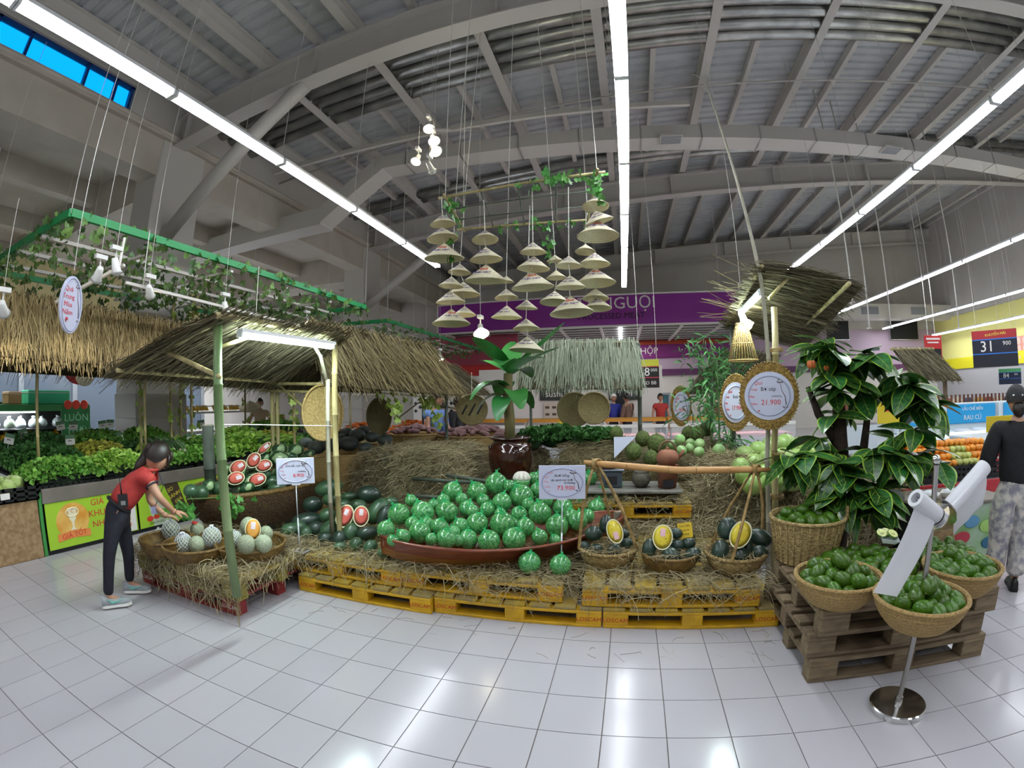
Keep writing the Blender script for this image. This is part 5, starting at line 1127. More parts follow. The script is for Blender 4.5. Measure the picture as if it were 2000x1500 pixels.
trellis('green hanging frame wound with vine farther back, beside the grey column',-6.6,-4.95,8.9,16.5,3.30,6,600)
# vines twining up posts among the vegetables
for i,(x,y0,y1,X) in enumerate(((276,720,860,-5.9),(336,730,880,-6.3),(355,735,875,-6.6),(376,740,875,-6.2),(430,700,850,-6.8),(480,730,850,-7.2),(575,760,850,-4.6))):
    a=at(x,y1,X=X); c=at(x+2,y0,X=X); t=thing('vine_pole','thin bamboo pole wound with bright vine leaves, %s from the left'%ORD[i],'pole',(a.x,a.y,.6 if i<6 else 0),group='vine-wound poles among the vegetables')
    top=3.2 if i in(1,3,4) else c.z+.3; pole(t,(a.x,a.y,.6 if i<6 else 0),(a.x,a.y,top),.02,M_bam,'pole'); vineon(t,[((a.x,a.y,.9),(a.x,a.y,top))],26,.085,.0,mat('vine_leaf_bright','#7f9f3a',.45,col2='#a3b85a',nscale=8),True,i+60)
t=thing('vine','bright green vine hanging from the pumpkin stall eave','vine',(-2.35,4.9,1.6)); vineon(t,[((-2.5,4.3,1.62),(-2.2,5.6,1.58)),((-2.3,5.1,1.6),(-2.25,5.3,1.25)),((-2.45,4.4,1.6),(-2.4,4.6,1.4))],70,.07,.12,mat('vine_leaf_bright','#7f9f3a',.45),True,77)
b=MB(); b.tube([(-2.5,4.3,1.64),(-2.35,4.9,1.6),(-2.2,5.6,1.58)],.005,5); b.build('stem',M_vine,t)
t=thing('vine','bright green leafy vine draped over the front of the huge basket','vine',(-3.25,2.85,.62))
pv=at(430,975,X=-3.4); vineon(t,[(at(425,972,X=-3.35),at(470,1000,X=-3.3)),(at(440,990,X=-3.3),at(480,985,X=-3.3)),(at(365,980,X=-3.45),at(365,1010,X=-3.4)),(at(455,975,X=-3.3),at(465,1010,X=-3.28))],46,.06,.05,mat('vine_leaf_bright','#7f9f3a',.45) if 0 else M_ivy,True,79); b=MB(); b.tube([at(365,975,X=-3.42),at(425,972,X=-3.35),at(480,985,X=-3.28)],.005,5); b.build('stem',M_vine,t)
# ---- bold-leaved tree with yellow edged leaves
M_lf=mat('bold_leaf','#1f4d22',.32,col2='#2f6a2c',nscale=6,coat=.35,var=.25); M_edge=mat('leaf_edge','#86a82e',.4); M_rib=mat('leaf_rib','#9db552',.4); M_trunk=mat('tree_trunk','#2a1f1a',.85,col2='#3b2c22',nscale=12,bump=.6)
def bigleaf(wd=.42,bend=.25,cup=.12):
    b=MB(); n=8
    def pt(s,l): # l -1..1
        w=wd*math.sin(PI*s**.85)**.8*(.5); return (l*w,s,-bend*s*s+cup*abs(l)*w)
    rows=[]; 
    for i in range(n+1):
        s=i/n; rows.append([pt(max(s,.01) if i<n else .999,l) for l in (-1,-.86,-.0,.86,1)])
    vs=[p for r in rows for p in r]; b.cur=0; fs0=[];fs1=[]
    for i in range(n):
        for j in range(4):
            (fs1 if j in (0,3) else fs0).append((i*5+j,i*5+j+1,(i+1)*5+j+1,(i+1)*5+j))
    b.add(vs,fs0); b.cur=1; k=len(b.v); b.v+=[]; b.f+=[tuple(f) for f in fs1]; b.mi+=[1]*len(fs1)
    b.cur=2; mid=[(0,i/n*.97,-bend*(i/n*.97)**2+.012) for i in range(n+1)]; vv=[];
    for (x,y,z) in mid: w=.012*(1-y*.8); vv+=[(x-w,y,z),(x+w,y,z)]
    b.add(vv,[(2*i,2*i+1,2*i+3,2*i+2) for i in range(n)])
    for s in (.2,.34,.48,.62,.76):
        for sg in (-1,1):
            x0=Vector(pt(s,0)); x1=Vector(pt(min(s+.14,.97),.75*sg)); d=(x1-x0).normalized(); w=Vector((-d.y,d.x,0))*.005; up=Vector((0,0,.008)); b.add([x0-w+up,x0+w+up,x1+w*.4+up,x1-w*.4+up],[(0,1,2,3)])
    return b
tr=Vector((1.70,3.42,0)); t=thing('broad_leaf_tree','dark-trunked tree with broad glossy leaves edged yellow-green, behind the avocados','tree',tr)
b=MB(); b.tube([tr,(1.71,3.4,.45),(1.70,3.38,.9),(1.66,3.36,1.2),(1.66,3.38,1.5)],[.085,.075,.065,.06,.045],10); b.tube([(1.70,3.38,.85),(1.84,3.32,1.1),(1.86,3.3,1.35)],[.05,.035,.025],8); b.tube([(1.66,3.36,1.15),(1.5,3.4,1.4),(1.42,3.4,1.6)],[.04,.03,.02],8); b.tube([(1.70,3.38,.7),(1.97,3.25,.9),(2.06,3.2,1.1)],[.045,.035,.025],8); b.build('trunk',M_trunk,t,smooth=True)
L0=[bigleaf(.56,.25),bigleaf(.6,.12,.2),bigleaf(.54,.45)]; L0=[q.build('leaf',(M_lf,M_edge,M_rib),t,smooth=False,local=True) for q in L0]; used=[0,0,0]
R=random.Random(5)
TUFT=[((1640,735),3.35,[.0,.36,.0],46,(.40,.25,.20)),((1570,700),3.45,0,22,(.2,.2,.15)),((1730,735),3.3,0,34,(.28,.22,.18)),((1795,790),3.2,0,20,(.12,.15,.14)),((1600,830),3.4,0,26,(.14,.14,.2)),((1690,800),3.3,0,22,(.2,.2,.12)),((1740,890),3.05,0,30,(.2,.15,.1)),((1790,870),3.05,0,12,(.1,.1,.1)),((1625,940),3.1,0,30,(.24,.14,.12)),((1660,930),3.1,0,22,(.14,.14,.1)),((1720,975),2.98,0,26,(.17,.12,.12)),((1560,890),3.25,0,14,(.12,.1,.1))]
cntl=0
for (px_,Y,_u,n,(sx,sy,sz)) in TUFT:
    c=at(*px_,Y=Y); k=0
    while k<n:
        # whorls of five to six leaves round a twig end
        for _t in range(12):
            q=c+Vector((R.gauss(0,sx*.55),R.gauss(0,sy*.55),R.gauss(0,sz*.6))); qx,qy=proj(q)
            if math.hypot(qx-1502,qy-773)>125: break
        m=R.randint(5,7); a0=R.uniform(0,6)
        for j in range(m):
            a=a0+2*PI*j/m; pit=R.uniform(-.75,.35); v=R.randint(0,2)
            o=L0[v] if used[v]==0 else inst(L0[v],t); used[v]=1; s=R.uniform(.22,.32)
            o.location=q-tr; o.rotation_euler=Euler((pit,R.uniform(-.35,.35),a),'XYZ'); o.scale=(s,s,s); k+=1; cntl+=1
for px_ in ((1585,712),(1612,722)):
    p=at(*px_,Y=3.3); b=MB()
    for j in range(6): a=j*PI/3; b.ell(p+Vector((math.cos(a)*.02,math.sin(a)*.02,0)),.018,.018,.03,6,5)
    b.build('orange_flower',mat('orange_petal','#c0662e',.6),t,smooth=True)
# ---- jar with palm
jc=Vector((at(997,900,Y=5.0).x,5.0,.60)); t=thing('glazed_jar','big dark brown glazed jar, holding the broad-leaved palm','jar',jc)
b=MB(); b.lathe([(.001,0),(.16,0),(.2,.08),(.245,.22),(.25,.34),(.225,.44),(.19,.475),(.21,.5),(.235,.51),(.235,.525),(.2,.525),(.17,.47),(.001,.45)],32); b.build('body',mat('brown_glaze','#2c130c',.12,coat=1,col2='#3b1a10',nscale=5),t,smooth=True,local=True)
for a in range(4): b=MB(); b.torus((math.cos(a*PI/2+.5)*.235,math.sin(a*PI/2+.5)*.235,.41),.03,.01,10,5,R=Matrix.Rotation(a*PI/2+.5,3,'Z')@Matrix.Rotation(PI/2,3,'Y')); b.build('lug',MT['brown_glaze'],t,smooth=True,local=True)
t2=thing('potted_palm','palm-like plant with arching banana leaves growing in the brown jar','plant',jc+Vector((0,0,.46)))
b=MB(); b.tube([(0,0,0),(.0,0,.25),(-.02,0,.5),(-.01,0,.78)],[.055,.06,.055,.05],10); b.build('trunk',mat('palm_trunk','#7d6c45',.8,col2='#5a5a34',nscale=10,stretch=(1,1,.3)),t2,smooth=True,local=True)
M_pl=mat('palm_leaf','#2f7a35',.4,col2='#3f8f42',nscale=5,coat=.2,var=.2)
def strap(L,wd,droop,fold=.25):
    b=MB(); n=9; vs=[]
    for i in range(n+1):
        s=i/n; w=wd*(math.sin(PI*min(1,s*.93+.05))**.6)*.85; y=L*s*(1-.18*droop*s); z=L*(.55*s-droop*s*s)
        vs+=[(-w,y,z+fold*w),(0,y,z),(w,y,z+fold*w)]
    b.add(vs,[(i*3+j,i*3+j+1,(i+1)*3+j+1,(i+1)*3+j) for i in range(n) for j in range(2)]); return b
for i,(a,L,dr,h,wd) in enumerate(((.1,.62,.5,.8,.14),(1.0,.55,.3,.78,.15),(2.0,.6,.1,.8,.15),(2.9,.66,.55,.75,.14),(3.7,.5,.75,.62,.15),(4.6,.45,.6,.6,.15),(5.4,.55,.8,.62,.15),(.6,.42,.95,.55,.16),(2.5,.42,.9,.52,.15),(3.3,.6,-.1,.82,.15),(1.5,.62,-.25,.82,.12),(5.9,.62,.05,.82,.15),(4.2,.5,.2,.78,.14),(5.0,.5,1.0,.5,.15),(6.1,.4,1.1,.48,.14))):
    o=strap(L,wd,dr).build('leaf',M_pl,t2,smooth=True,local=True); o.location=(0,0,h); o.rotation_euler=(0,0,a+PI)
# ---- bamboo plant right
t=thing('bamboo_plant','tall bamboo plant with fine pointed leaves behind the round signs','plant',(1.0,5.5,0)); 
stems=[((1405,900),(1400,700),5.3),((1425,900),(1436,690),5.5),((1440,900),(1385,660),5.6),((1395,900),(1370,690),5.5)]
b=MB()
for a,c,Y in stems: p=at(*a,Y=Y); b2=at(*c,Y=Y); bam(b,[(p.x,Y,0),p,b2],[.018,.016,.006],.25,7)
b.build('stems',M_bamg,t,smooth=True,kind='stuff')
Rn=np.random.default_rng(3); n=950
cl=[(1400,745,60,55,5.4),(1385,800,55,45,5.3),(1425,700,45,45,5.5),(1365,680,38,25,5.4),(1430,870,32,45,5.2),(1410,930,30,20,5.0)]
Pn=[]; 
for i in range(n):
    x,y,sx,sy,Y=cl[Rn.choice(6,p=[.3,.2,.2,.1,.15,.05])]; p=at(x+Rn.normal(0,sx*.5),y+Rn.normal(0,sy*.55),Y=Y+Rn.normal(0,.18)); d=Vector((Rn.normal(0,1),Rn.normal(0,1),-.5+Rn.normal(0,.5))).normalized(); L=Rn.uniform(.08,.17); Pn.append([p,p+d*L*.35+Vector((0,0,.004)),p+d*L*.7,p+d*L-Vector((0,0,.015))])
Pn=np.array(Pn); W=unit(np.cross(Pn[:,-1]-Pn[:,0],Rn.normal(0,1,(n,3)))); V,F=strands(Pn,np.array([.002,.009,.007,.0005])[None]*Rn.uniform(.8,1.4,(n,1)),W); npmesh('foliage',V,F,mat('bamboo_leaf','#2f6b35',.5,col2='#5b9a52',isl=1),t,kind='stuff')
# ---- hanging winnowing trays, fish trap, lamp shade
M_tray=mat('tray_weave','#a58d58',.7,col2='#86703f',nscale=70,bump=.6,bscale=110); M_trayg=mat('tray_weave_grey','#84794f',.75,col2='#6c6340',nscale=70,bump=.6,bscale=110)
def tray(label,px,py,Y,rx,ry,yaw,m,slots=0,topz=None,roll=0):
    p=at(px,py,Y=Y); t=thing('winnowing_tray',label,'tray',p,group='hung winnowing trays'); d=p-CC; R=facing((-d.x,-d.y,0))@Matrix.Rotation(yaw,3,'Y')@Matrix.Rotation(roll,3,'Z'); M4=R.to_4x4()
    b=MB(); b.lathe([(.001,-.02),(.85,-.02),(1,.015),(1.015,.015),(.86,-.03),(.001,-.03)],34,sx=rx,sy=ry); o=b.build('weave',m,t,smooth=True,local=True); o.matrix_local=M4
    b=MB(); b.torus((0,0,.012),1,.011,36,6,sx=rx,sy=ry); o=b.build('rim',m,t,smooth=True,local=True); o.matrix_local=M4
    for k in range(slots): b=MB(); b.obox(((-.5+.5*k)*rx,0,-.017),.022,ry*(.9 if k==1 else .7),.006,Matrix.Rotation(-.5,3,'Z')); o=b.build('slot',M_dark,t,local=True); o.matrix_local=M4
    b=MB(); q=R@Vector((0,ry,0)); b.tube([q,Vector((q.x,q.y,(topz or 1.75)-p.z))],.003,4); b.build('cord',M_str,t,local=True); return t
tray('tall oval tan winnowing tray hung on the lean-to post, over the pumpkins',630,806,3.5,.19,.255,.15,M_tray,topz=2.05)
tray('oval olive winnowing tray hung farther back over the pumpkins',740,813,5.3,.165,.235,.25,M_trayg,topz=1.7)
tray('round tray with three dark slots, hung left of the palm',922,800,5.6,.195,.195,0,M_trayg,3,topz=1.9)
tray('round brown tray hung under the pale straw canopy, behind its neighbour',1122,800,6.2,.23,.23,0,M_trayg,topz=1.7); tray('round tan tray hung under the pale straw canopy, in front',1160,797,6.0,.205,.205,0,mat('tray_weave_pale','#97865a',.75,col2='#7a6c46',nscale=70,bump=.6),topz=1.7)
p=at(628,780,Y=3.9); t=thing('fish_trap','tan conical fish trap hung behind the tall oval tray','trap',p); b=MB(); b.lathe([(.02,.19),(.03,.17),(.1,.0),(.12,-.12),(.11,-.13),(.09,0),(.02,.16)],22); b.build('weave',M_tray,t,smooth=True,local=True); b=MB(); b.tube([(0,0,.18),(0,0,.4)],.003,4); b.build('cord',M_str,t,local=True)
p=at(1450,672,Y=4.6); t=thing('fish_trap','ribbed conical bamboo trap hung below the bright lamp by the pole','trap',p); b=MB()
for i in range(30): a=2*PI*i/30; b.tube([(math.cos(a)*.055,math.sin(a)*.055,.2),(math.cos(a)*.15,math.sin(a)*.15,-.17)],.006,4)
b.build('slats',M_tray,t,smooth=True,local=True,kind='stuff')
for z,r in ((.2,.055),(.0,.105),(-.165,.15)): b=MB(); b.torus((0,0,z),r,.008,26,5); b.build('hoop',M_tray,t,smooth=True,local=True)
b=MB(); b.tube([(0,0,.2),(0,0,.62)],.003,4); b.build('cord',M_str,t,local=True)
# two leaning bamboo rails left of the slotted tray
a1,c1=at(818,786,Y=5.7),at(905,800,Y=5.7); t=thing('carrying_pole','thin bamboo shoulder pole holding the slotted tray','pole',(a1+c1)/2); pole(t,a1,c1,.011,M_bam,'pole'); pole(t,a1,at(780,815,Y=5.7),.009,M_bam,'sling'); 
# ---- spot lights on rails
M_sp=mat('spot_white','#d9d9d4',.4); Mbulb=mat('spot_glow','#fff1cf',.4,emit=26)
def spotlamp(label,px,py,Y,tgt,pw=60,ang=50,col=(1,.92,.78),size=.06,X=None,glow=True):
    p=at(px,py,X=X) if X is not None else at(px,py,Y=Y); t=thing('spot_lamp',label,'light',p,group='track spot lamps'); d=(Vector(tgt)-p).normalized(); R=d.to_track_quat('Z','Y').to_matrix()
    b=MB(); b.lathe([(.001,-.14),(.03,-.14),(.045,-.02),(size,0),(size-.006,0),(.03,-.05),(.001,-.05)],18,(0,0,0),R); b.build('can',M_sp,t,smooth=True,local=True)
    b=MB(); b.ell(-d*.005,size*.78,size*.78,size*.62,14,8,R); b.build('bulb',Mbulb if glow else M_sp,t,local=True)
    b=MB(); b.tube([-d*.1,-d*.1+Vector((0,0,.12))],.008,6); b.obox(-d*.1+Vector((0,0,.13)),.05,.12,.04); b.build('bracket',M_sp,t,local=True)
    zt_=(3.26 if p.x<-4.58 and p.y<7.3 else rz(p.x)+.01)-p.z; b=MB(); b.tube([-d*.1+Vector((0,0,.14)),Vector((-d.x*.1,-d.y*.1,zt_))],.0025,5); b.build('drop_rod',M_steel,t,local=True)
    if pw: spot('spot_lamp_beam',p+d*.02,tgt,pw,ang,col,.6,.04)
    return t
spotlamp('white spot lamp aimed at the golden thatch, under the frame corner',188,546,0,(-5.3,2.3,1.9),90,45,X=-4.3)
spotlamp('white spot lamp pointing down beside the lit one',228,533,0,(-4.4,2.9,1.0),30,60,X=-4.2,glow=False)
spotlamp('tilted white spot lamp farther along the rail',293,578,0,(-5.3,3.6,1.9),80,45,X=-4.4)
spotlamp('glaring spot lamp above the lean-to roof',442,612,0,(-4.6,4.6,1.0),70,60,X=-4.4); spotlamp('spot lamp at the edge of the frame, left end of golden thatch',8,612,0,(-5.2,1.7,1.9),70,50,X=-4.6)
spotlamp('spot lamp behind the lean-to ridge',602,632,6.0,(-3.4,5.2,1.0),60,60)
for k,(x,y,px_) in enumerate(((812,706,'left'),(836,703,'middle'),(862,702,'right'))): spotlamp('small glaring lamp over the far carrots, %s of three'%px_,x,y,9.5,(-3.5,9.5,1.0),50,80)
for k,(x,y,tg,l) in enumerate(((838,252,(-1.2,3.6,.6),'topmost'),(848,276,(-.2,3.3,.5),'second'),(852,296,(.8,3.3,.5),'third'))): spotlamp('blazing spot lamp, %s of the cluster under the roof'%l,x,y,5.2,tg,150,48,(1,.9,.72),.085)
for k,(x,y,l) in enumerate(((812,316,'white spot lamp below the blazing three, seen from its side'),(845,335,'white spot lamp turned away, lowest of the cluster'))): spotlamp(l,x,y,5.2,(-3.0,3.0,.4) if k==0 else (-1,8,1),60 if k==0 else 0,50,(1,.9,.75),.075,glow=(k==0))
spotlamp('blazing lamp over the palm, behind the lowest hats',940,652,5.2,(-1.2,4.4,.9),80,75,(1,.93,.8),.1); spotlamp('blazing lamp under the raised thatch beside the conical trap',1457,636,4.6,(1.6,4.2,.9),90,75,(1,.92,.78),.09)
t=thing('light_rail','thin white lamp rail hung above the lean-to','rail',(-4.4,4.5,2.65)); b=MB(); b.beam(at(245,552,X=-4.4),at(600,640,X=-4.4),.03,.03); b.build('rail',M_white,t); b=MB(); b.beam(at(110,590,X=-5.2),at(243,518,X=-4.3),.03,.03); b.build('cross_rail',M_white,t)
for q in ((280,560),(500,618)): p=at(*q,X=-4.4); b=MB(); b.tube([p,(p.x,p.y,3.3)],.006,5); b.build('drop_rod',M_white,t)
b=MB(); p=at(243,465,X=-4.4); b.tube([p,at(233,520,X=-4.3)],.015,7); b.build('drop_rod',M_white,t)
# hanging oval sign at the left
p=at(138,595,D=4.3); t=thing('oval_sign','oval white hanging sign with red script down its side, over the golden thatch','sign',p); d=p-CC; R=facing((-d.x,-d.y,0))@Matrix.Rotation(.75,3,'Y'); b=MB(); b.lathe([(.001,-.01),(1,-.01),(1,.01),(.001,.01)],40,sx=.125,sy=.228); o=b.build('panel',M_board,t,local=True); o.matrix_local=R.to_4x4()
for i,s_ in enumerate(('Quà','Trung','Mùa','Năm','Đ')): text(s_,.055,M_redtx,t,R@Vector((-.04,.12-.062*i,.0115)),R,ext=.0006,world=False)
decor(t,R@Vector((0.0,0,.0112)),R,.24,.5); b=MB(); b.tube([R@Vector((0,.275,0)),Vector((0,0,rz(p.x)-p.z+.01 if p.x>XL else 2))],.003,4); b.build('cord',M_str,t,local=True)
# ================================================================ BACKGROUND AND SIDE COUNTERS
def boxthing(nm,label,cat,parts,group=None,loc=None):
    xs=[p[1] for p in parts]; c=loc or ((xs[0][0]+xs[0][1])/2,(xs[0][2]+xs[0][3])/2,min(x[4] for x in xs)); t=thing(nm,label,cat,c,group=group)
    for n_,bx,m,*r in parts: b=MB(); b.bbox(*bx,r[0] if r else .006); b.build(n_,m,t)
    return t
M_lime=mat('poster_lime','#a5cf35',.45); M_gtop=mat('counter_grey','#7d766c',.5,col2='#6d675e',nscale=3); M_osb=mat('chipboard','#a58a66',.8,col2='#8a6d49',nscale=22,bump=.1); M_postb=mat('poster_brown','#4a3c2a',.5); M_postw=mat('poster_white','#e9e6e0',.5); M_amber=mat('amber_print','#d9952f',.5,col2='#efc46b',nscale=4); M_trop=mat('trophy_print','#efe7c4',.5); M_pgreen=mat('leaf_print','#4f9a35',.5,col2='#7fc04f',nscale=14); M_ptom=mat('tomato_print','#d8412b',.5); M_yeltx=mat('yellow_ink','#e6d94a',.6)
# --- herb counter
cx=-5.3
boxthing('counter','low chipboard plinth under the cabbage crate, far left','counter',[('chipboard_panel',(-5.33,-5.30,.2,1.9,0,.60),M_osb),('carcass',(-8.6,-5.34,.2,1.9,0,.58),M_black)])
t=boxthing('counter','long herb counter with grey top edge and lime price posters','counter',[('top_edge',(-5.36,-5.28,1.95,7.6,.54,.69),M_gtop),('carcass',(-7.52,-5.37,1.95,7.6,.03,.66),M_black),('plinth',(-5.35,-5.31,1.95,7.6,0,.05),M_black),('side_panel',(-7.52,-5.3,1.91,1.95,0,.66),mat('green_side','#3f8f45',.5))])
def poster(y0,y1,lab,m,z0=.05,z1=.54):
    q=thing('poster',lab,'poster',(-5.295,(y0+y1)/2,z0)); b=MB(); b.bbox(-5.302,-5.292,y0,y1,z0,z1,.002); b.build('sheet',m,q); return q
RX=facing((1,0,0))
def onx(b,nm,m,q,y,z,d=.0): o=b.build(nm,m,q,local=True); o.matrix_local=Matrix.Translation(Vector((-5.2915+d,y,z))-wl(q))@RX.to_4x4(); return o
q=poster(1.97,3.12,'lime poster with a golden trophy and red price lettering on the counter front',M_lime)
b=MB(); b.disc((0,0,0),1,None,32,.20,.19); onx(b,'trophy_badge',M_amber,q,2.28,.32,.0012)
b=MB(); b.plate([(-.055,.12),(.055,.12),(.04,-.0),(.012,-.04),(.012,-.09),(.04,-.12),(-.04,-.12),(-.012,-.09),(-.012,-.04),(-.04,0)],.001); onx(b,'trophy_print',M_trop,q,2.28,.34,.0022)
b=MB(); b.torus((0,0,0),.075,.008,20,4,sx=1,sy=.6); onx(b,'trophy_handles',M_trop,q,2.28,.41,.002)
b=MB(); b.plate([(-.2,.03),(0,.05),(.2,.03),(.2,-.05),(0,-.03),(-.2,-.05)],.001); onx(b,'ribbon_print',mat('ribbon_print','#e98f4a',.5),q,2.28,.17,.003)
def tx5(s,sz,m,q,y,z,d=.0,rot=0): text(s,sz,m,q,Vector((-5.2895+d,y,z)),RX@Matrix.Rotation(rot,3,'Z'),ext=.0006,sx=1.05)
M_prd=mat('poster_red','#d13b33',.5)
tx5('GIÁ TỐT',.075,M_prd,q,2.28,.168,.003,.05); tx5('C',.05,mat('badge_red','#d2503a',.5),q,2.28,.42,.002); tx5('GIÁ',.1,M_prd,q,2.60,.47); tx5('KHUYẾN',.1,M_prd,q,2.69,.35); tx5('NHẤT',.1,M_prd,q,2.66,.23)
b=MB(); 
for k in range(9): b.ell((.03*(k%3)-.03+.02*(k//3),.022*(k//3),0),.03,.02,.001,8,4)
onx(b,'leaf_picture',M_pgreen,q,2.82,.09,.001)
b=MB(); b.plate([(-.13,-.22),(.13,-.22),(.13,.22),(-.13,.22)],.001); onx(b,'picture_panel',M_postw,q,2.97,.28,.0004)
b=MB(); b.ell((0,.03,0),.05,.045,.001,12,4); b.ell((.04,.05,0),.04,.03,.001,10,4); onx(b,'tomato_picture',M_ptom,q,2.97,.36,.0016)
b=MB(); b.torus((0,.05,0),.05,.005,18,4); b.ell((0,-.02,0),.06,.045,.001,12,4); onx(b,'basket_picture',mat('basket_print','#c98a63',.5),q,2.97,.16,.0016)
q=poster(3.15,4.6,'poster with vegetable pictures and a brown comparison banner on the counter front',M_lime)
b=MB(); b.plate([(-.1,-.25),(.12,-.25),(.02,.24),(-.2,.24)],.001); onx(b,'white_band',mat('pale_print','#bfcdb0',.5),q,3.45,.30,.0006)
b=MB(); b.plate([(-.02,-.12),(.2,-.2),(.04,.24),(-.18,.24)],.001); onx(b,'brown_band',M_postb,q,3.72,.30,.0006)
for s,z,y in (('SO',.46,3.64),('SÁNH',.385,3.70),('GIÁ',.31,3.76)): tx5(s,.07,M_yeltx,q,y,z,.001,.35)
tx5('SẢN PHẨM',.045,mat('dark_green_ink','#2d5a2a',.6),q,3.4,.09)
b=MB(); 
for k in range(14): b.ell((.05*(k%5)-.1,.03*(k//5)-.03,0),.045,.03,.001,9,4)
onx(b,'cabbage_picture',M_pgreen,q,3.5,.19,.0012)
b=MB(); b.ell((0,0,0),.05,.035,.001,10,4); b.ell((.1,.01,0),.05,.03,.001,10,4); onx(b,'tomato_picture',M_ptom,q,3.3,.15,.0018)
# --- herb trays
M_h=[mat('herb_green','#4e8a2c',.6,col2='#7fb048',isl=1),mat('herb_dark','#2b5a24',.6,col2='#4a7d3a',isl=1),mat('herb_lettuce','#76a836',.55,col2='#a9cc5c',isl=1),mat('leek_green','#3c6f3e',.5,col2='#7da065',isl=1),mat('bulb_white','#e3dcc4',.5,col2='#c9b99a',isl=1),mat('herb_yellow','#a5ad3a',.6,col2='#cbc65a',isl=1)]
def herbs(label,x,y,z,wx,wy,h,m,n,seed,leaf=.035,mode=0,tray=True):
    t=thing('herb_tray',label,'vegetables',(x,y,z),group='trays of greens on the herb counter'); R=np.random.default_rng(seed)
    if tray:
        b=MB(); b.box(x-wx/2,x+wx/2,y-wy/2,y+wy/2,z,z+.01); 
        for X0,X1,Y0_,Y1_ in ((x-wx/2,x+wx/2,y-wy/2,y-wy/2+.012),(x-wx/2,x+wx/2,y+wy/2-.012,y+wy/2),(x-wx/2,x-wx/2+.012,y-wy/2,y+wy/2),(x+wx/2-.012,x+wx/2,y-wy/2,y+wy/2)):
            b.box(X0,X1,Y0_,Y1_,z+.01,z+.03); b.box(X0,X1,Y0_,Y1_,z+.05,z+.065); b.box(X0,X1,Y0_,Y1_,z+.085,z+.1)
            L=max(X1-X0,Y1_-Y0_); k=int(L/.07)
            for i in range(k+1):
                if X1-X0>Y1_-Y0_: b.box(X0+i*(L-.012)/k,X0+i*(L-.012)/k+.012,Y0_,Y1_,z,z+.1)
                else: b.box(X0,X1,Y0_+i*(L-.012)/k,Y0_+i*(L-.012)/k+.012,z,z+.1)
        b.build('crate',M_black,t)
    u=R.uniform(-1,1,(n,2)); dome=(1-np.abs(u[:,0])**2.5)*(1-np.abs(u[:,1])**2.5); px=x+u[:,0]*wx*.55; py=y+u[:,1]*wy*.54; pz=z+.06+h*dome**.5*R.uniform(.55,1,n)
    base=np.stack([px,py,pz],1)
    if mode==0:
        k=4; d=unit(np.stack([u[:,0]*.6+R.normal(0,.6,n),u[:,1]*.6+R.normal(0,.6,n),R.uniform(.1,1,n)],1)); L=leaf*R.uniform(.7,1.6,n); P=base[:,None]+d[:,None]*(np.linspace(0,1,k)[None,:,None]*L[:,None,None]); P[:,-1,2]-=L*.2
        W=unit(np.cross(d,R.normal(0,1,(n,3)))); V,F=strands(P,(L[:,None]*np.array([.12,.42,.36,.04])[None]),W); npmesh('leaves',V,F,m,t,kind='stuff')
    else:
        k=5; L=leaf*R.uniform(.8,1.15,n); a=mode; d=np.stack([np.full(n,-math.cos(a)*.8),R.normal(0,.12,n)+.25,np.full(n,.55)],1); d=unit(d+R.normal(0,.05,(n,3))); s=np.linspace(0,1,k); P=base[:,None]*1+d[:,None]*(s[None,:,None]*L[:,None,None]); P[:,:,2]-=(s**2*.25)[None]*L[:,None]; P-=d[:,None]*(L*.5)[:,None,None]
        W=unit(np.cross(d,R.normal(0,1,(n,3)))); V,F=strands(P,np.array([.006,.007,.01,.012,.002])[None]*np.ones((n,1)),W); npmesh('leaves',V,F,m,t,kind='stuff')
        nb=n//2; bb=MB()
        for i in range(nb): p=P[i*2,0]; bb.ell(p,.016,.016,.014,6,4)
        bb.build('white_ends',M_h[4],t,smooth=True,kind='stuff')
    # soft underfill
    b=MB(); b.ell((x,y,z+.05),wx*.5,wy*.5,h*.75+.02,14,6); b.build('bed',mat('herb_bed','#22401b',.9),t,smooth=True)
    return t
HT=[('bright green herbs at the counter edge, next to the cabbages',-5.62,2.3,.69,.62,.8,.20,0,1500,.05),('pale green watercress behind the woman',-5.62,3.05,.69,.6,.66,.22,2,1400,.05),('leafy greens at the counter edge behind the woman\'s head',-5.62,3.75,.69,.6,.66,.17,0,1200,.05),('green tops at the counter edge before the bamboo stump',-5.62,4.45,.69,.6,.66,.17,0,1200,.05),
 ('dark green coriander heap behind the bright herbs',-6.35,2.35,.74,.75,.95,.26,1,1900,.05),('white-tipped sprouts behind the watercress',-6.35,3.2,.74,.7,.65,.24,5,1100,.045),('dark leafy bunches in the second row',-6.35,4.0,.74,.7,.8,.2,1,1300,.05),('green herbs in the second row under the vine poles',-6.35,4.9,.74,.7,.8,.2,0,1300,.05),('bright scallion tops in the second row',-6.2,5.75,.74,.8,.75,.3,2,1300,.06),('pale roots and green tops in the second row',-6.2,6.6,.74,.8,.7,.2,5,900,.05),
 ('dark greens in the back row at the left',-7.15,2.6,.84,.8,.9,.24,1,1200,.05),('mixed greens in the back row',-7.15,3.6,.84,.8,.9,.24,0,1200,.05),('feathery greens in the back row, before the grey pillar',-7.0,4.35,.84,.6,.7,.26,0,900,.05),('low greens in the far back row',-6.8,7.3,.9,.9,.8,.2,0,800,.05),('fine grass-like greens beside the white roots',-5.6,5.3,.69,.6,.8,.3,2,1200,.06),('small herbs at the counter end behind the melons',-5.55,6.2,.69,.6,.8,.2,0,900,.05),('green bunches at the counter end',-5.55,7.0,.69,.6,.7,.2,1,800,.05)]
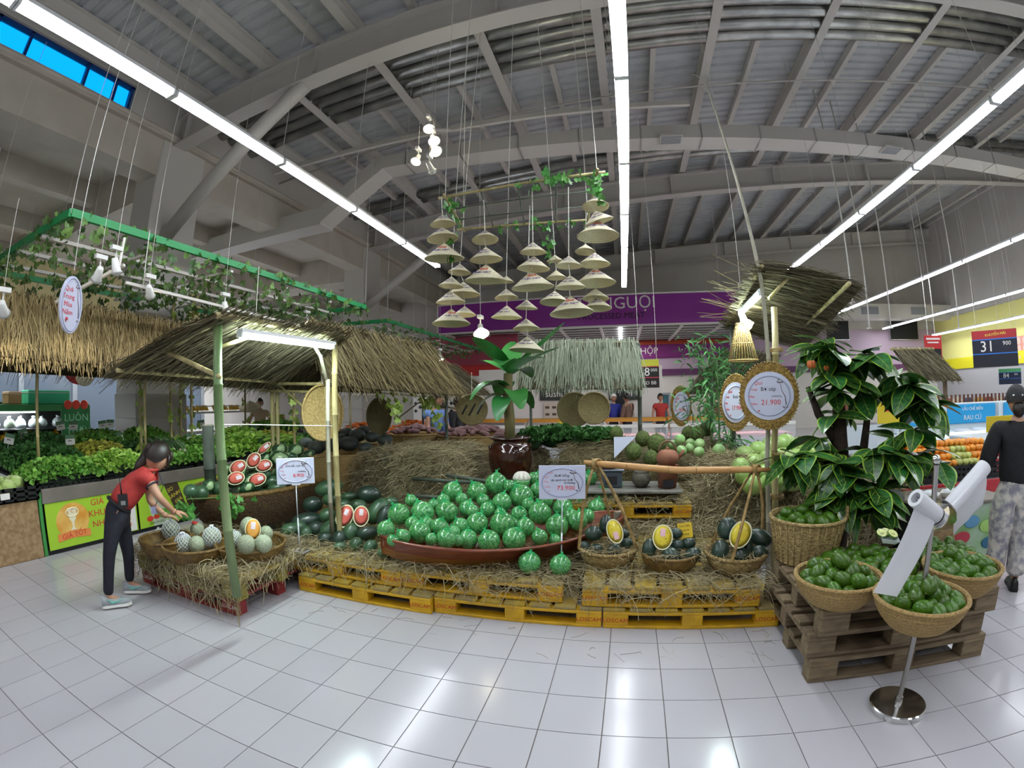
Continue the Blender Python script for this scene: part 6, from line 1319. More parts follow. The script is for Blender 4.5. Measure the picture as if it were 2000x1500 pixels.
for i,(l,x,y,z,wx,wy,h,k,n,lf_) in enumerate(HT): herbs('crate of '+l,x,y,z,wx,wy,h,M_h[k],n,200+i,lf_)
herbs('fan of long leeks with white stems in the second row',-5.95,4.0,.88,.55,.5,.12,M_h[3],160,231,.5,mode=.2,tray=False)
herbs('spring onions with white bulbs behind the green bamboo post',-5.4,5.6,.88,.6,.6,.1,M_h[2],130,232,.42,mode=PI-.4,tray=False)
# cabbages in a crate
t=thing('crate','black slotted plastic crate of pale cabbages','crate',(-5.6,1.5,.60)); b=MB(); x0,x1,y0,y1,z0=-5.95,-5.28,.9,1.92,.6; b.box(x0,x1,y0,y1,z0,z0+.012)
for zz in (0,.055,.11): b.box(x1-.015,x1,y0,y1,z0+zz,z0+zz+.03); b.box(x0,x1,y1-.015,y1,z0+zz,z0+zz+.03); b.box(x0,x0+.015,y0,y1,z0+zz,z0+zz+.03); b.box(x0,x1,y0,y0+.015,z0+zz,z0+zz+.03)
for i in range(9): y=y0+i*(y1-y0-.03)/8; b.box(x1-.013,x1,y,y+.03,z0,z0+.14)
b.build('crate_body',M_black,t); b=MB(); b.bbox(x1,x1+.004,1.5,1.6,.64,.70,.001); b.build('price_card',M_postw,t)
cab=thing('cabbage','','vegetable',(0,0,-90)); b=MB(); b.ell((0,0,0),1,1,.85,14,9); b.build('head',mat('cabbage','#b9cc83',.5,col2='#d3e0a8',wave=('X',1.2,4,2,.3,.7),var=.12),cab,smooth=True,local=True)
b=MB()
for k in range(5):
    a=2*PI*k/5; n=5; vs=[]
    for i in range(n):
        for j in range(4): s=.5+.9*i/(n-1); ph=a+(j-1.5)*.42; vs.append((1.03*math.sin(s+.35)*math.cos(ph),1.03*math.sin(s+.35)*math.sin(ph),.88*math.cos(s+.35)*1.03-.0))
    b.add(vs,[(i*4+j,i*4+j+1,(i+1)*4+j+1,(i+1)*4+j) for i in range(n-1) for j in range(3)])
b.build('outer_leaves',mat('cabbage_leaf','#a9c26f',.5,var=.1),cab,smooth=True,local=True)
P,rr=pile(26,.085,.45,0,.3,91,bh=.14,fl=.95,slope=.8); L=[]
for p,r in zip(P,rr): L.append(dup(cab,(-5.62+p[0]*.72,1.42+p[1]*1.05,.62+p[2]),rot=(random.uniform(-.4,.4),random.uniform(-.4,.4),random.uniform(0,6)),sc=r,group='cabbages in the crate'))
rowlabel(L,'pale cabbage, %s in the %s of the crate',['lowest row','second row','third row','top row'])
for o in list(cab.children): bpy.data.objects.remove(o)
bpy.data.objects.remove(cab)
# price cards on the greens
PC=[(18,858,-6.9),(45,848,-7.2),(118,832,-7.4),(143,832,-7.3),(137,860,-6.6),(172,847,-7.2),(200,830,-7.6),(215,828,-7.6),(232,854,-6.8),(373,855,-6.2),(393,828,-7.2),(456,840,-6.4),(495,838,-6.9),(507,836,-6.9),(535,845,-6.4),(550,842,-6.4),(565,842,-6.6)]
pc0=None
for i,(x,y,X) in enumerate(PC):
    p=at(x,y,X=X); d=p-CC; R=facing((-d.x,-d.y,0)); w=.105
    if pc0 is None:
        pc0=thing('price_card','','card',p,group='price cards among the greens'); b=MB(); b.bbox(-.065,.065,-.06,.07,-.002,.002,.001); b.build('card',M_postw,pc0,local=True); b=MB(); b.box(-.065,.065,.02,.07,.002,.0025); b.build('green_band',mat('card_green','#5f8a66',.5),pc0,local=True)
        b=MB(); b.box(-.03,.02,-.012,-.002,.002,.0025); b.build('print',M_ink,pc0,local=True); b=MB(); b.tube([(0,-.045,0),(0,-.15,0)],.004,5); b.build('stem',M_clear,pc0,local=True); o=pc0
    else: o=dup(pc0,p)
    o.location=p; o.rotation_euler=(R@Matrix.Rotation(random.uniform(-.25,.25),3,'Z')).to_euler(); o['label']='small white price card, %s from the left among the greens'%ORD[i]
# bamboo stump, dark
p=at(408,885,X=-3.95); t=thing('bamboo_stump','thick dark grey bamboo stump standing before the herb counter','stump',(p.x,p.y,0)); b=MB(); bam(b,[(p.x,p.y,.0),(p.x,p.y,1.32)],.062,.4,14); b.build('cane',M_bamd,t,smooth=True); b=MB(); b.torus((p.x,p.y,1.32),.055,.008,16,5); b.build('cut_rim',M_bamw,t,smooth=True)
# --- refrigerated shelves far left
t=boxthing('display_fridge','open dark refrigerated shelf with bagged greens and a green canopy, far left','fridge',[('back',(-11.9,-11.7,.8,5.3,0,1.55),M_black),('base',(-11.7,-10.7,.8,5.3,0,.4),M_black),('canopy',(-11.7,-10.9,.8,5.3,1.36,1.5),mat('canopy_green','#2f7a3f',.5)),('shelf',(-11.7,-10.85,.8,5.3,.98,1.01),M_black),('shelf',(-11.7,-10.75,.8,5.3,.7,.73),M_black),('canopy_lamp',(-11.6,-10.95,.9,4.0,1.33,1.36),Mtube)],loc=(-11.3,3,0))
Mbag=[mat('bag_pale','#b9c9b2',.35,coat=.5,var=.15),mat('bag_white','#cdd6d8',.3,coat=.5,var=.15),mat('pepper_yellow','#d9a21e',.4,var=.2),mat('veg_purple','#3b2233',.5,var=.2),mat('veg_dark','#27352a',.5,var=.2)]
bag=None
for row,(z,ms,n) in enumerate(((1.02,(0,1,1),15),(.74,(4,2,4),14),(.42,(3,3,4),12))):
    protos=[]
    for m in ms:
        b=MB(); b.ell((0,0,.09),.12,.13,.11,9,6); protos.append(None)
    for i in range(n):
        y=1.0+i*4.1/n+random.uniform(-.03,.03); j=(i*7+i//3)%3; lab='%s on the %s fridge shelf, %s from the left'%(('bag of pale greens','bag of white greens','heap of yellow peppers','bunch of purple leaves','dark green vegetable')[ms[j]],('upper','middle','lowest')[row],ORD[i])
        if protos[j] is None:
            b=MB(); b.lathe0((0,0,0),[(0,0),(.11,.01),(.13,.07),(.11,.14),(.07,.18),(.03,.2),(0,.2)],10); v=thing('vegetable_bag',lab,'vegetables',(-11.15,y,z),rz=random.uniform(0,6),group='bagged vegetables in the fridge'); b.build('bag',Mbag[ms[j]],v,smooth=True,local=True); b=MB(); b.tube([(0,0,.19),(.02,0,.23)],[.03,.05],6); b.build('neck',Mbag[ms[j]],v,smooth=True,local=True); protos[j]=v
        else: dup(protos[j],(-11.15+random.uniform(-.1,.1),y,z),rot=random.uniform(0,6),label=lab)
for i,(y,w,h,c,l) in enumerate(((1.2,.8,.22,'#7a3325','dark red carton row'),(2.2,.7,.16,'#b59a28','yellow carton row'),(3.0,.5,.26,'#7b4527','brown carton with orange tubs'),(3.6,.3,.26,'#c9a271','tan round packet'),(4.4,1.0,.3,'#39b98a','teal bottle cartons'))):
    boxthing('carton',l+' on top of the far-left fridge','carton',[('box',(-11.6,-11.1,y-w/2,y+w/2,1.5,1.5+h),mat('carton%d'%i,c,.6),.02),('lid',(-11.61,-11.09,y-w/2-.01,y+w/2+.01,1.5+h*.8,1.5+h*.84),M_postw,.002)])
p=at(150,850,X=-9.6); t=boxthing('floor_sign','green sign board with tomatoes reading always fresh, behind the greens','sign',[('board',(-9.65,-9.6,p.y-.32,p.y+.32,.75,1.5),mat('sign_green','#1f7a3c',.5),.02)])
R=facing((1,-.35,0))
for s,z in (('LUÔN',1.25),('TƯƠI',1.0)): text(s,.19,mat('mint_ink','#8fd3a4',.5),t,Vector((-9.595,p.y,z)),RX,ext=.002)
for k in range(3): b=MB(); b.ell((-9.6,p.y-.18+.18*k,1.5),.03,.09,.09,10,7); b.build('tomato_picture',M_ptom,t,smooth=True)
# left rear shop fronts
trim(10,(-13.9,-13.7,1.5,12,1.55+.9,3.05),mat('navy_fascia','#1d1e33',.5)); trim(11,(-13.9,-13.72,1.5,12,3.05,5.2),mat('cream_fascia','#cdbf8f',.6)); trim(12,(-13.9,-13.7,5.6,7.6,2.35,2.6),mat('brown_fascia','#8a5a1e',.6))
for i in range(6):
    w_=thing('window_%d'%(i+2),None,None,(-13.8,2.2+i*1.6,.4),kind='structure'); b=MB(); b.box(-13.83,-13.8,1.5+i*1.6,2.95+i*1.6,.4,2.4); b.build('pane',mat('shop_glass','#59636f',.12,coat=.5),w_); b=MB(); b.box(-13.84,-13.76,2.95+i*1.6,3.1+i*1.6,.0,2.45); b.box(-13.84,-13.76,1.5+i*1.6,3.1+i*1.6,2.38,2.46); b.build('window_frame',mat('alu_frame','#9aa0a6',.4,metal=.6),w_)
t=thing('column',None,None,(-10.2,2.0,0),kind='structure'); b=MB(); b.bbox(-10.4,-10.0,1.75,2.3,0,ZL-.3,.02); b.build('shaft',mat('white_cladding','#d5dbe4',.4),t)
for nm,px_,X,rx,ry,c1,l in (('disc_sign',(95,712),-9.5,.19,.19,'#c9ccd4','round white hanging sign half hidden by the thatch'),('disc_sign',(155,718),-8.8,.3,.3,'#b3262a','big red round hanging sign with an apple picture')):
    p=at(*px_,X=X); t=thing(nm,l,'sign',p); d=p-CC; R=facing((-d.x,-d.y,0)); b=MB(); b.lathe([(.001,-.01),(1,-.01),(1,.01),(.001,.01)],32,sx=rx,sy=ry); o=b.build('disc',mat('disc'+c1,c1,.4),t,local=True); o.matrix_local=R.to_4x4(); b=MB(); b.tube([(0,0,ry),(0,0,ZL-.28-p.z)],.004,4); b.build('cord',M_str,t,local=True)
    if c1=='#b3262a': b=MB(); b.disc(R@Vector((.1,-.16,.012)),.17,R,24); b.build('apple_flesh',mat('apple_flesh','#d9d2b5',.5),t,local=True); b=MB(); b.ell(R@Vector((-.08,.1,.01)),.14,.14,.01,14,6,R); b.build('apple_picture',mat('apple_red','#c5323a',.3,coat=.5),t,local=True)
p=at(340,735,X=-8.2); t=boxthing('wall_sign','white sign with a red ring and a thin red bar on the pillar wall','sign',[('panel',(-8.26,-8.22,p.y-.2,p.y+.2,p.z-.28,p.z+.22),M_postw)]); b=MB(); b.torus((-8.21,p.y,p.z),.12,.025,22,6,R=Matrix.Rotation(PI/2,3,'Y')); b.build('red_ring',M_prd,t,smooth=True); b=MB(); b.box(-8.22,-8.205,p.y-.14,p.y+.14,p.z-.2,p.z-.17); b.build('red_bar',M_prd,t)
# shelves right of the pillar
t=boxthing('shelf_unit','white wire shelf of bananas and dry goods beside the grey pillar','shelf',[('tier',(-8.9,-8.1,5.9,8.2,1.3,1.34),M_postw),('tier',(-8.9,-8.1,5.9,8.2,.9,.94),M_postw),('leg',(-8.15,-8.1,5.9,5.95,0,1.5),M_postw),('leg',(-8.15,-8.1,8.15,8.2,0,1.5),M_postw),('guard_rail',(-8.12,-8.1,5.9,8.2,1.44,1.46),M_postw)],loc=(-8.5,7,0))
M_ban=mat('banana','#d2ab35',.5,var=.15); bn=None
for i in range(12):
    y=6.05+i*.19; lab='yellow banana bunch on the white wire shelf, %s from the left'%ORD[i]
    if bn is None:
        bn=thing('banana_bunch',lab,'fruit',(-8.4,y,1.34),group='bananas on the wire shelf'); 
        for k in range(6): b=MB(); a=-.6+.24*k; b.tube([(0,.0,.13),(.04*math.cos(a),.05*a*2,.11),(.09,.06*a*2,.03),(.09,.07*a*2,-.0+.015)],[.008,.016,.018,.008],7); b.build('banana',M_ban,bn,smooth=True,local=True)
    else: dup(bn,(-8.4+random.uniform(-.1,.05),y,1.34),rot=random.uniform(-.5,.5),label=lab)
# --- far produce: carrots, gourds, sweet potatoes
def heapthings(nm,fmt,cat,c,sx,sy,h,n,mk,seed,group,m,rowsn=4,r=.03,rot='flat'):
    R=random.Random(seed); pr=thing(nm,'',cat,(0,0,-95),group=group); mk().build('body',m,pr,smooth=True,local=True); L=[]
    for i in range(n):
        u,v=R.uniform(-1,1),R.uniform(-1,1); z=h*(1-max(abs(u),abs(v))**2)*1.0; o=dup(pr,(c[0]+u*sx,c[1]+v*sy,c[2]+z),rot=(R.uniform(-.3,.3),R.uniform(-.3,.3),R.uniform(0,6)),sc=R.uniform(.85,1.15)); L.append(o)
    rowlabel(L,fmt,['lowest row','second row','third row','fourth row','top row'][:rowsn]); 
    for o in list(pr.children): bpy.data.objects.remove(o)
    bpy.data.objects.remove(pr)
def carrot(): b=MB(); b.tube([(-.09,0,0),(-.04,0,0),(.05,0,0),(.1,0,0)],[.02,.024,.015,.003],7); return b
def spud(): b=MB(); b.tube([(-.09,0,0),(-.05,.01,0),(.03,0,.01),(.1,-.01,0)],[.008,.034,.036,.006],8); return b
M_car=mat('carrot','#dd6a2a',.5,col2='#e88a3a',nscale=6,var=.12); M_spud=mat('sweet_potato','#6d4a4e',.7,col2='#8a6a66',nscale=10,var=.2)
boxthing('counter','dark stand under the heap of orange carrots','stand',[('stand',(-6.3,-3.6,8.5,9.6,0,.78),mat('stand_dark','#4d4336',.7),.02),('front_board',(-6.3,-3.6,8.46,8.5,.6,.82),M_bam)])
for k,(x,n) in enumerate(((-4.35,90),(-5.6,55))): heapthings('carrot','orange carrot, %s in the %s of the '+('right','left')[k]+' heap','vegetable',(x,8.95,.84),.5 if k==0 else .55,.42,.26 if k==0 else .2,n,carrot,300+k,'carrots in the %s heap'%('right','left')[k],M_car,5)
for k,(x,n,w) in enumerate(((-2.2,75,.5),(-3.25,40,.32))):
    bowl('basket','wide grey woven basket of sweet potatoes, %s of two behind the straw'%('right','left')[k],(x,6.75,0),w+.1,1.0,M_bowl,flare=.85,rows=14,ribs=36); heapthings('sweet_potato','purple-brown sweet potato, %s in the %s of the '+('right','left')[k]+' basket','vegetable',(x,6.75,1.02),w*.85,w*.8,.1,n,spud,310+k,'sweet potatoes in the %s basket'%('right','left')[k],M_spud,4)
boxthing('counter','produce stand in the back, between the vine poles and the carrots','stand',[('stand',(-9.6,-6.6,8.6,9.8,0,.8),mat('stand_dark','#4d4336',.7),.02),('front_board',(-9.6,-6.6,8.56,8.6,.62,.84),M_bam)])
for k in range(14): 
    b=MB(); b.ell((0,0,0),.09,.07,.07,10,7); c=('#c9bf4a','#9db23f','#d9d2a4','#b8542d','#d2c14a')[k%5]; t=thing('squash','%s squash heaped on the back produce stand, %s from the left'%(('yellow','green','cream','orange','yellow')[k%5],ORD[k]),'vegetable',(-9.3+k*.2,8.9+.1*(k%3),.9+.05*(k%2)),rz=k,group='squashes on the back stand'); b.build('skin',mat('squash'+c,c,.5,var=.1),t,smooth=True,local=True); b=MB(); b.tube([(.08,0,0),(.12,0,.02)],.012,5); b.build('stem',M_stem,t,local=True)
# leafy goods on the heap between jar and jackfruits
for i,(x,y,Y,w) in enumerate(((1085,852,5.7,.42),(1130,862,5.6,.4),(1172,858,5.6,.4),(1040,862,5.5,.25))): p=at(x,y,Y=Y); herbs('dark %s on the straw heap by the jar, %s from the left'%(('spiky pineapple leaves','green bananas','green bananas','small plants')[i],ORD[i]),p.x,Y,.98,w,.4,.12,M_h[1],420,400+i,.09 if i==0 else .06,tray=False)
# --- purple sign and alcove
p1,p2=at(855,596,Y=15),at(1440,568,Y=15); zb,zt_=3.86,4.84
t=thing('hanging_sign','long purple sign for processed meat across the back of the hall','sign',(-1,15,zb)); b=MB(); b.bbox(-6.25,3.98,14.95,15.05,zb,zt_,.01); b.build('panel',mat('sign_purple','#8d2c98',.3,coat=.4),t); b=MB(); b.box(-6.28,4.01,14.94,15.06,zt_,zt_+.05); b.box(-6.28,4.01,14.94,15.06,zb-.05,zb); b.box(-6.3,-6.25,14.94,15.06,zb-.05,zt_+.05); b.build('white_frame',M_postw,t)
RF=facing((0,-1,0)); p=at(1281,590,Y=14.94); text('THỊT NGUỘI',.56,M_postw,t,Vector((p.x,14.945,p.z)),RF,ext=.004,sx=1.02,align='RIGHT'); p=at(1260,615,Y=14.94); text('PROCESSED MEAT',.27,mat('dark_purple_ink','#2d1236',.5),t,Vector((p.x,14.945,p.z)),RF,ext=.004,align='RIGHT')
for X in (-5.5,-1,3.4): b=MB(); b.tube([(X,15,zt_),(X,15,rz(X)-.3)],.01,5); b.build('hanging_rod',M_str,t)
b=MB(); b.box(-6.25,5.2,15.1,YF-.15,3.86,3.9); a=b.build('ceiling_alcove',M_postw,kind='structure')
for k in range(14): b=MB(); b.box(-6.2,5.1,15.2+k*.32,15.28+k*.32,3.84,3.86); b.build('slot',M_dark if k%2 else M_galv,a)
for k in range(9): X=-6+k*1.35; b=MB(); b.box(X-.04,X+.04,15.1,YF-.2,3.78,3.86); b.build('ceiling_bar',M_postw,a)
for k in range(6): b=MB(); b.box(.0,.12,15.5+k*.6,15.75+k*.6,3.80,3.84); b.build('ceiling_lamp',Mtube,a)
area('alcove_lamp',(.06,17.1,3.795),.12,3.4,110,(1,.96,.95))
p=at(1266,686,Y=YF-.13); q=thing('wall_sign','white letters on the plum fascia at the back, partly behind the straw canopy','sign',(p.x,YF-.14,p.z)); b=MB(); b.bbox(p.x-2.2,p.x+1.4,YF-.145,YF-.125,3.12,3.62,.004); b.build('panel',Mpur,q); text('ĐỒ HỘP',.38,M_postw,q,Vector((p.x-.3,YF-.15,p.z)),RF,ext=.004)
# red butcher area at left back
trim(13,(-7.2,-3.6,15.9,16.0,2.35,3.86),mat('wall_rose','#a5475a',.6)); trim(14,(-6.4,-4.1,15.8,15.9,2.0,2.75),mat('sign_red','#c02a2c',.5)); trim(15,(-7.6,-3.4,16.0,16.1,0,2.35),mat('wall_tile_white','#c9cbcf',.5))
p=at(898,752,Y=15.75); q=thing('wall_sign','red butcher counter sign with small white letters','sign',(p.x,15.75,2.05)); b=MB(); b.bbox(-5.9,-4.2,15.76,15.8,2.05,2.7,.004); b.build('panel',mat('sign_red','#c02a2c',.5),q); text('QUẦY THỊT',.22,M_postw,q,Vector((p.x,15.755,p.z+.1)),RF,ext=.003); text('MEAT',.12,M_postw,q,Vector((p.x,15.755,p.z-.12)),RF,ext=.003)
q=thing('wall_tiles','white wall panel with rows of small black diamond tiles behind the blue-shirted staff','tiles',(-6,15.6,.9)); b=MB(); b.box(-7.6,-3.5,15.66,15.72,.7,2.35); b.build('panel',M_postw,q); k0=None
for r in range(8):
    for c in range(22):
        if (c+r)%2: continue
        x=-7.5+c*.18; z=1.1+r*.14
        if k0 is None: b=MB(); b.obox((0,0,0),.1,.01,.1,Matrix.Rotation(PI/4,3,'Y')); k0=b.build('tile',M_black,q,local=True); o=k0
        else: o=inst(k0,q)
        o.location=(x+6,.05,z-.9)
for k,(x,c) in enumerate(((-5.2,'#c9d3e6'),(-4.55,'#d9dbe6'),(-6.3,'#d2413a'),(-7.0,'#cfd9d2'))):
    q=boxthing('price_poster','%s price poster hung on the tiled wall, %s from the left'%(('blue-white','white','red','pale green')[k],ORD[(2,3,1,0)[k]]),'poster',[('sheet',(x-.25,x+.25,15.6,15.62,1.75,2.15),mat('posterc'+c,c,.5),.002),('header',(x-.25,x+.25,15.59,15.6,2.05,2.15),M_prd,.001)])
# meat counters and sushi wall
M_pk=mat('counter_glow_pink','#d9b3b6',.35,col2='#c48d95',nscale=5,stretch=(.6,1,3)); M_gla=mat('case_glass','#e6edf0',.05,alpha=.25,coat=.5)
for i,(x0,x1) in enumerate(((-4.0,-2.3),(-2.25,-.5),(-.45,1.1),(1.15,2.6),(2.65,4.2))):
    boxthing('meat_counter','lit refrigerated meat counter with yellow top board, %s from the left'%ORD[i],'counter',[('case',(x0,x1,10.9,11.9,0,.52),mat('case_white','#c9ccd0',.4),.02),('meat_bed',(x0+.03,x1-.03,10.95,11.85,.52,.6),M_pk),('glass_front',(x0,x1,10.86,10.88,.52,.86),M_gla,.001),('top_board',(x0,x1,11.3,11.9,.92,1.0),mat('top_yellow','#b9862a',.5)),('post',(x0,x0+.04,10.87,10.95,.5,1.0),M_galv,.004),('label_strip',(x0,x1,10.84,10.86,.80,.88),M_postw,.002)])
area('meat_fill_light',(0.1,11.33,.915),8,.05,34,(1,.88,.9))  # added fill light under the top boards to brighten the meat, no fixture there
q=boxthing('back_wall_panel','white back panel of the sushi stand with shelves','panel',[('panel',(-4.2,1.2,13.2,13.3,.9,2.4),M_postw),('dark_pillar',(-.15,.12,13.0,13.2,.9,2.2),M_black)])
for (x,y) in ((1082,772),(1218,771)):
    p=at(x,y,Y=13.1); s=boxthing('wall_sign','dark board lettered sushi with food pictures, %s'%('left one' if x<1100 else 'right one'),'sign',[('board',(p.x-.42,p.x+.42,13.12,13.18,p.z-.14,p.z+.2),mat('board_dark','#2b3330',.5)),('picture_sheet',(p.x-.3,p.x+.3,13.1,13.12,p.z-.75,p.z-.2),mat('menu_sheet','#cfc6b6',.5),.002)]); text('sushi',.26,M_postw,s,Vector((p.x,13.11,p.z+.03)),RF,ext=.003)
    for k in range(6): b=MB(); b.obox((p.x-.2+.2*(k%3),13.095,p.z-.35-.2*(k//3)),.12,.006,.07); b.build('food_picture',mat('food_print','#5a4a3a',.5),s)
q=thing('window_9',None,None,(2.1,13.3,1.0),kind='structure'); a,c=at(1257,772,Y=13.3),at(1306,825,Y=13.3); b=MB(); b.box(a.x,c.x,13.3,13.33,c.z,a.z); b.build('pane',mat('teal_glass','#4a7f86',.15,coat=.4),q); b=MB(); b.box(a.x-.06,a.x,13.25,13.35,c.z,a.z+.06); b.box(c.x,c.x+.06,13.25,13.35,c.z,a.z+.06); b.box(a.x,c.x,13.25,13.35,a.z,a.z+.06); b.box((a.x+c.x)/2-.02,(a.x+c.x)/2+.02,13.26,13.3,c.z,a.z); b.build('window_frame',MT['alu_frame'],q)
q=boxthing('back_wall_panel','patterned pale wall panel right of the teal window','panel',[('panel',(2.4,4.6,13.3,13.35,.8,2.0),mat('wall_pattern','#d6cfbf',.6,col2='#b3a789',nscale=12),.004),('bread_shelf',(2.4,4.6,12.9,13.3,1.15,1.2),mat('shelf_gold','#c09a54',.5)),('bread_shelf',(2.4,4.6,12.9,13.3,.85,.9),mat('shelf_gold','#c09a54',.5))])
def pricesign(label,px0,px1,Y,big,small,foot,c_top,c_mid,c_bot,bandc='#2a6fc4'):
    a,c=at(*px0,Y=Y),at(*px1,Y=Y); w=abs(c.x-a.x); h=abs(a.z-c.z); cx_,cz=(a.x+c.x)/2,(a.z+c.z)/2; q=thing('price_sign',label,'sign',(cx_,Y,cz)); d=Vector((cx_,Y,0)); R=facing((-d.x,-d.y,0)); w/=max(.5,(R@Vector((1,0,0))).x)
    def pl(nm,y0,y1,m,dz=0): b=MB(); b.bbox(-w/2,w/2,y0*h-h/2,y1*h-h/2,-.01+dz,.01+dz,.002); o=b.build(nm,m,q,local=True); o.matrix_local=R.to_4x4()
    pl('lower_panel',0,.35,mat('ps'+c_bot,c_bot,.5)); pl('middle_panel',.37,.74,mat('ps'+c_mid,c_mid,.5)); pl('header',.76,1,mat('ps'+c_top,c_top,.5)); pl('band',.345,.375,mat('ps'+bandc,bandc,.5),.004); pl('band',.735,.765,mat('ps'+bandc,bandc,.5),.004)
    def tx(s,x,y,sz,m): text(s,sz,m,q,R@Vector((x*w,y*h,.0125)),R,ext=.001,world=False)
    tx(big,-.17,.05,h*.42,M_postw); tx(small,.27,.12,h*.16,M_postw)
    if foot: tx(foot,0,-.33,h*.17,M_postw)
    b=MB(); b.tube([R@Vector((-w*.4,h/2,0)),R@Vector((-w*.4,h/2,0))+Vector((0,0,rz(cx_)-cz-h/2))],.004,4); b.tube([R@Vector((w*.4,h/2,0)),R@Vector((w*.4,h/2,0))+Vector((0,0,rz(cx_)-cz-h/2))],.004,4); b.build('hanging_wires',M_str,q,local=True,kind='stuff'); return R,q,w,h
R,q,w,h=pricesign('hanging black price sign 31.900 with red header before the yellow wall',(1917,644),(1968,716),9,'31','900','','#a8262c','#14172a','#10131f'); text('KHUYẾN MÃI',h*.1,M_yeltx,q,R@Vector((.03*w,h*.38,.0125)),R@Matrix.Rotation(.06,3,'Z'),ext=.001,world=False)
pricesign('small hanging dark price sign 84 with green header at the right',(1961,720),(1984,750),9.3,'84','000','','#5fae72','#13203f','#13203f')
R,q,w,h=pricesign('hanging price sign ending in 8 000 with yellow header beside the straw canopy',(1243,703),(1288,757),8,'68','000','HEO BB','#c9c93a','#1b1718','#241416','#c23a4a')
a,c=at(1805,655,Y=10),at(1835,705,Y=10); boxthing('hanging_sign','narrow red hanging sign with white lines and a dark picture, above the small thatch','sign',[('panel',(a.x,c.x+.1,10,10.03,c.z,a.z),mat('sign_red','#c02a2c',.5)),('text_line',(a.x+.05,c.x+.05,9.99,10,a.z-.1,a.z-.06),M_postw,.001),('text_line',(a.x+.08,c.x+.0,9.99,10,a.z-.18,a.z-.15),M_postw,.001),('picture',(a.x+.06,c.x+.06,9.99,10,c.z+.05,c.z+.28),M_black,.001),('hanging_rod',(a.x+.1,a.x+.115,10,10.015,a.z,rz(5)-.5),M_str,.002),('hanging_rod',(c.x-.1,c.x-.085,10,10.015,a.z,rz(5)-.5),M_str,.002)])
p=at(1988,682,X=XR-.06); q=boxthing('wall_poster','poster of pink eggs on the yellow wall','poster',[('sheet',(XR-.08,XR-.055,p.y-.9,p.y+.5,p.z-.45,p.z+.45),mat('egg_print','#c98a7a',.5),.002)]); 
for k in range(12): b=MB(); b.ell((XR-.085,p.y-.7+.3*(k%4),p.z-.28+.28*(k//4)),.006,.11,.14,10,6); b.build('egg_picture',mat('egg_pale','#e0b5a5',.5),q,smooth=True)
M_frw0=mat('pale_top','#b9c2c9',.4)
# --- right: oranges, freezer, red counter
boxthing('counter','red promotion counter under the black crates of oranges','counter',[('carcass',(2.95,4.4,4.45,5.5,0,.58),M_black,.01),('front_panel',(2.95,4.4,4.43,4.45,.05,.57),mat('promo_red','#b8323a',.5))])
q=thing('promo_lettering','pale green promotion lettering on a black brush stroke across the red counter','sign',(3.6,4.425,.3)); b=MB(); b.plate([(-.55,-.14),(.6,-.05),(.62,.12),(.2,.1),(.1,.2),(-.1,.08),(-.5,.05)],.004,(3.85,4.428,.32),facing((0,-1,0))); b.build('brush_stroke',M_black,q); text('KHUYẾN MÃI',.2,mat('pale_green_ink','#c9dd8e',.5),q,Vector((3.85,4.42,.32)),facing((0,-1,0))@Matrix.Rotation(.08,3,'Z'),ext=.002)
boxthing('counter','tall red counter end with a white garland line, right of the oranges','counter',[('red_box',(4.45,5.6,4.7,5.5,.02,.9),mat('promo_red','#b8323a',.5),.02),('top_board',(4.42,5.65,4.65,5.55,.9,.95),M_frw0,.01),('garland',(4.5,5.5,4.685,4.7,.74,.76),M_postw,.002)])
M_crt=mat('crate_black','#1a1c1f',.45)
for i in range(3):
    x=2.97+i*.465; t=thing('crate','black slotted crate heaped with citrus, %s from the left on the red counter'%ORD[i],'crate',(x+.23,4.95,.585),group='orange crates'); b=MB(); b.box(x,x+.46,4.47,5.45,.585,.6)
    for z in (.6,.655,.71): b.box(x,x+.46,4.47,4.485,z,z+.03); b.box(x,x+.015,4.47,5.45,z,z+.03); b.box(x+.445,x+.46,4.47,5.45,z,z+.03); b.box(x,x+.46,5.435,5.45,z,z+.03)
    for k in range(8): b.box(x+k*.062,x+k*.062+.02,4.468,4.487,.585,.74)
    b.build('crate_body',M_crt,t)
og=thing('orange','','fruit',(0,0,-96)); b=MB(); b.ell((0,0,0),1,1,.95,12,8); b.build('peel',M_org,og,smooth=True,local=True); b=MB(); b.ell((0,0,.93),.08,.08,.05,6,4); b.build('stem_end',M_stem,og,smooth=True,local=True)
gg=thing('lime_fruit','','fruit',(0,0,-96)); b=MB(); b.ell((0,0,0),1,1,.95,12,8); b.build('peel',mat('pale_lime','#b9bf6a',.45,coat=.2,var=.12),gg,smooth=True,local=True); b=MB(); b.ell((0,0,.93),.08,.08,.05,6,4); b.build('stem_end',M_stem,gg,smooth=True,local=True)
Lo=[];Lg=[]
for lay in range(4):
    nx=24-2*lay; ny=5-lay
    for i in range(nx):
        for j in range(ny):
            x=3.02+lay*.04+i*.077+(j%2)*.03+random.uniform(-.008,.008); y=4.55+j*.08+lay*.075; 
            if x>4.33 or j>2: continue
            z=.76+lay*.062+random.uniform(-.004,.004); gr=3.72<x<4.02 and lay<3
            o=dup(gg if gr else og,(x,y,z),rot=(random.uniform(0,6),random.uniform(0,6),0),sc=.041*random.uniform(.93,1.05),group='pale limes on the crates' if gr else 'oranges on the crates'); (Lg if gr else Lo).append(o)
rowlabel(Lo,'orange citrus, %s in the %s over the crates',['lowest row','second row','third row','fourth row','fifth row','sixth row','seventh row','eighth row','ninth row','top row']); rowlabel(Lg,'pale lime-green citrus, %s in the %s among the oranges',['lowest row','second row','third row','top row'])
for o in (og,gg):
    for k in list(o.children): bpy.data.objects.remove(k)
    bpy.data.objects.remove(o)
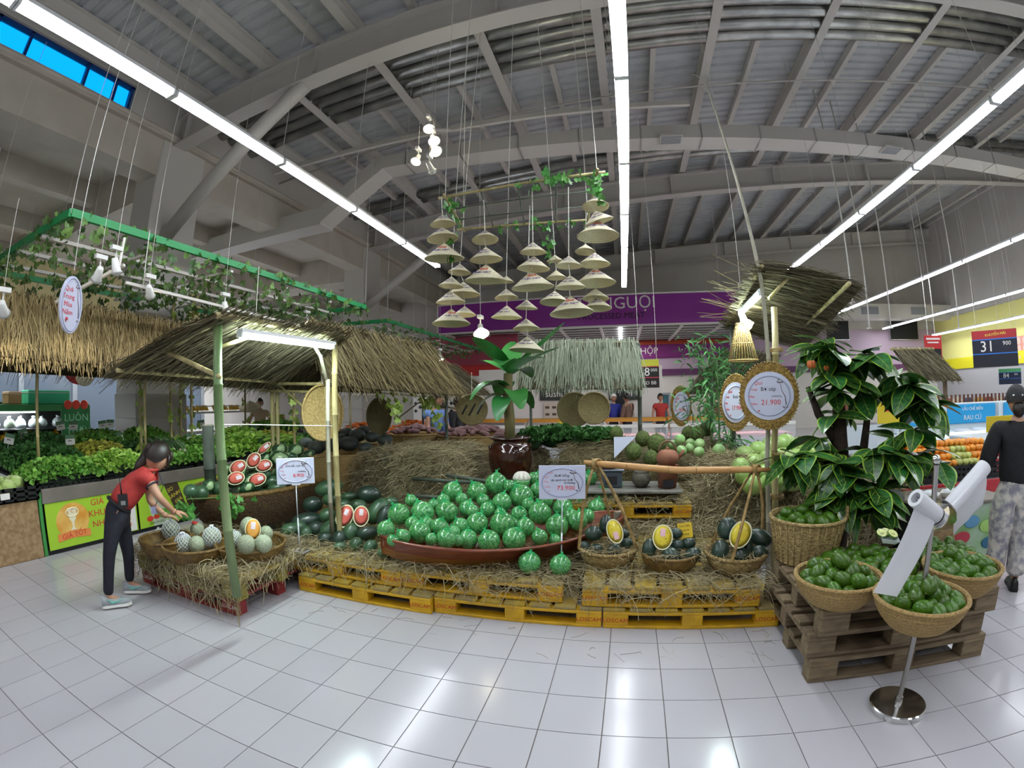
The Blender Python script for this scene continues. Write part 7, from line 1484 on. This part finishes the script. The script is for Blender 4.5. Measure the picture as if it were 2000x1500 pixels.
q=boxthing('counter','low stand with a green garden picture on its front, behind the avocado bowls','counter',[('front_panel',(2.72,3.75,3.72,3.75,.02,.52),mat('garden_print','#7fae6a',.5,col2='#a9bfa9',nscale=5)),('carcass',(2.72,3.75,3.75,4.35,0,.5),M_black,.01),('top',(2.7,3.77,3.7,4.37,.52,.55),M_gtop)])
for k,(x,z,c) in enumerate(((2.95,.3,'#8fc76a'),(3.2,.22,'#bd3b4a'),(3.3,.36,'#5f9ac0'),(3.05,.14,'#3f7a5a'),(3.5,.3,'#a4d070'),(3.55,.14,'#2f6a8a'))): b=MB(); b.ell((x,3.716,z),.1,.004,.06,12,6); b.build('garden_picture',mat('garden'+c,c,.5),q,smooth=True)
for k in range(3): p=(2.95+k*.25,3.95,.552); t=thing('foam_tray','white foam tray with wrapped goods on the low stand, %s from the left'%ORD[k],'tray',p,group='foam trays'); b=MB(); b.lathe([(.001,0),(.1,0),(.13,.05),(.12,.05),(.09,.012),(.001,.012)],4); b.build('tray',M_postw,t,local=True); b=MB(); b.ell((0,0,.045),.085,.07,.04,10,6); b.build('contents',M_bag,t,smooth=True,local=True)
t=thing('basket','brown basket with a round handle standing behind the bag stand','basket',(2.55,3.35,0)); b=MB(); b.lathe([(.001,.0),(.14,.0),(.19,.28),(.2,.5),(.185,.5),(.13,.02),(.001,.02)],28); b.build('weave',M_brown,t,smooth=True,local=True); b=MB(); b.tube([(math.cos(a)*.17,0,.5+math.sin(a)*.2) for a in np.linspace(0,PI,11)],.014,7); b.build('handle',mat('basket_handle','#4b3319',.6),t,smooth=True,local=True)
M_frb=mat('freezer_blue','#1f9bd6',.4); M_frw=mat('freezer_white','#d3dde2',.35)
for i in range(2):
    x0=5.0+i*3.0; q=boxthing('freezer','white island freezer with blue header boards, %s one'%('nearer' if i==0 else 'farther right'),'freezer',[('body',(x0,x0+2.9,7.3,8.5,0,.72),M_frw,.03),('blue_front',(x0+.05,x0+2.85,7.28,7.3,.15,.66),M_frb),('lit_lip',(x0,x0+2.9,7.25,7.45,.72,.78),mat('freezer_glow','#f4fbff',.3,emit=1.2),.01),('back_riser',(x0,x0+2.9,8.3,8.5,.72,1.25),M_frw,.02)])
    for k in range(2): b=MB(); b.bbox(x0+.1+k*1.45,x0+1.4+k*1.45,8.26,8.29,.85,1.22,.02); b.build('header_board',M_frb,q); text('RAU CỦ',.13,M_postw,q,Vector((x0+.75+k*1.45,8.255,.96)),RF,ext=.001); text('LẨU CHẾ BIẾN',.085,M_postw,q,Vector((x0+.75+k*1.45,8.255,1.13)),RF,ext=.001)
    for k in range(6): b=MB(); b.ell((x0+.3+k*.45,7.9,.74),.18,.25,.06,10,6); b.build('frozen_goods',(M_frw,M_bag)[k%2],q,smooth=True)
q=boxthing('crate_rack','long rack of brown slatted bottle crates behind the freezers','rack',[('rack_base',(5.5,12,11.0,11.8,0,.7),M_frw,.02),('shelf_board',(5.5,12,10.95,11.8,.98,1.02),M_gtop)])
k0=None
for k in range(44):
    if k0 is None: b=MB(); b.box(-.03,.03,-.01,.01,0,.34); k0=b.build('slat',mat('slat_brown','#6d4030',.6,var=.3),q,local=True); o=k0
    else: o=inst(k0,q)
    o.location=Vector((5.6+k*.145,10.93,1.02))-wl(q)
for k in range(16): x=5.8+k*.39; t=thing('jar','small packaged jar on the crate rack, %s from the left'%ORD[k],'jar',(x,11.3,1.02),group='packages on the crate rack'); b=MB(); b.lathe([(.001,0),(.14,0),(.14,.2),(.1,.23),(.1,.25),(.001,.25)],10); b.build('jar_body',mat('jarc%d'%(k%4),('#8a3f2c','#d9cdb4','#39465c','#b98f3a')[k%4],.5),t,smooth=True,local=True); b=MB(); b.lathe([(.001,.25),(.105,.25),(.105,.28),(.001,.28)],10); b.build('jar_lid',M_frw,t,local=True)
for k,(x,y,l) in enumerate(((1745,800,'yellow price board standing among the freezers, left'),(1955,835,'yellow price board at the right freezer, beside the customer'))): p=at(x,y,Y=8.2 if k==0 else 7.0); boxthing('price_board',l,'sign',[('panel',(p.x-.35,p.x+.35,p.y,p.y+.02,p.z-.25,p.z+.2),mat('board_yellow','#c9b321',.5)),('post',(p.x-.02,p.x+.02,p.y+.02,p.y+.04,0,p.z),M_galv,.003),('print_bar',(p.x-.2,p.x+.2,p.y-.006,p.y,p.z-.03,p.z+.04),M_prd,.001)])
# dark screens on the back wall
for k,(x,y,w_,h_) in enumerate(((1635,645,1.1,.8),(1765,645,1.5,.8))): p=at(x,y,Y=YF-.1); q=boxthing('wall_screen','dark wall panel under the back duct, %s one'%('left' if k==0 else 'right'),'panel',[('panel',(p.x-w_/2,p.x+w_/2,YF-.16,YF-.11,p.z-h_/2,p.z+h_/2),M_dark),('frame',(p.x-w_/2-.03,p.x+w_/2+.03,YF-.13,YF-.1,p.z-h_/2-.03,p.z+h_/2+.03),M_galv)])
for (x,y0,y1,Y) in ((1657,455,590,9.0),(1690,480,640,9.5),(1732,470,640,10),(1865,440,640,10)):
    a,c=at(x-8 if x<1700 else x-14,y0,Y=Y),at(x+8,y1,Y=Y); t=thing('hanging_rod','slim white rod hanging from the roof over the right aisle, %s'%('by the raised thatch' if x==1657 else 'second' if x==1690 else 'third' if x==1732 else 'fourth'),'rod',(c.x,Y,c.z)); b=MB(); b.tube([(c.x,Y,c.z),(c.x,Y,rz(c.x)+.01)],.016,7); b.build('rod',M_str,t,smooth=True); b=MB(); b.box(c.x-.04,c.x+.04,Y-.04,Y+.04,c.z-.02,c.z); b.build('rod_foot',M_str,t)
# ================================================================ PEOPLE
M_skin=mat('skin','#b98d72',.55,col2='#b08268',nscale=10); M_hair=mat('hair_black','#17110f',.45,col2='#2a1d18',nscale=30,stretch=(1,1,.2)); M_lip=mat('lips','#9c5a50',.5); M_eye=mat('eye_dark','#1c1513',.3)
SKN=[]
def skin(name,verts,edges,radii,root,m,parent,sub=2):
    me=bpy.data.meshes.new(name); off=wl(parent); me.from_pydata([Vector(v)-off for v in verts],edges,[]); o=bpy.data.objects.new(name,me); link(o,parent)
    sk=o.modifiers.new('s','SKIN'); sk.use_smooth_shade=True; sk.branch_smoothing=.6
    if not me.skin_vertices: 
        bm_=None
    for i,r in enumerate(radii): 
        sv=me.skin_vertices[0].data[i]; sv.radius=r if isinstance(r,(tuple,list)) else (r,r); sv.use_root=(i==root)
    s=o.modifiers.new('u','SUBSURF'); s.levels=sub; s.render_levels=sub
    o.data.materials.append(m); SKN.append((o,m)); return o
def headmesh(b,c,f,u,s):
    # skull with jaw, nose, brow, ears : f = where the face looks, u = crown direction
    f=Vector(f).normalized(); u=Vector(u); u=(u-f*u.dot(f)).normalized(); x=f.cross(u); R=Matrix((x,f,u)).transposed(); n,m=20,16; vs=[]
    def pt(th,ph):
        X=math.sin(th)*math.cos(ph); Y=math.sin(th)*math.sin(ph); Z=-math.cos(th)
        sx,sy,sz=.72,.9,1.12
        if Z<0: sx*=1+.42*Z*abs(Z); sy*=1+.12*Z
        p=[X*sx,Y*sy,Z*sz]
        if Y>0 and Z<-.1: p[1]+=.10*max(0,1-abs(Z+.75)*2.2)*max(0,1-abs(X)*1.6)
        if Y>.5 and abs(X)<.45: p[1]-=.05*max(0,1-abs(Z-.05)*5)*(1 if abs(X)>.12 else 0)
        return Vector(p)*s
    vs.append(Vector((0,0,-1.12*s)))
    for i in range(1,m):
        for j in range(n): vs.append(pt(PI*i/m,2*PI*j/n))
    vs.append(Vector((0,0,1.12*s))); k=len(vs)-1
    fs=[(0,1+(j+1)%n,1+j) for j in range(n)]+[(1+i*n+j,1+i*n+(j+1)%n,1+(i+1)*n+(j+1)%n,1+(i+1)*n+j) for i in range(m-2) for j in range(n)]+[(1+(m-2)*n+j,1+(m-2)*n+(j+1)%n,k) for j in range(n)]
    b.add([Vector(c)+R@v for v in vs],fs)
    b.tube([Vector(c)+R@(Vector(q)*s) for q in ((0,.82,.18),(0,.97,-.05),(0,1.04,-.2),(0,.86,-.26))],[.05*s,.09*s,.13*s,.06*s],7)
    for sg in (-1,1): b.ell(Vector(c)+R@(Vector((sg*.73,-.05,-.02))*s),.07*s,.15*s,.22*s,8,6,R)
    return R
def facebits(t,c,R,s):
    for sg in (-1,1):
        b=MB(); b.ell(Vector(c)+R@(Vector((sg*.28,.80,.06))*s),.1*s,.05*s,.045*s,8,6,R); b.build('eye',M_eye,t,smooth=True)
        b=MB(); b.tube([Vector(c)+R@(Vector((sg*q[0],q[1],q[2]))*s) for q in ((.13,.88,.22),(.28,.85,.27),(.43,.74,.22))],.022*s,5); b.build('eyebrow',M_hair,t,smooth=True)
    b=MB(); b.tube([Vector(c)+R@(Vector(q)*s) for q in ((-.2,.78,-.52),(0,.89,-.51),(.2,.78,-.52))],[.03*s,.05*s,.03*s],6); b.build('mouth',M_lip,t,smooth=True)
def hand(b,w,d,nrm,side,s=1.0,curl=.6):
    # palm, four unequal fingers and a thumb; d = pointing direction, nrm = back of the hand
    d=Vector(d).normalized(); nrm=Vector(nrm); nrm=(nrm-d*nrm.dot(d)).normalized(); x=d.cross(nrm)*side; w=Vector(w); R=Matrix((x,d,nrm)).transposed()
    b.ell(w+d*.045*s,.040*s,.055*s,.018*s,10,8,R); b.tube([w-d*.03*s,w+d*.02*s],[.026*s,.03*s],8)
    for k,(ox,L) in enumerate(((-.028,.062),(-.010,.072),(.009,.068),(.027,.052))):
        p=w+d*.083*s+x*ox*s; a=.25+curl*.35; pts=[p-d*.02*s,p]; q=p; ang=0
        for seg,fr in enumerate((.45,.32,.23)):
            ang+=curl*(.45+.25*seg); q=q+(d*math.cos(ang)-nrm*math.sin(ang))*L*fr*s; pts.append(q)
        b.tube(pts,[.010*s,.0098*s,.009*s,.0082*s,.0062*s],7)
    p=w+d*.02*s-x*.036*s; b.tube([p+x*.012*s,p-x*.012*s+d*.018*s-nrm*.008*s,p-x*.02*s+d*.045*s-nrm*.02*s,p-x*.016*s+d*.064*s-nrm*.034*s],[.014*s,.0125*s,.0105*s,.007*s],7)
def shoe(t,ankle,toe,m,sole,s=1.0,accent=None):
    a=Vector(ankle); to=Vector(toe); d=to-a; d.z=0; L=.25*s; d.normalize(); x=Vector((d.y,-d.x,0)); z0=min(a.z-.085*s,to.z); h=Vector((a.x,a.y,0))-d*.065*s
    def P(l,w,z): 
        lift=(to.z-z0)*0; return h+d*l*L+x*w*s+Vector((0,0,z0+z*s))
    b=MB(); prof=[(0,.028,.085),(.12,.034,.092),(.3,.036,.085),(.5,.038,.06),(.72,.044,.045),(.9,.038,.036),(1.0,.018,.03)]; vs=[];N=10
    for l,w,hh in prof:
        for j in range(N): q=2*PI*j/N; vs.append(P(l,w*math.cos(q),.022+max(0,math.sin(q))*hh+min(0,math.sin(q))*.004))
    b.add(vs,[(i*N+j,i*N+(j+1)%N,(i+1)*N+(j+1)%N,(i+1)*N+j) for i in range(len(prof)-1) for j in range(N)]+[tuple(range(N))[::-1],tuple((len(prof)-1)*N+j for j in range(N))]); b.build('shoe_upper',m,t,smooth=True)
    b=MB(); vs=[]
    for z in (0,.024):
        for l,w in ((0,.024),(.12,.036),(.3,.036),(.5,.038),(.72,.046),(.9,.042),(1.02,.018),(1.02,-.018),(.9,-.042),(.72,-.046),(.5,-.038),(.3,-.036),(.12,-.036),(0,-.024)): vs.append(P(l,w,z))
    n=14; b.add(vs,[tuple(range(n))[::-1],tuple(range(n,2*n))]+[(i,(i+1)%n,n+(i+1)%n,n+i) for i in range(n)]); b.build('shoe_sole',sole,t)
    if accent:
        for k in range(4): b=MB(); b.tube([P(.36+.07*k,-.02,.088-.011*k),P(.38+.07*k,0,.098-.012*k),P(.36+.07*k,.02,.088-.011*k)],.0045,5); b.build('shoelace',accent,t,smooth=True)
        for sg in (-1,1): b=MB(); b.tube([P(.22,sg*.037,.075),P(.36,sg*.04,.045),P(.5,sg*.041,.05),P(.7,sg*.036,.062)],[.003,.008,.006,.002],5); b.build('side_mark',accent,t,smooth=True)
def person(label,J,cl,loc,face,crown,hs=.102,hair='short',group=None,hands=True,shoes=None,name='person',sub=2,hcurl=.6,build=1.0):
    t=thing(name,label,'person',loc,group=group); J={k:Vector(v) for k,v in J.items()}; g=build
    V=['pel','sp','ch','nk','nt','shL','elL','wrL','shR','elR','wrR','hpL','knL','anL','hpR','knR','anR','toL','toR']; ix={k:i for i,k in enumerate(V)}
    E=[(ix[a],ix[b_]) for a,b_ in (('pel','sp'),('sp','ch'),('ch','nk'),('nk','nt'),('ch','shL'),('shL','elL'),('elL','wrL'),('ch','shR'),('shR','elR'),('elR','wrR'),('pel','hpL'),('hpL','knL'),('knL','anL'),('pel','hpR'),('hpR','knR'),('knR','anR'),('anL','toL'),('anR','toR'))]
    rad={'pel':(.095,.085),'sp':(.085,.075),'ch':(.095,.08),'nk':.05,'nt':.046,'shL':.05,'shR':.05,'elL':.036,'elR':.036,'wrL':.024,'wrR':.024,'hpL':.08,'hpR':.08,'knL':.052,'knR':.052,'anL':.03,'anR':.03,'toL':.014,'toR':.014}
    rr=[(rad[k][0]*g,rad[k][1]*g) if isinstance(rad[k],tuple) else rad[k]*g for k in V]
    body=skin('body',[J[k] for k in V],E,rr,0,M_skin,t,sub); c=J['hd']
    # shirt
    sl=cl.get('sleeve',.5); SV=[J['pel'].lerp(J['sp'],cl.get('hem',.1)),J['sp'],J['ch'],J['ch'].lerp(J['nk'],.8)]; SE=[(0,1),(1,2),(2,3)]; SR=[(.165*g,.145*g),(.152*g,.135*g),(.165*g,.14*g),(.082*g,.082*g)]
    for sd in 'LR':
        i=len(SV); a,b_,w_=J['sh'+sd],J['el'+sd],J['wr'+sd]; SV.append(a); SE.append((2,i)); SR.append(.082*g)
        if sl<=1: SV.append(a.lerp(b_,sl)); SE.append((i,i+1)); SR.append(.07*g)
        else: SV+= [b_,b_.lerp(w_,sl-1)]; SE+=[(i,i+1),(i+1,i+2)]; SR+=[.064*g,.05*g]
    skin('shirt',SV,SE,SR,0,cl['shirt'],t,sub)
    if cl.get('cuff') and sl<=1:
        for sd in 'LR':
            a,b_=J['sh'+sd],J['el'+sd]; p=a.lerp(b_,sl); d=(b_-a).normalized(); q=frame(d); b=MB(); b.torus(p-d*.004,.058*g,.006,18,5,R=Matrix((q[0],q[1],d)).transposed()); b.build('sleeve_trim',cl['cuff'],t,smooth=True)
    if 'trousers' in cl:
        TV=[J['pel'].lerp(J['sp'],.62),J['pel'].lerp(J['sp'],.2),J['pel'].lerp((J['hpL']+J['hpR'])/2,.9)];TE=[(0,1),(1,2)];TR=[(.125*g,.112*g),(.132*g,.12*g),(.135*g,.125*g)]; ta=cl.get('taper',1)
        for sd in 'LR':
            i=len(TV); TV+=[J['hp'+sd].lerp(J['kn'+sd],.26),J['hp'+sd].lerp(J['kn'+sd],.6),J['kn'+sd],J['kn'+sd].lerp(J['an'+sd],.35),J['an'+sd]+(J['kn'+sd]-J['an'+sd])*.04]; TE+=[(2,i),(i,i+1),(i+1,i+2),(i+2,i+3),(i+3,i+4)]; TR+=[.104*g,.084*g*ta,.068*g*ta,.06*g*ta,(.047 if ta<=1 else .085)*g]
        skin('trousers',TV,TE,TR,0,cl['trousers'],t,sub)
    hb=MB(); R=headmesh(hb,c,face,crown,hs)
    if hands:
        for sd,s_ in (('L',1),('R',-1)):
            d=(J['wr'+sd]-J['el'+sd]).normalized(); hd=J.get('hn'+sd); d2=(Vector(hd)-J['wr'+sd]) if hd is not None else d; nr=J.get('nb'+sd) or Vector((0,0,1)) if abs(d2.normalized().z)<.8 else (J.get('nb'+sd) or R@Vector((s_*-1,0,0))); hand(hb,J['wr'+sd],d2,nr,s_,.92*g,hcurl)
    body['head']=1; HEADS.append((body,hb,t))
    facebits(t,c,R,hs)
    # hair
    b=MB(); n,m=18,10; vs=[]
    for i in range(m+1):
        th=PI*.02+PI*(.60 if hair!='cap' else .5)*i/m
        for j in range(n):
            ph=2*PI*j/n; f=math.sin(ph); k=th if f<.1 else th*(1-.36*min(1,(f-.1)/.5)); X,Y,Z=math.sin(k)*math.cos(ph)*.87,math.sin(k)*math.sin(ph)*1.04-.03,math.cos(k)*1.24; vs.append(Vector(c)+R@(Vector((X,Y,Z))*hs))
    b.add(vs,[(i*n+j,i*n+(j+1)%n,(i+1)*n+(j+1)%n,(i+1)*n+j) for i in range(m) for j in range(n)]+[tuple(range(n))]); b.build('hair',M_hair if hair!='white_cap' else M_postw,t,smooth=True)
    if shoes:
        for sd in 'LR': shoe(t,J['an'+sd],J['to'+sd],shoes[0],shoes[1],1.0*g,shoes[2] if len(shoes)>2 else None)
    return t,R,J
HEADS=[]
def bake_people():
    bpy.context.view_layer.update(); dg=bpy.context.evaluated_depsgraph_get(); H={b.name:(hb,t) for b,hb,t in HEADS}
    for o,m in SKN:
        me=bpy.data.meshes.new_from_object(o.evaluated_get(dg)); vs=[v.co.copy() for v in me.vertices]; fs=[tuple(p.vertices) for p in me.polygons]; off=wl(o.parent)
        q=MB(); q.add([v+off for v in vs],fs)
        if o.name in H: q.add(H[o.name][0].v,H[o.name][0].f)
        n=o.name.split('.')[0]; p=o.parent; bpy.data.objects.remove(o); q.build(n,m,p,smooth=True)
# --- the woman bending over the cantaloupes
f=Vector((.47,.88,0)); near=Vector((.88,-.47,0))
def wp(px,py,D): return at(px,py,D=D)
pel=wp(228,992,4.02); sh=wp(288,928,4.05)
J=dict(pel=pel,sp=pel.lerp(sh,.42)+Vector((0,0,.035)),ch=pel.lerp(sh,.86)+Vector((0,0,.02)),nk=wp(296,917,4.05),nt=wp(301,910,4.05),hd=wp(307,892,4.05),
 shR=wp(287,931,3.92),elR=wp(311,972,3.86),wrR=wp(339,999,3.95),shL=wp(292,926,4.17),elL=wp(292,978,4.2),wrL=wp(322,1006,4.12),
 hpR=wp(226,996,3.95),knR=wp(213,1085,3.93),anR=wp(211,1163,3.95),hpL=wp(235,996,4.1),knL=wp(251,1082,4.14),anL=wp(254,1140,4.2))
for k in ('anR','anL'): J[k].z=.095
J['toR']=J['anR']+f*.14+Vector((0,0,-.05)); J['toL']=J['anL']+f*.14+near*.05+Vector((0,0,-.05))
J['hnR']=J['wrR']+Vector((.06,.10,-.03)); J['hnL']=J['wrL']+Vector((.06,.09,-.03))
M_redp=mat('red_polo','#b0352f',.75,col2='#a32e2b',nscale=20); M_navy=mat('navy_jeans','#14151f',.8,col2='#1b1d2a',nscale=30); M_snk=mat('sneaker_grey','#a9adb0',.6,col2='#8f9498',nscale=12); M_mint=mat('mint_accent','#5fb5a2',.5)
t,R,J=person('woman in red polo shirt and navy trousers bending over the cantaloupe baskets',J,dict(shirt=M_redp,trousers=M_navy,sleeve=.42,cuff=mat('navy_trim','#1c2236',.7),hem=-.12,taper=.84),(pel.x,pel.y,0),f+Vector((0,0,-.62)),Vector((f.x*.55,f.y*.55,.8)),.106,'tail',shoes=(M_snk,M_postw,M_mint),build=.93)
c=J['hd']; b=MB(); back=R@Vector((0,-1,0)); up=R@Vector((0,0,1)); p0=c+back*.085+up*.05
b.tube([c+back*.05+up*.04,p0,wp(283,895,4.06),wp(272,908,4.04),wp(258,926,4.02)],[.032,.036,.045,.036,.008],9); b.build('ponytail',M_hair,t,smooth=True)
b=MB(); b.torus(p0,.03,.008,14,5,R=facing(back)); b.build('hair_tie',M_eye,t,smooth=True)
b=MB()
for sg in (-1,1): b.tube([c+R@Vector((sg*.05,.07,.06)),c+R@Vector((sg*.055,.098,.0)),c+R@Vector((sg*.035,.106,-.05))],[.014,.012,.004],6)
for k in (-1,0,1): b.tube([c+R@Vector((k*.028,.075,.09)),c+R@Vector((k*.03,.104,.045)),c+R@Vector((k*.03,.106,.012))],[.018,.014,.004],6)
b.build('fringe',M_hair,t,smooth=True)
wd=wp(240,978,3.85); Rw=facing(near,up=(0,0,1)); q=b=MB(); b.obox(wd,.075,.095,.05,Rw); b.build('walkie_talkie_case',M_black,t); b=MB(); b.obox(wd+near*.027+Vector((0,0,-.012)),.035,.03,.006,Rw); b.build('silver_label',M_galv,t); b=MB(); b.tube([wd+Vector((-.012,0,.045)),wd+Vector((-.014,-.004,.17))],[.007,.005],6); b.build('antenna',M_black,t,smooth=True)
b=MB(); b.torus(J['pel'].lerp(J['sp'],.16),.112,.013,26,5,R=facing((J['sp']-J['pel'])),sx=1,sy=.92); b.build('belt',M_black,t,smooth=True)
cd_=J['elL'].lerp(J['wrL'],.35); b=MB(); b.obox(cd_+near*.03+Vector((0,0,-.03)),.07,.06,.008,facing(near)); b.build('badge_card',mat('badge_lilac','#8d8db0',.4),t); b=MB(); b.tube([J['nk']+f*.05,J['ch']+f*.16-Vector((0,0,.08)),cd_+near*.03],.003,4); b.build('lanyard',mat('lanyard_blue','#32395c',.6),t)
b=MB(); b.tube([J['nk']+near*.055+f*.02,J['nk']+f*.065,J['nk']-near*.055+f*.02,J['nk']-near*.05-f*.05,J['nk']-f*.06+Vector((0,0,.01)),J['nk']+near*.05-f*.05,J['nk']+near*.055+f*.02],.012,6); b.build('collar',M_redp,t,smooth=True)
# --- standing figures
def standing(label,x,y,ang,h,cl,hair='short',arms=((.06,.12,-.55),(.06,.12,-.55)),lean=0,group=None,shoes=None,sub=1,elb=None,z=0,hands=True,build=1.0):
    fv=Vector((math.cos(ang),math.sin(ang),0)); rt=Vector((fv.y,-fv.x,0)); k=h/1.6; o=Vector((x,y,z))
    def P(r,fw,zz): return o+rt*r*k+fv*(fw*k+lean*max(0,zz-.85)*k)+Vector((0,0,zz*k))
    J=dict(pel=P(0,0,.87),sp=P(0,.01,1.04),ch=P(0,0,1.23),nk=P(0,.0,1.35),nt=P(0,.015,1.39),hd=P(0,.025,1.485),shR=P(.165,0,1.29),shL=P(-.165,0,1.29),hpR=P(.085,0,.82),hpL=P(-.085,0,.82),knR=P(.09,.02,.45),knL=P(-.09,-.01,.45),anR=P(.09,-.03,.085),anL=P(-.09,.03,.085),toR=P(.1,.1,.04),toL=P(-.1,.16,.04))
    for sd,s_,a in (('R',1,arms[0]),('L',-1,arms[1])):
        s=J['sh'+sd]; e=s+(rt*s_*a[0]+fv*a[1]*.2+Vector((0,0,-.27)))*k if elb is None else s+(rt*s_*elb[0]+fv*elb[1]+Vector((0,0,elb[2])))*k; w_=s+(rt*s_*a[0]*.8+fv*a[1]+Vector((0,0,a[2])))*k if True else 0; J['el'+sd]=e; J['wr'+sd]=w_
    return person(label,J,cl,(x,y,z),fv,(0,0,1),.100*k,hair,group,hands,shoes,sub=sub,build=k*build)
M_blk=mat('black_cloth','#101013',.8,col2='#1a1a1f',nscale=20); M_flor=mat('floral_cloth','#cfcac0',.75,col2='#83828c',nscale=17); M_blue=mat('blue_shirt','#6f8fcb',.7); M_beige=mat('beige_shirt','#b7a58a',.75); M_green=mat('green_vest','#8fae2a',.6); M_rblue=mat('royal_blue_cloth','#22308a',.7); M_shoe=mat('black_shoe','#121214',.4)
t,R,J=standing('customer from behind in black cap, black shirt and pale floral trousers',3.14,3.05,1.05,1.56,dict(shirt=M_blk,trousers=M_flor,sleeve=1.5,hem=-.55,taper=1.35),'cap',arms=((.06,.16,-.5),(.12,.2,-.42)),shoes=(M_shoe,M_black),sub=2,elb=(.09,-.02,-.27),build=1.12)
c=J['hd']; b=MB(); n=18; vs=[]
for i in range(7):
    th=PI*.5*i/6
    for j in range(n): ph=2*PI*j/n; vs.append(c+R@(Vector((math.sin(th)*math.cos(ph)*.86,math.sin(th)*math.sin(ph)*1.04,math.cos(th)*1.08+.22))*.1))
b.add(vs,[(i*n+j,i*n+(j+1)%n,(i+1)*n+(j+1)%n,(i+1)*n+j) for i in range(6) for j in range(n)]+[tuple(range(n))]); b.build('cap',mat('cap_black','#15161b',.6),t,smooth=True)
b=MB(); b.ell(c+R@Vector((0,.115,.022)),.07,.06,.008,14,5,R); b.build('cap_peak',mat('cap_black','#15161b',.6),t,smooth=True)
for sx in (-.05,.02): b=MB(); b.ell(c+R@Vector((sx,-.095,.045)),.012,.006,.008,8,5,R); b.build('cap_pin',M_metal,t,smooth=True)
b=MB(); b.ell(c+R@Vector((0,-.07,-.06)),.055,.045,.06,12,8,R); b.build('hair_bun',M_hair,t,smooth=True)
p=at(842,800,Y=7.6); standing('man in light blue shirt leaning over the sweet potatoes, back row',p.x,7.6,-.5,1.66,dict(shirt=M_blue,trousers=M_blk,sleeve=.45,hem=0),arms=((.05,.3,-.42),(.05,.3,-.42)),lean=.28,shoes=(M_shoe,M_black))
p=at(866,800,Y=7.8); standing('woman in light blue shirt beside the leaning man at the sweet potatoes',p.x,7.9,2.9,1.55,dict(shirt=M_blue,trousers=M_blk,sleeve=.45,hem=-.1),arms=((.05,.25,-.45),(.05,.1,-.5)),lean=.1,shoes=(M_shoe,M_black))
p=at(893,820,Y=8.2); standing('person in black clothes partly hidden by the slotted tray',p.x,8.2,-.2,1.6,dict(shirt=M_blk,trousers=M_blk,sleeve=1.7,hem=-.6),shoes=(M_shoe,M_black))
p=at(505,800,Y=8.1); t,R,J=standing('man in beige shirt in the back, a pale conical hat hanging beside him',p.x,8.15,-.9,1.62,dict(shirt=M_beige,trousers=M_blk,sleeve=.5,hem=0),arms=((.1,.25,-.4),(.1,.25,-.4)),shoes=(M_shoe,M_black))
p=at(488,795,Y=7.6); h=thing('conical_hat','pale conical hat hanging at the post in front of the man in beige','hat',p); b=MB(); b.lathe([(.002,.16),(.12,.08),(.25,0),(.245,-.01),(.11,.07),(.002,.145)],24); o=b.build('shell',M_hat,h,smooth=False,local=True); o.rotation_euler=(.35,.3,0); b=MB(); b.tube([(0,.0,.15),(0,0,.75)],.003,4); b.build('string',M_str,h,local=True)
p=at(540,812,Y=8.1); standing('girl in dark shirt and lime green vest in the back',p.x,8.1,-1.1,1.5,dict(shirt=M_green,trousers=M_blk,sleeve=.1,hem=0),shoes=(M_shoe,M_black))
p=at(1198,800,Y=12.3); standing('kitchen worker with white cap and royal blue coat behind the meat counter',p.x,12.5,-1.2,1.62,dict(shirt=M_rblue,trousers=M_blk,sleeve=1.6,hem=0),'white_cap',shoes=(M_shoe,M_black),hands=True)
p=at(1226,802,Y=12.3); standing('worker in brown coat beside the blue-coated one at the sushi stand',p.x,12.5,2.6,1.62,dict(shirt=mat('brown_coat','#6b5446',.7),trousers=M_blk,sleeve=1.6,hem=0),shoes=(M_shoe,M_black))
p=at(1292,805,Y=12.3); standing('worker in red shirt before the teal window',p.x,12.6,-1.4,1.6,dict(shirt=M_redp,trousers=M_blk,sleeve=.5,hem=0),shoes=(M_shoe,M_black))
bake_people()
bake_text()
